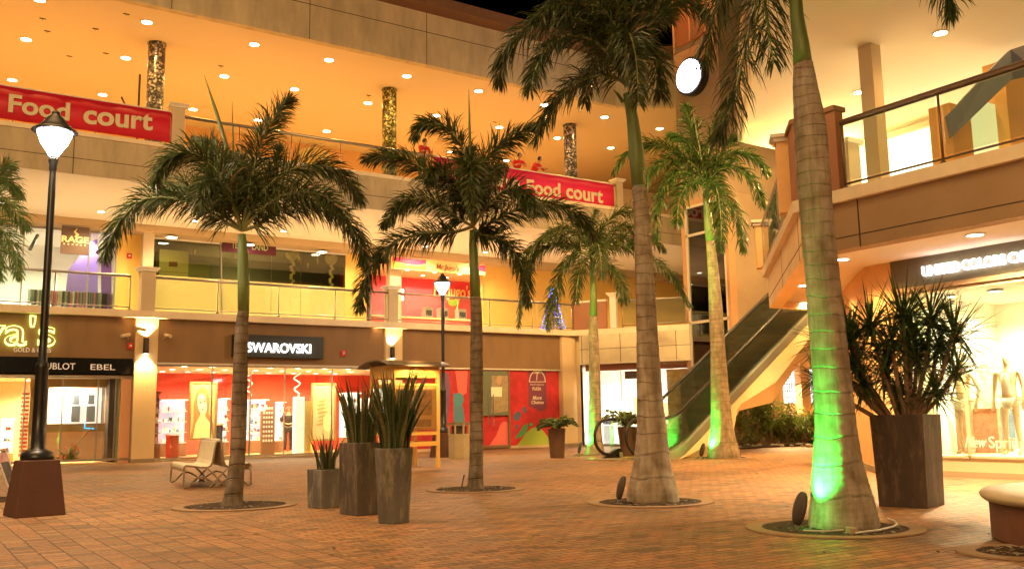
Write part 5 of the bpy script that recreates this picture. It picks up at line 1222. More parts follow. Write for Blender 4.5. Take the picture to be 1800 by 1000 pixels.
MB().box(ex0-.1, ex0+.9, ey0-.2, ey1+.2, .003, .035).build('landing_plate', mat('plate_metal', (.50,.40,.25), .3, .5), E_)
mb = MB()
for y_ in (ey0+.25, ey1-.25): mb.box(ex0+.9, 17.4, y_-.08, y_+.08, .045, .06)
mb.build('guide_marks', mat('guide_yellow', (.7,.55,.1), .5), E_)

# ================================================================== PALMS
bark_grey = ring_mat('bark_grey', (.27,.22,.17), 0, 4.5, .7, dark=.42, light_rings=1.7, patch=(.62,.58,.52))
bark_royal = ring_mat('bark_royal', (.42,.35,.28), 0, 2.6, .75, dark=.60, patch=(.68,.62,.55))
bark_far = ring_mat('bark_far', (.34,.27,.19), 0, 1.8, .95, dark=.50, light_rings=1.3, patch=(.7,.68,.6))
shaft_m = mat('crownshaft_green', (.16,.22,.07), .45, var=.25, vs=2, bump=.1, stretch=(6,6,1))
leaf_dark = leaf_mat('palm_leaf_dark', (.026,.042,.010), (.080,.105,.026))
leaf_mid = leaf_mat('palm_leaf_mid', (.045,.085,.016), (.12,.17,.04))
leaf_royal5 = leaf_mat('palm_leaf_lime', (.022,.052,.008), (.06,.11,.018))
leaf_royal = leaf_mat('palm_leaf_royal', (.020,.034,.009), (.062,.080,.022))
leaf_brown = leaf_mat('palm_leaf_dry', (.10,.06,.02), (.22,.14,.05))
rach_m = mat('frond_stalk', (.22,.24,.09), .5, var=.2)
soil = mat('tree_pit_soil', (.055,.032,.02), .95, var=.5, vs=14, bump=1.0, bs=45)
curb_m = mat('pit_curb', (.34,.22,.13), .8, var=.12, vs=3, bump=.3)

def frond(rb, lb, S0, hdir, e0, e1, L, ll, n, plum, rg, side=0.0, bare=.14, wl=.016, p=1.25, ldroop=.35):
    N_ = 16; pts = [V(S0)]; sv = hdir.cross(V((0,0,1))).normalized()
    for i in range(N_):
        t = (i+.5)/N_; e = e0+(e1-e0)*t**p
        h = (hdir + sv*(side*t)).normalized()
        pts.append(pts[-1] + (h*math.cos(e) + V((0,0,1))*math.sin(e))*(L/N_))
    rb.tube(pts, [.026*(1-i/N_)+.004 for i in range(N_+1)], 6)
    for i in range(n):
        t = bare + (1-bare)*(i+rg.random()*.7)/n; u = min(t*N_, N_-.001); k = int(u); q = pts[k].lerp(pts[k+1], u-k)
        T = (pts[k+1]-pts[k]).normalized(); Bn = T.cross(V((0,0,1))); 
        if Bn.length < .15: Bn = sv.copy()
        Bn.normalize(); Nn = Bn.cross(T).normalized()
        s_ = 1 if i % 2 else -1
        if plum: psi = rg.uniform(-100, 100)
        else: psi = rg.choice((-28, 8, 38)) + rg.uniform(-14, 14)
        psi = R(psi); be = R(62-30*t+rg.uniform(-9, 9))
        d = (T*math.cos(be) + (Bn*math.cos(psi)*s_ + Nn*math.sin(psi))*math.sin(be)).normalized()
        l = ll*(max(.0, math.sin(PI*(.16+.80*t)))**.55)*rg.uniform(.82, 1.12)
        w = wl*rg.uniform(.8, 1.2); wv = d.cross(V((rg.uniform(-1,1), rg.uniform(-1,1), rg.uniform(.2,1)))).normalized()*w
        d2 = (d + V((0,0,-ldroop*rg.uniform(.5,1.6)))).normalized(); d3 = (d2 + V((0,0,-ldroop*rg.uniform(.8,2.2)))).normalized()
        a = q; b_ = a + d*l*.4; c = b_ + d2*l*.33; e_ = c + d3*l*.3
        lb.add([a-wv*.45, a+wv*.45, b_-wv, b_+wv, c-wv*.8, c+wv*.8, e_], [(0,1,3,2),(2,3,5,4),(4,5,6)])

def frond_px(rb, lb, pts, dz, base, ll, dens, plum, rg, bare=.12, wl=.010, ldroop=.35):
    """frond whose stalk runs through the picture points pts, drifting dz metres away from the camera at the tip"""
    n0 = len(pts); P0 = [gp(x, y, V(base)+fw0*(dz*(i/(n0-1))**1.1)) for i, (x, y) in enumerate(pts)]
    pts3 = []
    for i in range(n0-1):
        p_1, a, b_, c = P0[max(0, i-1)], P0[i], P0[i+1], P0[min(n0-1, i+2)]
        for k in range(5):
            t = k/5; pts3.append(((a*2)+(b_-p_1)*t+(p_1*2-a*5+b_*4-c)*t*t+(a*3-p_1-b_*3+c)*t*t*t)*.5)
    pts3.append(P0[-1]); N_ = len(pts3)-1; L = sum((pts3[i+1]-pts3[i]).length for i in range(N_))
    rb.tube(pts3, [.024*(1-i/N_)+.004 for i in range(N_+1)], 6)
    n = int(dens*L)
    for i in range(n):
        t = bare + (1-bare)*(i+rg.random()*.8)/n; u = min(t*N_, N_-.001); k = int(u); q = pts3[k].lerp(pts3[k+1], u-k)
        T = (pts3[k+1]-pts3[k]).normalized(); Bn = T.cross(V((0,0,1)))
        if Bn.length < .25: Bn = Bn*.5 + fw0*.3
        Bn.normalize(); Nn = Bn.cross(T).normalized(); s_ = 1 if i % 2 else -1
        psi = R(rg.uniform(-120, 100) if plum else rg.choice((-35, 5, 40)) + rg.uniform(-20, 20)); be = R(64-34*t+rg.uniform(-14, 14))
        d = (T*math.cos(be) + (Bn*math.cos(psi)*s_ + Nn*math.sin(psi))*math.sin(be)).normalized()
        l = ll*(max(.0, math.sin(PI*(.20+.74*t)))**.6)*rg.uniform(.7, 1.15); w = wl*rg.uniform(.7, 1.25)
        wv = d.cross(V((rg.uniform(-1,1), rg.uniform(-1,1), rg.uniform(.2,1)))).normalized()*w
        d2 = (d + V((rg.uniform(-.12,.12), rg.uniform(-.12,.12), -ldroop*rg.uniform(.3,1.5)))).normalized(); d3 = (d2 + V((0,0,-ldroop*rg.uniform(.5,2.2)))).normalized()
        a = q; b_ = a + d*l*.4; c = b_ + d2*l*.33; e_ = c + d3*l*.3
        lb.mat(1 if rg.random() < .07 else 0).add([a-wv*.45, a+wv*.45, b_-wv, b_+wv, c-wv*.75, c+wv*.75, e_], [(0,1,3,2),(2,3,5,4),(4,5,6)])

def az(deg): a = R(deg); return (rt0*math.cos(a) + fw0*math.sin(a)).normalized()   # 0 right, 90 away, 180 left, 270 near

def palm(name, base, prof, shaft, crown, fronds, label, bark, leafm, ll, n, plum, seed, wl=.016, spears=(), ldroop=.35, roots=True):
    """prof: [(px centre, py, px half width)] from the ground up, on the upright plane through the base"""
    rg = random.Random(seed); t = thing(name, (base.x, base.y, 0), label, 'palm tree', 'palms in round tree pits')
    dep = (V((base.x, base.y, CH))-C0).dot(FW)
    def row(r): 
        q = gp(r[0], r[1], base); return q, r[2]*((q-C0).dot(FW))/F
    rows = [row(r) for r in prof]; rows[0][0].z = -.05
    # refine with catmull-like subdivision
    P_, Rr = [], []
    for i in range(len(rows)-1):
        for k in range(8):
            u = k/8; P_.append(rows[i][0].lerp(rows[i+1][0], u)); Rr.append(rows[i][1]*(1-u)+rows[i+1][1]*u)
    P_.append(rows[-1][0]); Rr.append(rows[-1][1])
    for _ in range(3):
        P_ = [P_[0]]+[(P_[i-1]+P_[i]*2+P_[i+1])/4 for i in range(1, len(P_)-1)]+[P_[-1]]; Rr = [Rr[0]]+[(Rr[i-1]+Rr[i]*2+Rr[i+1])/4 for i in range(1, len(Rr)-1)]+[Rr[-1]]
    Rr = [r*(1+.012*math.sin(i*2.3)) for i, r in enumerate(Rr)]
    MB().tube(P_, Rr, 30).build('trunk', bark, t, smooth=True)
    sr = [row(r) for r in shaft]
    MB().tube([q for q, _ in sr], [r for _, r in sr], 20).build('crownshaft', shaft_m, t, smooth=True)
    cp_ = gp(crown[0], crown[1], base); sc = (cp_-C0).dot(FW)/F
    for (pp_, dz) in fronds:
        rb, lb = MB(), MB(); frond_px(rb, lb, [crown]+list(pp_), dz, base, ll*rg.uniform(.9, 1.1), n, plum, rg, wl=wl, ldroop=ldroop)
        f = lb.build('frond', [leafm, leaf_brown], t); rb.build('stalk', rach_m, f, smooth=True)
    for (a, e0, e1, L, sd) in ():
        h = az(a+rg.uniform(-4, 4)); rb, lb = MB(), MB()
        s0 = cp_ + h*.05*(1 if not plum else .7) + V((0,0,rg.uniform(-.12,.10)))
        frond(rb, lb, s0, h, R(e0), R(e1), L, ll*rg.uniform(.92,1.06), int(n*L/2.2), plum, rg, side=sd, wl=wl, ldroop=ldroop*(.6 if plum else 1))
        f = lb.build('frond', leafm, t); rb.build('stalk', rach_m, f, smooth=True)
    for (x0, y0, x1, y1, r) in spears:
        a, b_ = gp(x0, y0, base), gp(x1, y1, base); MB().tube([a, a.lerp(b_, .5)+V((0,0,.02)), b_], [r, r*.8, .003], 6).build('spear_leaf', mat('spear_green', (.10,.12,.03), .5), t)
    return t

def pit(base, label, r=.83):
    t = thing('tree_pit', (base.x, base.y, 0), label, 'tree pit', 'round tree pits')
    MB().lathe([(r-.15, .004), (r-.15, .016), (r, .016), (r, .004)], (base.x, base.y, 0), 56).build('curb', curb_m, t)
    rg = random.Random(int(base.x*100)); mb = MB(); nr, na = 8, 48
    vs = [(base.x, base.y, .006)]
    for i in range(1, nr+1):
        for j in range(na):
            a = 2*PI*j/na; q = (r-.15)*i/nr; vs.append((base.x+q*math.cos(a), base.y+q*math.sin(a), .008+(rg.random()*.022 if i < nr else 0)))
    fs = [(0, 1+j, 1+(j+1)%na) for j in range(na)]
    for i in range(nr-1): fs += [(1+i*na+j, 1+(i+1)*na+j, 1+(i+1)*na+(j+1)%na, 1+i*na+(j+1)%na) for j in range(na)]
    mb.add(vs, fs).build('soil', soil, t)
    d = MB()
    for i in range(150):
        a = rg.uniform(0, 2*PI); q = (r-.19)*math.sqrt(rg.random()); s_ = rg.uniform(.006, .022); d.mat(rg.randrange(3)).obox((base.x+q*math.cos(a), base.y+q*math.sin(a), .012), s_*rg.uniform(1, 3.5), s_, s_*.6, rg.uniform(0, 6))
    o = d.build('leaf_litter', [mat('litter_dark', (.05,.03,.02), .9), mat('litter_tan', (.30,.20,.12), .9), mat('litter_grey', (.35,.32,.28), .9)], t); o['kind'] = 'stuff'
    return t

def uplight(px0, px1, pyb, pyt, base, label, green, pw=0, dx=-.46):
    """oval black floodlight standing in the pit on the left of the trunk and turned to it"""
    tr = base; b_ = base + rt0*dx*.95 - fw0*.26; tgt = tr - rt0*.06 - fw0*.10 + V((0,0,.80)); base = b_
    q0 = gp(px0, pyb, base); q1 = gp(px1, pyt, base); w = abs((q1-q0).dot(rt0)); h = q1.z-.07 if q1.z > .2 else .3; h = max(.26, min(.36, h))
    t = thing('flood_light', b_, label, 'flood light', 'flood lights at the palm trunks')
    ax = (rt0*.28 + V((0,0,1))).normalized(); nrm = (rt0*.9 + fw0*.25 - V((0,0,-.25))).normalized(); nrm = (nrm - ax*nrm.dot(ax)).normalized(); sd = ax.cross(nrm)
    c = b_ + V((0,0,.07)) + ax*h*.5; mb = MB(); nu, nv = 16, 9; vs = []
    for i in range(nv+1):
        ph = PI*i/nv
        for j in range(nu):
            th = 2*PI*j/nu; k = math.sin(ph)**.75
            x = -math.cos(ph)*h*.52; y = k*math.cos(th)*h*.30; z = k*math.sin(th)*h*.16
            if z > .03*h: z = .03*h
            vs.append(tuple(c + ax*x + sd*y + nrm*z))
    fs = [(i*nu+j, i*nu+(j+1)%nu, (i+1)*nu+(j+1)%nu, (i+1)*nu+j) for i in range(nv) for j in range(nu)]
    mb.add(vs, fs).build('housing', mat('flood_black', (.05,.035,.028), .55, var=.2, vs=10), t, smooth=True)
    mb = MB(); r = [c + nrm*.035*h + ax*(h*.42*math.cos(2*PI*j/20)) + sd*(h*.24*math.sin(2*PI*j/20)) for j in range(20)]
    mb.add(r + [q + nrm*.004 for q in r], [tuple(range(19, -1, -1)), tuple(range(20, 40))] + [(j, (j+1)%20, 20+(j+1)%20, 20+j) for j in range(20)])
    mb.build('lens', emat('green_lens', (.05,1,.12), 3) if green else mat('dark_lens', (.03,.03,.03), .15), t)
    MB().tube([b_+V((0,0,.0)), b_+V((0,0,.09))], .018, 6).obox(b_+V((0,0,.0)), .09, .09, .02).build('bracket', metal, t)
    if green: light('lamp', 'SPOT', c + nrm*.045 - ax*h*.05, pw, (.02,1,.08), parent=t, aim=tgt, radius=.03, spot=80, blend=.9)
    return t

b1 = gz(408, 891)+fw0*.16; b2 = gz(836, 861)+fw0*.12; b3 = gz(1148, 886)+fw0*.28; b4 = gz(1485, 935)+fw0*.3; b5 = gz(1272, 806)+fw0*.35; b6 = gz(1046, 800)+fw0*.25
pit(b1, 'round tree pit with a pale curb at the foot of the palm beside the bench')
pit(b2, 'round tree pit at the foot of the palm in front of the litter bin', .80)
pit(b3, 'round tree pit with debris under the thick palm left of the green lit one', .82)
pit(b4, 'nearest round tree pit with a pale conduit and leaf litter')
pit(b5, 'small looking round tree pit at the far palm beside the escalator')
pit(b6, 'farthest round tree pit behind the escalator foot')

palm('palm_tree', b1, [(408,893,23),(410,875,17),(413,850,14.5),(418,800,13.5),(421,700,13.5),(424,600,12),(426,560,10.5),(428,548,9.8)],
     [(428,550,9.6),(428,500,10.2),(427,440,9),(425,412,7)], (425, 405),
     [([(395, 390), (350, 362), (300, 348), (250, 352), (215, 385), (195, 420), (185, 452)], -0.2), ([(405, 340), (370, 290), (330, 268), (292, 282), (272, 322)], -0.5), ([(440, 330), (455, 262), (480, 212), (508, 176)], 0.2), ([(460, 340), (510, 300), (560, 290), (605, 312), (632, 352)], 0.5), ([(455, 395), (500, 364), (560, 360), (610, 386), (634, 430), (640, 458)], -0.3), ([(405, 350), (382, 318), (360, 326), (350, 368)], -1.2), ([(432, 340), (425, 290), (402, 272)], 1.0), ([(470, 360), (520, 338), (570, 345), (602, 382)], -0.9), ([(380, 365), (335, 332), (295, 332), (262, 362)], 0.9), ([(448, 350), (474, 312), (492, 262)], 0.7), ([(412, 350), (392, 300), (372, 262), (352, 250)], 0.6)],
     'slender palm with a bushy dark crown beside the bench, left in the plaza', bark_grey, leaf_dark, .45, 245, True, 3, wl=.009, spears=[(400,262,359,133,.035),(410,270,408,178,.014)])
palm('palm_tree', b2, [(836,863,18),(836,848,14),(837,820,12.5),(838,780,12),(837,700,12),(838,600,11),(837,540,10),(836,522,9.5)],
     [(836,524,9.3),(834,480,8.6),(832,430,7.8),(832,405,6.5)], (832, 398),
     [([(800, 408), (764, 408), (724, 415), (684, 432), (652, 470), (638, 508), (631, 543)], -0.2), ([(820, 362), (776, 322), (726, 286), (684, 274), (644, 279)], 0.3), ([(822, 330), (816, 272), (797, 234), (768, 218), (740, 222), (728, 242)], 0.2), ([(838, 340), (846, 290), (873, 262), (907, 239), (937, 225)], 0.4), ([(840, 408), (869, 388), (911, 368), (957, 360), (999, 369), (1028, 390), (1044, 416)], 0.2), ([(846, 412), (880, 420), (908, 448), (924, 490), (926, 530)], -0.6), ([(808, 385), (768, 356), (726, 350), (697, 367), (676, 394)], -0.7), ([(831, 340), (828, 300), (827, 296), (829, 330), (831, 372)], -2.0), ([(848, 330), (868, 300), (884, 296)], 1.2), ([(862, 356), (898, 330), (926, 344), (940, 372)], -1.0), ([(815, 350), (790, 310), (770, 300), (752, 318)], -1.1), ([(826, 340), (822, 290), (830, 262)], 0.9)],
     'slender palm with a wide dark crown in front of the pink juice shop', bark_grey, leaf_dark, .43, 250, True, 5, wl=.0105, spears=[(827,300,824,158,.03)])
palm('royal_palm', b3, [(1148,888,46),(1147,860,45),(1146,830,36),(1146,800,31),(1146,760,26.5),(1142,700,23),(1138,600,19),(1134,500,17),(1129,400,14.5),(1124,330,13)],
     [(1123,325,12.6),(1119,270,13.6),(1112,210,10.5),(1104,165,9)], (1101, 150),
     [([(1082, 138), (1040, 136), (1004, 151), (975, 180), (957, 212), (943, 246)], -0.3), ([(1076, 72), (1022, 36), (968, 36), (914, 61), (885, 108), (878, 139)], 0.2), ([(1061, 86), (1011, 62), (968, 80), (943, 119), (932, 157)], -0.8), ([(1095, 80), (1085, 20), (1075, -45)], 0.2), ([(1080, 80), (1050, 20), (1010, -20), (960, -42)], 0.5), ([(1115, 100), (1135, 84), (1150, 100), (1160, 140), (1162, 172)], -0.4), ([(1122, 75), (1162, 22), (1205, 4), (1240, 28)], 0.3), ([(1100, 90), (1106, 60), (1118, 104), (1122, 178)], -2.0), ([(1090, 98), (1062, 86), (1036, 128), (1028, 182)], 1.3), ([(1104, 70), (1120, 0), (1150, -50)], -0.2), ([(1092, 70), (1062, 18), (1018, 8), (978, 10), (936, 40)], -1.0), ([(1112, 70), (1135, 20), (1160, 14), (1176, 34)], 1.0)],
     'tall thick royal palm with a swollen unlit base', bark_royal, leaf_royal, .50, 190, False, 7, wl=.0095, ldroop=.5, spears=[(1095,180,1078,158,.03),(1108,190,1122,158,.03)])
palm('royal_palm', b4, [(1484,937,61),(1483,915,60),(1480,880,54),(1476,850,49),(1472,812,42),(1469,750,35.5),(1464,680,33),(1456,600,31.5),(1447,500,29.5),(1437,400,28),(1429,300,29),(1424,220,27.5),(1415,150,21),(1412,112,16.5)],
     [(1411,114,16.4),(1408,80,14.5),(1401,30,11.5),(1398,-10,11),(1392,-70,9)], (1390, -75),
     [([(1362, -72), (1338, -22), (1318, 50), (1303, 118), (1291, 168), (1276, 215), (1266, 236)], -0.2), ([(1352, -92), (1305, -66), (1268, -10), (1248, 60), (1240, 110)], 0.9), ([(1450, -122), (1550, -142), (1630, -82), (1662, -20), (1671, 22)], -0.1), ([(1400, -160), (1430, -230)], 0.3), ([(1380, -160), (1330, -230)], -0.4), ([(1350, -60), (1345, 0), (1352, 60), (1360, 110)], 0.8), ([(1440, -100), (1500, -90), (1530, -40)], 1.2), ([(1400, -110), (1430, -110), (1450, -60)], -1.2)],
     'nearest and thickest royal palm with bright green light on its swollen base', bark_royal, leaf_royal, .50, 165, False, 9, wl=.008, ldroop=.45)
palm('royal_palm', b5, [(1272,808,28),(1272,795,28.5),(1270,775,24),(1269,750,19),(1266,700,16.5),(1262,620,13),(1258,540,12),(1254,480,9.5),(1249,425,8)],
     [(1249,427,7.6),(1246,400,8),(1243,365,6.5),(1240,335,5.5)], (1239, 330),
     [([(1212, 287), (1185, 266), (1160, 256), (1130, 257), (1100, 274), (1080, 302)], 0.3), ([(1215, 305), (1190, 305), (1170, 324), (1157, 355), (1152, 390), (1154, 418)], -0.5), ([(1244, 278), (1252, 238), (1262, 212), (1278, 188)], 0.1), ([(1228, 272), (1216, 225), (1206, 188)], 0.5), ([(1260, 292), (1285, 275), (1310, 272), (1335, 285), (1348, 304)], 0.2), ([(1262, 334), (1285, 360), (1300, 392), (1307, 440)], -0.4), ([(1250, 316), (1262, 342), (1268, 398), (1266, 440)], -1.8), ([(1218, 320), (1196, 346), (1190, 392)], -1.2), ([(1228, 282), (1202, 246), (1180, 240)], 1.4), ([(1262, 300), (1296, 296), (1326, 322), (1340, 360)], -0.9), ([(1220, 290), (1186, 280), (1150, 296), (1128, 330), (1118, 366)], -0.2), ([(1256, 290), (1282, 250), (1300, 240)], 1.2)],
     'farther royal palm in front of the escalator, its fronds lit green from below', bark_far, leaf_royal5, .60, 125, False, 13, wl=.015, ldroop=.5, spears=[(1237,300,1218,195,.03)])
palm('royal_palm', b6, [(1045,801,20),(1046,780,14),(1046,750,11.5),(1046,700,10.5),(1045,640,9.5),(1043,590,8.5),(1043,556,7.5)],
     [(1043,558,7.2),(1043,520,6),(1042,480,5),(1042,452,4.2)], (1042, 448),
     [([(1015, 438), (991, 430), (962, 434), (936, 458), (918, 510), (912, 572)], 0.2), ([(1012, 446), (989, 472), (977, 509), (969, 542), (965, 572)], -0.5), ([(1038, 408), (1046, 376)], 0.2), ([(1058, 404), (1090, 374), (1122, 378)], 0.4), ([(1068, 436), (1104, 436), (1150, 458), (1186, 492), (1212, 536)], -0.2), ([(1070, 466), (1090, 496), (1097, 530)], -0.8), ([(1074, 420), (1110, 424), (1136, 456), (1146, 506)], 0.8), ([(1020, 416), (990, 400), (955, 416)], 0.9), ([(1046, 420), (1054, 440), (1058, 486)], -1.6), ([(1000, 420), (968, 414), (934, 436), (914, 470)], -0.4), ([(1022, 400), (1006, 380)], 1.0), ([(1086, 400), (1130, 410), (1166, 440)], 0.3), ([(1028, 460), (1016, 492), (1012, 530)], -1.2)],
     'farthest slim palm behind the escalator foot with a green lit base', bark_far, leaf_dark, .60, 125, False, 17, wl=.016, ldroop=.5)
uplight(1400, 1432, 922, 862, b4, 'black oval flood light shining bright green on the nearest palm', True, 130)
uplight(1080, 1102, 882, 835, b3, 'unlit black oval flood light beside the thick palm with no green light', False, 0, -.46)
uplight(1231, 1243, 804, 778, b5, 'small black flood light shining green on the palm by the escalator', True, 170, -.60)
uplight(1013, 1023, 797, 776, b6, 'farthest black flood light beside the slim palm behind the escalator foot', True, 150, -.52)
light('green_wash', 'SPOT', b5-rt0*1.5-fw0*1.2+V((0,0,.3)), 700, (.30,1,.08), aim=gp(1240, 330, b5), radius=.06, spot=26, blend=.8)
light('green_wash', 'SPOT', b6-rt0*1.5-fw0*1.0+V((0,0,.3)), 170, (.35,1,.12), aim=gp(1043, 450, b6), radius=.06, spot=26, blend=.8)
# conduit and junction box in the nearest pit
cd_ = thing('conduit', (b4.x, b4.y, 0), 'pale bent conduit with a small junction box lying in the nearest tree pit', 'conduit')
def g0(x, y, z=.035): return gz(x, y, z)
MB().tube([g0(1412,932), g0(1450,933), g0(1482,931)], .008, 6).tube([g0(1505,936), g0(1545,931), g0(1570,925), g0(1577,921), g0(1572,915), g0(1560,911)], .011, 6).build('pipe', mat('conduit_white', (.6,.55,.5), .4), cd_)
q = g0(1497, 937, .015); MB().obox(q, .13, .07, .055, AZ).build('box', mat('box_tan', (.38,.28,.19), .7), cd_, bevel=.006)
st_ = thing('stake', gz(811, 858), 'short dark stick standing in the soil beside the middle palm', 'stick')
a = gz(811, 858); MB().tube([a, a+V((.03,0,.12)), a+rt0*.05+V((0,0,.22))], [.012,.010,.012], 6).build('stick', mat('dark_wood'), st_)
rk = MB()
for i in range(5): q = gz(776+i*3.2, 858+(i%2)); rk.ball(q+V((0,0,.025)), rnd.uniform(.03,.05), 7, 5, .6)
tag(rk.build('pale_stones', mat('stone_pale', (.45,.38,.3), .9, var=.3, vs=20, bump=.6)), 'small heap of pale stones in the soil left of the middle palm', 'stones')
# palm whose crown reaches in from the left edge
b0 = gz(-70, 880)
palm('palm_tree', b0, [(-70,882,22),(-68,850,15),(-62,700,13),(-58,560,11),(-56,520,10)], [(-56,522,10),(-57,460,9),(-58,410,7)], (-60, 400),
     [([(-30, 360), (0, 350), (30, 376), (44, 400)], 0.2), ([(-30, 346), (-5, 318), (18, 322), (34, 344)], 0.5), ([(-30, 392), (0, 400), (24, 438), (34, 484)], -0.4), ([(-20, 330), (0, 300), (14, 290)], 0.3), ([(-90, 350), (-130, 340)], 0), ([(-70, 340), (-80, 280)], 0.4), ([(-40, 410), (-10, 440), (0, 490)], -0.8)],
     'palm beyond the left edge whose frond tips reach into view beside the lamp post', bark_grey, leaf_mid, .38, 220, True, 23, wl=.0095)
tp = b0; pit(b0, 'round tree pit of the palm beyond the left edge')

# ================================================================== STREET LAMPS
lb = gz(60, 905)
def street_lamp(base, label):
    t = thing('street_lamp', (base.x, base.y, 0), label, 'street lamp', 'street lamps'); x, y = base.x, base.y
    h = .70; w0, w1 = .60, .44; a = R(45+12)
    vs = []
    ang = R(8)
    for z, w in ((0, w0), (h, w1)):
        for k in range(4):
            an = ang+PI/4+k*PI/2; vs.append((x+w/2*1.414*math.cos(an), y+w/2*1.414*math.sin(an), z))
    MB().add(vs, [(0,3,2,1),(4,5,6,7),(0,1,5,4),(1,2,6,5),(2,3,7,6),(3,0,4,7)]).build('pedestal', mat('pedestal_brown', (.10,.042,.028), .75, var=.15, vs=4, bump=.15), t, bevel=.012)
    MB().lathe([(.20,.70),(.20,.74),(.185,.79),(.13,.83),(.085,.85),(.082,1.30),(.078,1.85),(.082,1.87),(.086,1.90),(.082,1.94),(.055,1.97),(.052,2.3),(.046,4.2),(.040,4.52),(.040,4.54),(.050,4.56),(.05,4.62),(.065,4.68),(.060,4.74)], (x,y,0), 24).build('pole', black, t, smooth=True)
    MB().lathe([(.055,4.74),(.10,4.82),(.17,4.93),(.215,5.05),(.225,5.09)], (x,y,0), 24).build('globe', emat('lantern_glow', (1,.98,.97), 4), t, smooth=True)
    rb = MB()
    for k in range(4):
        an = PI/4+k*PI/2; rb.tube([(x+r*math.cos(an), y+r*math.sin(an), z) for r, z in ((.062,4.74),(.108,4.82),(.178,4.93),(.223,5.05),(.235,5.10))], .010, 5)
    rb.build('ribs', black, t)
    MB().lathe([(.235,5.085),(.29,5.09),(.292,5.10),(.24,5.135),(.17,5.20),(.11,5.28),(.06,5.325),(.052,5.34),(.055,5.36),(.03,5.385),(1e-4,5.39)], (x,y,0), 28).build('cap', black, t, smooth=True)
    light('lamp', 'POINT', (x, y, 4.98), 420, (1,.80,.55), parent=t, radius=.24)
    return t
L1 = street_lamp(lb, 'nearer black street lamp on a red brown pedestal at the left of the plaza')
l2 = gz(780, 803)
L2 = copy_tree(L1, loc=(l2.x, l2.y, 0), scale=1.07)
L2['label'] = 'farther black street lamp standing behind the litter bin, in front of the mural'

# ================================================================== PLANTERS
conc = mat('weathered_concrete', (.135,.125,.115), .8, var=.45, vs=2.2, bump=.4, bs=30, stretch=(1,1,.45))
concd = mat('weathered_dark_concrete', (.095,.078,.065), .75, var=.5, vs=2.0, bump=.4, bs=25, stretch=(1,1,.45))
def stain(m, z0, col):
    t = m.node_tree; p = t.nodes['Principled BSDF']; N = t.nodes.new; L = t.links; src = p.inputs['Base Color'].links[0].from_socket
    tc = N('ShaderNodeTexCoord'); n = N('ShaderNodeTexNoise'); n.inputs['Scale'].default_value = 3.2; n.inputs['Detail'].default_value = 8; n.inputs['Roughness'].default_value = .75
    mp = N('ShaderNodeMapping'); mp.inputs['Scale'].default_value = (3, 3, .7); L.new(tc.outputs['Object'], mp.inputs[0]); L.new(mp.outputs[0], n.inputs['Vector'])
    r = N('ShaderNodeValToRGB'); r.color_ramp.elements[0].position = .50; r.color_ramp.elements[0].color = (0,0,0,1); r.color_ramp.elements[1].position = .66; r.color_ramp.elements[1].color = (1,1,1,1); L.new(n.outputs[0], r.inputs[0])
    mx = N('ShaderNodeMix'); mx.data_type = 'RGBA'; L.new(r.outputs[0], mx.inputs[0]); L.new(src, mx.inputs[6]); mx.inputs[7].default_value = (*col, 1); L.new(mx.outputs[2], p.inputs['Base Color'])
for m_, c_ in ((conc, (.30,.27,.22)), (concd, (.22,.17,.12))): stain(m_, 0, c_)
def blades(mb, c, n, r, hmin, hmax, rg, w=.035, lean=.22):
    for i in range(n):
        a = rg.uniform(0, 2*PI); q = r*math.sqrt(rg.random()); p = V((c.x+q*math.cos(a), c.y+q*math.sin(a), c.z)); h = rg.uniform(hmin, hmax)
        ld = V((math.cos(a), math.sin(a), 0))*lean*(q/r+.2)*rg.uniform(.2, 1.5); tw = rg.uniform(0, PI); ww = w*rg.uniform(.7, 1.2); pv_ = None; vs = []; N_ = 7
        for k in range(N_+1):
            t = k/N_; wd = ww*(math.sin(PI*min(1, .25+.75*t))**.6 if t < 1 else 0); wd = ww*(1-t**3)*(.65+.6*t*(1-t)*2)
            d = V((math.cos(tw+t*.5), math.sin(tw+t*.5), 0)); nn = V((-d.y, d.x, 0))*wd*.28
            o = p + ld*h*(t**1.8) + V((0,0,h*t))
            vs += [o-d*wd, o+nn, o+d*wd]
        fs = []
        for k in range(N_): b_ = 3*k; fs += [(b_, b_+1, b_+4, b_+3), (b_+1, b_+2, b_+5, b_+4)]
        mb.mat(2 if rg.random() < .035 else rg.randrange(2)).add(vs, fs)
sans = [mat('snake_leaf', (.035,.055,.02), .4, var=.5, vs=10, stretch=(1,1,5)), mat('snake_leaf_pale', (.10,.11,.045), .4, var=.4, vs=8, stretch=(1,1,5)), mat('snake_leaf_dry', (.22,.14,.06), .6)]
def soil_disc(t, poly, z): MB().prism(poly, z-.03, z).build('soil', soil, t)
def sq(c, w, an): return [(c.x+w/2*1.414*math.cos(an+PI/4+k*PI/2), c.y+w/2*1.414*math.sin(an+PI/4+k*PI/2)) for k in range(4)]
def box_planter(c, w0, w1, h, an, m, label, wall=.035):
    t = thing('planter', (c.x, c.y, 0), label, 'planter', 'planters in the plaza')
    a, b_, ci, cj = sq(c, w0, an), sq(c, w1, an), sq(c, w1-2*wall, an), None
    vs = [(p[0], p[1], 0) for p in a]+[(p[0], p[1], h) for p in b_]+[(p[0], p[1], h) for p in ci]+[(p[0], p[1], h-.06) for p in ci]
    fs = [(3,2,1,0)] + [(k, (k+1)%4, 4+(k+1)%4, 4+k) for k in range(4)] + [(4+k, 4+(k+1)%4, 8+(k+1)%4, 8+k) for k in range(4)] + [(8+k, 8+(k+1)%4, 12+(k+1)%4, 12+k) for k in range(4)]
    MB().add(vs, fs).build('pot', m, t, bevel=.008); soil_disc(t, ci, h-.05); return t
AX = 0.0
q = gz(688, 921); q = q + fw0*.20
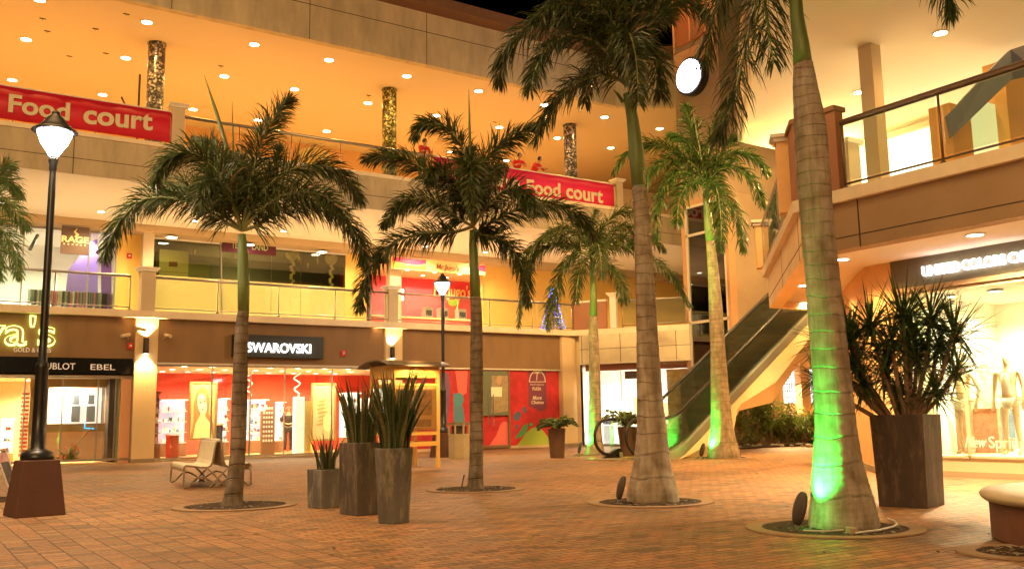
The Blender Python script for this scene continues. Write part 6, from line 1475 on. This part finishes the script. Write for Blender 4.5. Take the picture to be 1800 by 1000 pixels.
pr = thing('planter', (q.x, q.y, 0), 'round tapered grey brown planter nearest the camera, in front of two square ones', 'planter', 'planters in the plaza')
MB().lathe([(.165,0),(.17,.01),(.215,.80),(.212,.815),(.19,.815),(.185,.76)], (q.x,q.y,0), 36).build('pot', mat('weathered_concrete'), pr, smooth=False)
MB().lathe([(1e-4,.76),(.186,.765)], (q.x,q.y,0), 20).build('soil', soil, pr)
rg = random.Random(4)
sp = thing('snake_plant', (q.x, q.y, .77), 'tall dense snake plant growing in the round tapered planter', 'plant', 'snake plants'); mb = MB(); blades(mb, V((q.x,q.y,.76)), 120, .165, .40, 1.0, rg, .030, .30); mb.build('leaves', sans, sp)
q = gz(633, 905) + fw0*.16
box_planter(q, .40, .42, .86, R(8), concd, 'tall square brown planter between the small and the round one')
sp = thing('snake_plant', (q.x, q.y, .82), 'dark snake plant growing in the tall square planter behind the round one', 'plant', 'snake plants'); mb = MB(); blades(mb, V((q.x,q.y,.81)), 80, .16, .4, .9, rg, .028, .25); mb.build('leaves', sans, sp)
q = gz(570, 893) + fw0*.14
box_planter(q, .36, .38, .50, R(8), conc, 'small low square planter, left one of the group of three')
sp = thing('snake_plant', (q.x, q.y, .46), 'small thin snake plant with curving leaves in the low square planter', 'plant', 'snake plants'); mb = MB(); blades(mb, V((q.x,q.y,.45)), 30, .13, .35, .66, rg, .02, .45); mb.build('leaves', sans, sp)
# the big planter at the right
q = gz(1622, 892) + fw0*.30
stain(mat('dark_slate_pot', (.055,.035,.026), .7, var=.5, vs=1.6, bump=.4, bs=20, stretch=(1,1,.4)), 0, (.13,.085,.055))
bigp = box_planter(q, .57, .63, 1.08, R(14), mat('dark_slate_pot', (.055,.035,.026), .7, var=.5, vs=1.6, bump=.4, bs=20, stretch=(1,1,.4)), 'big tapered dark brown square planter at the right in front of the boutique', .045)
sp = thing('yucca', (q.x, q.y, 1.02), 'big many stemmed spiky yucca growing in the large planter at the right', 'plant')
rg = random.Random(8); stem = MB(); 
tops = [(-.85,.0,1.0,.55),(.55,-.05,1.05,.6),(-.15,-.2,.95,.5),(-.95,.1,.55,.45),(.6,.1,.62,.45),(-.52,.10,.78,.55),(-.30,-.05,1.18,.55),(.02,-.12,1.28,.62),(.34,.0,1.26,.58),(.22,.12,.80,.5),(-.12,.1,.62,.5),(-.62,-.02,1.05,.5),(.12,.0,1.0,.45),(-.40,.05,.50,.4),(.45,.1,.92,.4),(-.75,.05,.72,.45),(.0,.1,.35,.32),(.3,-.1,.38,.3)]
c0 = V((q.x, q.y, 1.02)); lvb = []
for (dx, dy, dz, rr_) in tops:
    top = c0 + rt0*dx*(1.0 if dx < -.5 else 1.2) + fw0*dy + V((0,0,dz)); s0 = c0 + rt0*dx*.22 + fw0*dy*.5 - V((0,0,.05))
    stem.tube([s0, s0.lerp(top, .5)+rt0*dx*.12, top], [.032,.026,.022], 7)
    mb = MB()
    for i in range(105):
        a = rg.uniform(0, 2*PI); el = R(rg.triangular(-60, 88, 25)); d = V((math.cos(a)*math.cos(el), math.sin(a)*math.cos(el), math.sin(el))); l = rr_*rg.uniform(.85, 1.3); s_ = top + V((0,0,-rg.uniform(0,.16)))
        w = d.cross(V((0,0,1))); w = (w.normalized() if w.length > .05 else V((1,0,0)))*.013; m1 = s_+d*l*.5; tip = s_+d*l+V((rg.uniform(-.04,.04),rg.uniform(-.04,.04),-l*rg.uniform(.02,.28)*(1 if el < .8 else .2)))
        up_ = w.cross(d).normalized()*.006
        mb.add([s_-w*.6, s_-up_, s_+w*.6, m1-w, m1-up_, m1+w, tip], [(0,1,4,3),(1,2,5,4),(3,4,6),(4,5,6)])
    mb.build('leaf_rosette', leaf_mat('yucca_leaf', (.025,.05,.012), (.06,.11,.03), .35) if 'yucca_leaf' not in MATS else MATS['yucca_leaf'], sp)
stem.build('stems', mat('yucca_stem', (.22,.13,.08), .8, var=.3, vs=8, bump=.5), sp)
# fern pots
def fern_pot(base, rb_, rt_, h, label, flabel, seed, n=14, L=.75):
    t = thing('planter', (base.x, base.y, 0), label, 'planter', 'planters in the plaza')
    MB().lathe([(rb_,0),(rt_,h),(rt_-.03,h),(rt_-.04,h-.06)], base, 28).build('pot', mat('dark_brown_pot', (.10,.05,.03), .55, var=.2, vs=5), t, smooth=False)
    MB().lathe([(1e-4,h-.05),(rt_-.035,h-.05)], base, 18).build('soil', soil, t)
    f = thing('fern', (base.x, base.y, h), flabel, 'plant', 'potted ferns'); rg = random.Random(seed)
    for i in range(n):
        a = 2*PI*i/n+rg.uniform(-.2,.2); h_ = V((math.cos(a), math.sin(a), 0)); rb, lb = MB(), MB()
        frond(rb, lb, V((base.x, base.y, h-.03)), h_, R(rg.uniform(35,70)), R(rg.uniform(-50,-10)), L*rg.uniform(.8,1.1), .17, 34, False, rg, wl=.028, bare=.12, ldroop=.15)
        k = lb.build('leaf', leaf_mat('fern_leaf', (.04,.07,.015), (.11,.16,.04)) if 'fern_leaf' not in MATS else MATS['fern_leaf'], f); rb.build('stalk', rach_m, k)
fern_pot(gz(980, 805)+fw0*.15, .20, .26, .84, 'slim dark brown round planter in front of the red mural', 'bushy drooping fern in the slim pot in front of the red mural', 31)
fern_pot(gz(1112, 808)+fw0*.9, .18, .28, .86, 'dark tapered planter standing just behind the escalator foot', 'fern in the dark pot behind the escalator handrails', 32, L=.95)
# shrubs beside the escalator
bed = MB(); bp_ = [gz(1288, 790), gz(1440, 782), gz(1440, 768), gz(1300, 772)]
bed_o = thing('planting_bed', gz(1360, 785), 'low soil bed with pale stones beside the escalator', 'planting bed')
MB().prism([(p.x, p.y) for p in bp_], .004, .05).build('soil', soil, bed_o)
mb = MB(); rg = random.Random(3)
for i in range(26): p = gz(rg.uniform(1295, 1430), rg.uniform(781, 786)); mb.ball(p+V((0,0,.05)), rg.uniform(.05,.12), 7, 5, .6)
mb.build('stones', mat('stone_pale'), bed_o)['kind'] = 'stuff'
def shrub(px, py, h, w, label, seed, n=14):
    c = gz(px, py); rg = random.Random(seed); t = thing('shrub', (c.x, c.y, 0), label, 'shrub', 'leafy shrubs beside the escalator'); st = MB()
    for i in range(n):
        tp_ = c + rt0*rg.uniform(-w, w) + fw0*rg.uniform(-.4,.4) + V((0,0,h*rg.uniform(.35, 1)))
        st.tube([c+rt0*rg.uniform(-.15,.15), c.lerp(tp_, .5)+V((0,0,.1)), tp_], [.02,.014,.008], 5); lb = MB()
        for k in range(34):
            a = rg.uniform(0, 2*PI); el = R(rg.uniform(-50, 60)); d = V((math.cos(a)*math.cos(el), math.sin(a)*math.cos(el), math.sin(el))); s_ = tp_ - V((0,0,rg.uniform(0,.45))); l = rg.uniform(.22,.42)
            wv = d.cross(V((rg.random(), rg.random(), 1))).normalized()*.020; lb.add([s_, s_+d*l*.5-wv, s_+d*l+V((0,0,-.06)), s_+d*l*.5+wv], [(0,1,2,3)])
        lb.build('foliage', leaf_mat('shrub_leaf', (.07,.11,.02), (.20,.26,.06)) if 'shrub_leaf' not in MATS else MATS['shrub_leaf'], t)
    st.build('stems', mat('yucca_stem'), t)
for a_ in ((1300, 787, 1.55, .5, 'leafy shrub right beside the trunk of the farther royal palm', 1, 16), (1326, 785, 1.8, .5, 'leafy shrub second from the farther royal palm', 5, 18), (1352, 784, 2.0, .55, 'tallest leafy shrub in the middle of the bed beside the escalator', 2, 20), (1380, 783, 1.6, .5, 'leafy shrub just left of the lit window above the bed', 3, 16), (1404, 782, 1.35, .5, 'low leafy shrub under the lit window beside the escalator', 6, 15), (1428, 781, 1.3, .5, 'low shrub at the right end of the bed, partly behind the nearest palm', 4, 14)):
    shrub(*a_)

rg = random.Random(77); mb = MB()
for i in range(170):
    p = gz(rg.uniform(100, 1750), 800+190*rg.random()**1.6); a = rg.uniform(0, 6); l_ = rg.uniform(.02, .07); d = V((math.cos(a), math.sin(a), 0)); w_ = V((-d.y, d.x, 0))*l_*.22
    mb.mat(rg.randrange(2)).add([p-d*l_+V((0,0,.004)), p+w_+V((0,0,.008)), p+d*l_+V((0,0,.006)), p-w_+V((0,0,.008))], [(0,1,2,3)])
tag(mb.build('fallen_leaves', [MATS['litter_dark'], MATS['litter_tan']]), kind='stuff')

# ================================================================== BENCH (back to back)
mesh_m = mat('bench_cream', (.85,.79,.64), .5, var=.08, vs=6, bump=.5, bs=130); frame_m = mat('bench_frame', (.26,.19,.12), .45, .3, var=.2)
def bench():
    c = V((5.09, 18.17, 0)); t = thing('bench', (c.x, c.y, 0), 'back to back cream bench with curved bronze tube legs beside the palm', 'bench')
    # seat runs along ya (into the picture), sitters face +-xa
    xa_ = (rt0*.90 + fw0*.44).normalized(); ya_ = V((-xa_.y, xa_.x, 0)); 
    hw = 1.0
    P = lambda u, v, z: c + xa_*(u*.74) + ya_*v + V((0,0,z))
    for s_ in (-1, 1):
        prof_ = [(.76,.30),(.79,.35),(.775,.395),(.74,.415),(.60,.40),(.40,.375),(.24,.37),(.17,.40),(.13,.47),(.08,.70),(.055,.80),(.03,.83)]
        vs = []
        for u, z in prof_: 
            vs += [P(s_*u, -hw, z), P(s_*u, hw, z), P(s_*(u-.004), -hw, z-.022), P(s_*(u-.004), hw, z-.022)]
        fs = []
        for i in range(len(prof_)-1): a = 4*i; fs += [(a, a+1, a+5, a+4), (a+2, a+6, a+7, a+3), (a, a+4, a+6, a+2), (a+1, a+3, a+7, a+5)]
        fs += [(0,2,3,1), (4*len(prof_)-4, 4*len(prof_)-3, 4*len(prof_)-1, 4*len(prof_)-2)]
        MB().add(vs, fs).build('seat_shell', mesh_m, t, smooth=False)
        for v in (-hw, hw):
            mb = MB()
            mb.tube([P(s_*u, v, z-.012) for u, z in prof_], .017, 7)
            mb.tube([P(s_*.77, v, .34), P(s_*.785, v, .2), P(s_*.79, v, .03), P(s_*.74, v, .015), P(s_*.66, v, .05), P(s_*.52, v, .17), P(s_*.36, v, .20), P(s_*.20, v, .14), P(s_*-.02, v, .02), P(s_*-.08, v, .015)], .017, 7)
            mb.build('side_frame', frame_m, t, smooth=True)
            MB().tube([P(s_*.28, v, .37), P(s_*.05, v, .2), P(-s_*.16, v, .03), P(-s_*.2, v, .015)], .017, 7).build('leg', frame_m, t, smooth=True)
    MB().tube([P(0,-hw,.83), P(0,hw,.83)], .032, 8).tube([P(.2,-hw,.36), P(.2,hw,.36)], .014, 6).tube([P(-.2,-hw,.36), P(-.2,hw,.36)], .014, 6).build('crossbar', mat('bench_cream'), t, smooth=True)
bench()

# ================================================================== DIRECTORY KIOSK, BIN, SANDWICH BOARD, ROUND SEAT
kc = gz(770, 821); kx0, ky0, kw = kc.x-1.2, kc.y, 1.2
K = thing('directory_kiosk', (kx0+.6, ky0+.6, 0), 'yellow framed map kiosk with a curved metal roof behind the round planter', 'kiosk')
ky = mat('kiosk_yellow', (.80,.50,.13), .5, var=.05)
zt_ = gy(745, 642, ky0).z
fr = MB(); w = .075
for (x, y) in ((kx0,ky0),(kx0+kw,ky0),(kx0,ky0+kw),(kx0+kw,ky0+kw)): fr.box(x-w/2, x+w/2, y-w/2, y+w/2, 0, zt_)
for z0, z1 in ((zt_-.30, zt_),(zt_-.50, zt_-.44),(.78,.86),(.52,.62)):
    for y in (ky0, ky0+kw): fr.box(kx0+w/2, kx0+kw-w/2, y-w/2+.006, y+w/2-.006, z0, z1)
    for x in (kx0, kx0+kw): fr.box(x-w/2+.006, x+w/2-.006, ky0+w/2, ky0+kw-w/2, z0, z1)
fr.build('frame', ky, K)
def kpanel(name, m, u0, u1, z0, z1, d=0.0, face=0):
    if face == 0: MB().box(kx0+u0, kx0+u1, ky0-.012-d, ky0+.01-d, z0, z1).build(name, m, K)
    else: MB().box(kx0-.012-d, kx0+.01-d, ky0+u0, ky0+u1, z0, z1).build(name, m, K)
mapm = mat('map_print', (.14,.07,.03), .3, vs=7, col2=(.42,.24,.10))
for f_ in (0, 1):
    kpanel('map_board', mat('map_border', (.70,.44,.12), .4), .06, 1.14, .9, zt_-.52, 0, f_)
    kpanel('map', mapm, .14, 1.02, 1.25, zt_-.60, .004+.02, f_)
    kpanel('notice', mapm, .2, 1.0, .98, 1.15, .004+.02, f_)
    kpanel('glass', glass('kiosk_glass', (1,1,1), .12), .08, 1.12, .92, zt_-.54, .05, f_)
lk = mat('kiosk_brown_ink', (.35,.18,.05), .6)
ring = [(kx0+.62+.20*math.cos(a), ky0-.05, zt_-.15+.10*math.sin(a)) for a in [2*PI*i/24 for i in range(25)]]
MB().tube(ring, .006, 5).build('logo_ring', lk, K)
kz = zt_-.12
text('PALM BEACH PLAZA', 'lettering', lk, K, (kx0+.48, ky0-.045, zt_-.14), (kx0+.92, ky0-.045, zt_-.14), .04, extrude=.006, out=(0,-1,0))
text('directory', 'lettering', lk, K, (kx0+.55, ky0-.045, zt_-.20), (kx0+.88, ky0-.045, zt_-.20), .035, extrude=.006, out=(0,-1,0))
rf = MB(); zr = gy(700, 633, ky0).z; nn_ = 12; vs = []
rx0, rx1, ryc, rr_ = kx0-.28, kx0+kw+.22, ky0+kw/2, 1.02
for i in range(nn_+1):
    a = R(-56+112*i/nn_); y = ryc+rr_*math.sin(a); z = zr-.12+ .34*(math.cos(a)-math.cos(R(56)))
    vs += [(rx0, y, z), (rx1, y, z), (rx0, y, z-.03), (rx1, y, z-.03)]
fs = []
for i in range(nn_): a = 4*i; fs += [(a, a+1, a+5, a+4), (a+2, a+6, a+7, a+3), (a, a+4, a+6, a+2), (a+1, a+3, a+7, a+5)]
fs += [(0,2,3,1), (4*nn_, 4*nn_+1, 4*nn_+3, 4*nn_+2)]
rf.add(vs, fs).build('roof', mat('roof_sheet', (.13,.10,.085), .45, .3, var=.15, vs=3), K)
for (x, y) in ((kx0,ky0),(kx0+kw,ky0),(kx0,ky0+kw),(kx0+kw,ky0+kw)): MB().tube([(x,y,zt_),(x,y,zr-.04)], .045, 8).build('roof_post', mat('post_tan', (.35,.24,.12), .5), K)
pm_ = MB()
pm_.box(kx0-.1, kx0+kw+.1, ky0-.02, ky0+.02, zr-.04, zr).box(kx0-.1, kx0+kw+.1, ky0+kw-.02, ky0+kw+.02, zr-.04, zr)
pm_.build('roof_beams', mat('post_tan'), K)
light('lamp', 'SPOT', (kx0+.6, ky0-.75, zr+.05), 45, (1,.62,.22), parent=K, aim=(kx0+.6, ky0+.05, 1.6), radius=.05, spot=100)
# litter bin
q = gz(806, 806) + fw0*.32; tb = thing('litter_bin', (q.x, q.y, 0), 'beige eight sided litter bin with open sides, behind the middle palm', 'bin')
bm = mat('bin_beige', (.50,.43,.28), .6, var=.08, vs=4)
pr_ = [(q.x+.33*math.cos(R(22.5+45*k)+.3), q.y+.33*math.sin(R(22.5+45*k)+.3)) for k in range(8)]
pr2 = [(q.x+.345*math.cos(R(22.5+45*k)+.3), q.y+.345*math.sin(R(22.5+45*k)+.3)) for k in range(8)]
MB().prism(pr_, 0, .66).prism(pr2, .66, .72).build('body', bm, tb)
for p in pr_: MB().tube([(p[0]*.97+q.x*.03, p[1]*.97+q.y*.03, .72), (p[0]*.97+q.x*.03, p[1]*.97+q.y*.03, .98)], .035, 6).build('upright', bm, tb); MB().prism(pr2, .97, 1.03).prism(pr_, 1.03, 1.06).build('lid', bm, tb)
MB().lathe([(.22,.72),(.22,.95)], (q.x,q.y,0), 16).build('liner', mat('liner_dark', (.08,.05,.04), .7), tb)
# sandwich board
q = gz(17, 882); tb = thing('sandwich_board', (q.x, q.y, 0), 'black chalk A-board with a pale wooden frame at the left edge', 'sign board')
fu = (rt0*.96+fw0*.28).normalized(); fv = V((-fu.y, fu.x, 0)); hb = .80; base_c = q - fu*.22 + fv*.15
def bp(u, z, s): return base_c + fu*(s*(.30*(1-z/hb))) + fv*u + V((0,0,z))
wood = mat('frame_pale', (.55,.45,.38), .5)
for s_ in (1, -1):
    o0 = fu*.0
    vs = [bp(-.30,.09,s_), bp(.30,.09,s_), bp(.30,hb-.06,s_), bp(-.30,hb-.06,s_)]; nn2 = fu*(.012*s_)
    MB().add(vs+[v-nn2 for v in vs], [(0,1,2,3),(7,6,5,4),(0,4,5,1),(2,6,7,3),(1,5,6,2),(0,3,7,4)]).build('board', mat('chalkboard', (.010,.010,.012), .5), tb)
    MB().tube([bp(-.31,0,s_), bp(-.31,hb,s_)], .022, 4).tube([bp(.31,0,s_), bp(.31,hb,s_)], .022, 4).tube([bp(-.31,.08,s_), bp(.31,.08,s_)], .022, 4).tube([bp(-.31,hb-.02,s_), bp(.31,hb-.02,s_)], .022, 4).build('frame', wood, tb)
    MB().tube([bp(-.31,.03,s_), bp(.31,.03,s_)], .014, 6).build('foot_rail', black, tb)
vs = [bp(-.28,hb-.20,1), bp(.28,hb-.20,1), bp(.28,hb-.06,1), bp(-.28,hb-.06,1)]; nn2 = fu*.006
MB().add([v+nn2 for v in vs]+[v+nn2*.3 for v in vs], [(0,1,2,3),(7,6,5,4),(0,4,5,1),(2,6,7,3),(1,5,6,2),(0,3,7,4)]).build('picture_strip', mat('strip_red', (.45,.03,.06), .6, vs=16, col2=(.75,.65,.7)), tb)
# round planter seat at the right edge
rad = 1.35; ctr = gz(1798, 962) + rt0*rad*.97 + fw0*.1
rs_ = thing('curved_bench', (ctr.x, ctr.y, 0), 'curved cream topped seat wall with red brown side at the bottom right corner', 'seat wall')
hgt = .33
MB().lathe([(rad-.02,0),(rad,.02),(rad,hgt),(rad-.45,hgt),(rad-.45,.05)], ctr, 96).build('wall', mat('seat_red', (.17,.06,.035), .75, var=.2, vs=3, bump=.2), rs_, smooth=False)
MB().lathe([(rad-.48,hgt),(rad+.03,hgt),(rad+.065,hgt+.03),(rad+.07,hgt+.06),(rad+.045,hgt+.085),(rad-.44,hgt+.095),(rad-.48,hgt+.06)], ctr, 96).build('coping', mat('coping_stone', (.62,.50,.33), .55, var=.10, vs=4, bump=.15), rs_, smooth=True)
MB().lathe([(1e-4,.25),(rad-.46,.25)], ctr, 64).build('water', mat('dark_water', (.01,.012,.01), .05), rs_)
MB().lathe([(rad-.5,.30),(rad-.47,.30),(rad-.47,hgt+.10),(rad-.50,hgt+.12),(rad-.53,hgt+.10)], ctr, 64).build('inner_rim', black, rs_)
q = gz(1790, 972); pr_ = pit(q, 'ring of dark wet soil and stones in front of the curved seat wall', .45)

# ================================================================== PEOPLE
def skin_mesh(name, verts, edges, radii, m, parent, root=0, sub=2):
    me = bpy.data.meshes.new('sk'); me.from_pydata([tuple(v) for v in verts], edges, [])
    o = bpy.data.objects.new('sk', me); S.collection.objects.link(o)
    sk = o.modifiers.new('s', 'SKIN'); sd = o.modifiers.new('u', 'SUBSURF'); sd.levels = sub; sd.render_levels = sub
    for i, r in enumerate(radii): me.skin_vertices[0].data[i].radius = (r, r) if not isinstance(r, tuple) else r; me.skin_vertices[0].data[i].use_root = (i == root)
    dg = bpy.context.evaluated_depsgraph_get(); nm = bpy.data.meshes.new_from_object(o.evaluated_get(dg)); bpy.data.objects.remove(o)
    nm.materials.clear(); nm.materials.append(m); nm.name = name
    nm.polygons.foreach_set('use_smooth', [True]*len(nm.polygons))
    o = bpy.data.objects.new(name, nm); S.collection.objects.link(o); o.parent = parent; o.matrix_parent_inverse = pinv(parent); return o
def person(foot, face, label, skin, shirt, legs, hair, lean=0.0, arms='lean', h=1.72, name='person', cat='person', hand_t=None, hairl=.0):
    """face: unit direction the figure looks; lean: how far the chest comes forward"""
    t = thing(name, foot, label, cat); fw_ = V(face).normalized(); sd = V((fw_.y, -fw_.x, 0)); f = V(foot); k = h/1.72
    P = lambda a, b_, z: f + (sd*a + fw_*b_)*k + V((0,0,z*k))
    L = lean
    J = dict(pel=P(0,-.05*L,.93), wst=P(0,.05*L,1.08), chs=P(0,.28*L,1.27), nck=P(0,.40*L,1.45-.03*L), hd=P(0,.47*L+.02,1.57-.05*L), top=P(0,.49*L+.02,1.68-.06*L), nose=P(0,.50*L+.105,1.575-.05*L))
    v = [J['pel'], J['wst'], J['chs'], J['nck'], J['hd'], J['top'], J['nose']]; r = [(.135,.105),(.120,.095),(.145,.105),(.052,.052),(.082,.092),(.060,.065),(.016,.016)]
    e = [(0,1),(1,2),(2,3),(3,4),(4,5),(4,6)]
    for s_ in (-1, 1):
        sh = P(s_*.185,.30*L,1.39-.03*L)
        if arms == 'lean': el = P(s_*.25,.42*L+.06,1.14); ha = P(s_*.10,.42*L+.30,1.12)
        elif arms == 'down': el = P(s_*.23,.0,1.12); ha = P(s_*.24,.06,.87)
        elif arms == 'hip': el = P(s_*.33,.0,1.14); ha = P(s_*.17,.05,.98) if s_ > 0 else P(s_*.30,.05,.86)
        else: el = P(s_*.24,.03,1.12); ha = P(s_*.09,.22,1.08)
        fd = (ha-el).normalized(); b_ = len(v)
        v += [sh, el, ha, ha+fd*.06*k]; r += [.052,.038,.026,(.036,.020)]; e += [(2,b_),(b_,b_+1),(b_+1,b_+2),(b_+2,b_+3)]
        nb = len(v)-1; pr = sd*(.018)
        for q in range(4):
            o_ = sd*((q-1.5)*.017); v += [ha+fd*.085+o_, ha+fd*(.125+(.012 if q in (1,2) else 0))+o_-V((0,0,.012))]; r += [.0085,.0075]; e += [(nb, len(v)-2), (len(v)-2, len(v)-1)]
        v += [ha+fd*.03-sd*s_*.035, ha+fd*.065-sd*s_*.045]; r += [.010,.0085]; e += [(b_+2, len(v)-2), (len(v)-2, len(v)-1)]
        b_ = len(v); kn = P(s_*.10,.03,.50); an = P(s_*.11,-.02,.09); to = P(s_*.125,.12,.035)
        v += [P(s_*.09,-.04*L,.88), kn, an, to]; r += [.082,.054,.036,(.040,.028)]; e += [(0,b_),(b_,b_+1),(b_+1,b_+2),(b_+2,b_+3)]
    skin_mesh('body', v, e, r, skin, t)
    def cover(nm_, idx, ed, rr, m): skin_mesh(nm_, [v[i] for i in idx], ed, rr, m, t, sub=2)
    aL = 7; nA = 4+8+2+4
    A = [7, 7+nA]
    if shirt:
        vv = [J['pel'], J['wst'], J['chs'], J['chs'].lerp(J['nck'], .7)]; rr = [(.155,.125),(.142,.118),(.165,.125),(.085,.08)]; ee = [(0,1),(1,2),(2,3)]
        for b_ in A: n0 = len(vv); vv += [v[b_], v[b_].lerp(v[b_+1], .55 if name == 'mannequin' else .98), v[b_+1].lerp(v[b_+2], .1 if name != 'mannequin' else -.2)]; rr += [.070,.056,.054]; ee += [(2,n0),(n0,n0+1),(n0+1,n0+2)]
        if name == 'mannequin': 
            vv = vv[:4]; rr = rr[:4]; ee = ee[:3]
        skin_mesh('shirt', vv, ee, rr, shirt, t)
    if legs:
        vv = [J['pel']]; rr = [(.150,.120)]; ee = []; cut = .25 if name == 'mannequin' else 1
        for b_ in A:
            lg_ = b_+4+8+2; n0 = len(vv); vv += [v[lg_], v[lg_].lerp(v[lg_+1], cut), v[lg_+1].lerp(v[lg_+2], .95 if cut == 1 else -.6)]; rr += [.098,.075 if cut == 1 else .095,.058 if cut == 1 else .09]; ee += [(0,n0),(n0,n0+1),(n0+1,n0+2)]
            if cut != 1: vv.pop(); rr.pop(); ee.pop()
        skin_mesh('trousers' if cut == 1 else 'shorts', vv, ee, rr, legs, t)
    if hair:
        c = J['hd'] - fw_*.02 + V((0,0,.045)); mb = MB(); mb.lathe([(.03,-.09-hairl),(.088,-.06-hairl*.6),(.100,.0),(.085,.055),(.05,.085),(1e-4,.095)], c, 16); o = mb.build('hair', hair, t, smooth=True)
        fb_ = MB()
        for s_ in (-1, 1): fb_.ball(J['hd']+fw_*.083+sd*s_*.030+V((0,0,.02)), .0085, 6, 4)
        fb_.build('eyes', black, t)
        MB().tube([J['hd']+fw_*.088-sd*.022-V((0,0,.045)), J['hd']+fw_*.096-V((0,0,.046)), J['hd']+fw_*.088+sd*.022-V((0,0,.045))], .006, 5).build('mouth', mat('lip', (.45,.15,.10), .5), t)
    return t
skn = mat('skin', (.50,.27,.16), .5); skn2 = mat('skin_fair', (.62,.38,.25), .5); hb_ = mat('hair_black', (.02,.014,.01), .5)
redshirt = mat('red_shirt', (.60,.02,.02), .8, var=.1, vs=8); dkt = mat('dark_trousers', (.03,.03,.04), .8)
zf = 10.16
for px, lab, fc, l_ in ((932, 'short haired person in a red shirt leaning on the rail above the right banner', (.35,-1,0), .9), (905, 'person in a red shirt, left one of the two leaning above the right banner', (-.25,-1,0), .9), (740, 'person in a bright red shirt at the top floor railing above the middle palm', (.2,-1,0), .35)):
    x = gy(px, 290, YE+.5).x
    person((x, YE+.42, zf), fc, lab, skn, redshirt, dkt, hb_, lean=l_, h=1.78)
q = gz(506, 792, .05); q = gy(506, 790, YS+2.0)
person((q.x, YS+2.0, .05), (-.3,-1,0), 'saleswoman in a black suit holding a paper inside the red crystal shop', skn2, mat('black_suit', (.02,.02,.025), .7), dkt, mat('hair_red', (.25,.07,.03), .5), lean=.1, arms='hold', h=1.70, hairl=.05)
mann = mat('mannequin_skin', (.80,.60,.38), .35)
y1 = gx(1703, 810, XS+.8).y; y2 = gx(1785, 810, XS+.8).y
person((XS+.8, y1, .33), (-1,.15,0), 'pale mannequin in a cream top and white shorts, left one in the boutique window', mann, mat('cream_top', (.9,.72,.42), .7), mat('white_shorts', (.9,.85,.7), .7), None, arms='hip', name='mannequin', cat='mannequin', h=1.80)
person((XS+.8, y2, .33), (-1,-.1,0), 'pale mannequin in a floral top at the right edge of the boutique window', mann, mat('floral_top', (.95,.80,.60), .7, vs=14, col2=(.85,.50,.35)), mat('stripe_short', (.85,.75,.6), .7, var=.2), None, arms='down', name='mannequin', cat='mannequin', h=1.80)
p = bay(1.03, .9)
person((p.x+.2, p.y-.1, .05), (-.6,-.8,0), 'mannequin in a yellow shirt seen through the escalator glass', mann, mat('yellow_shirt', (.85,.68,.05), .7), dkt, None, arms='down', name='mannequin', cat='mannequin', h=1.75)
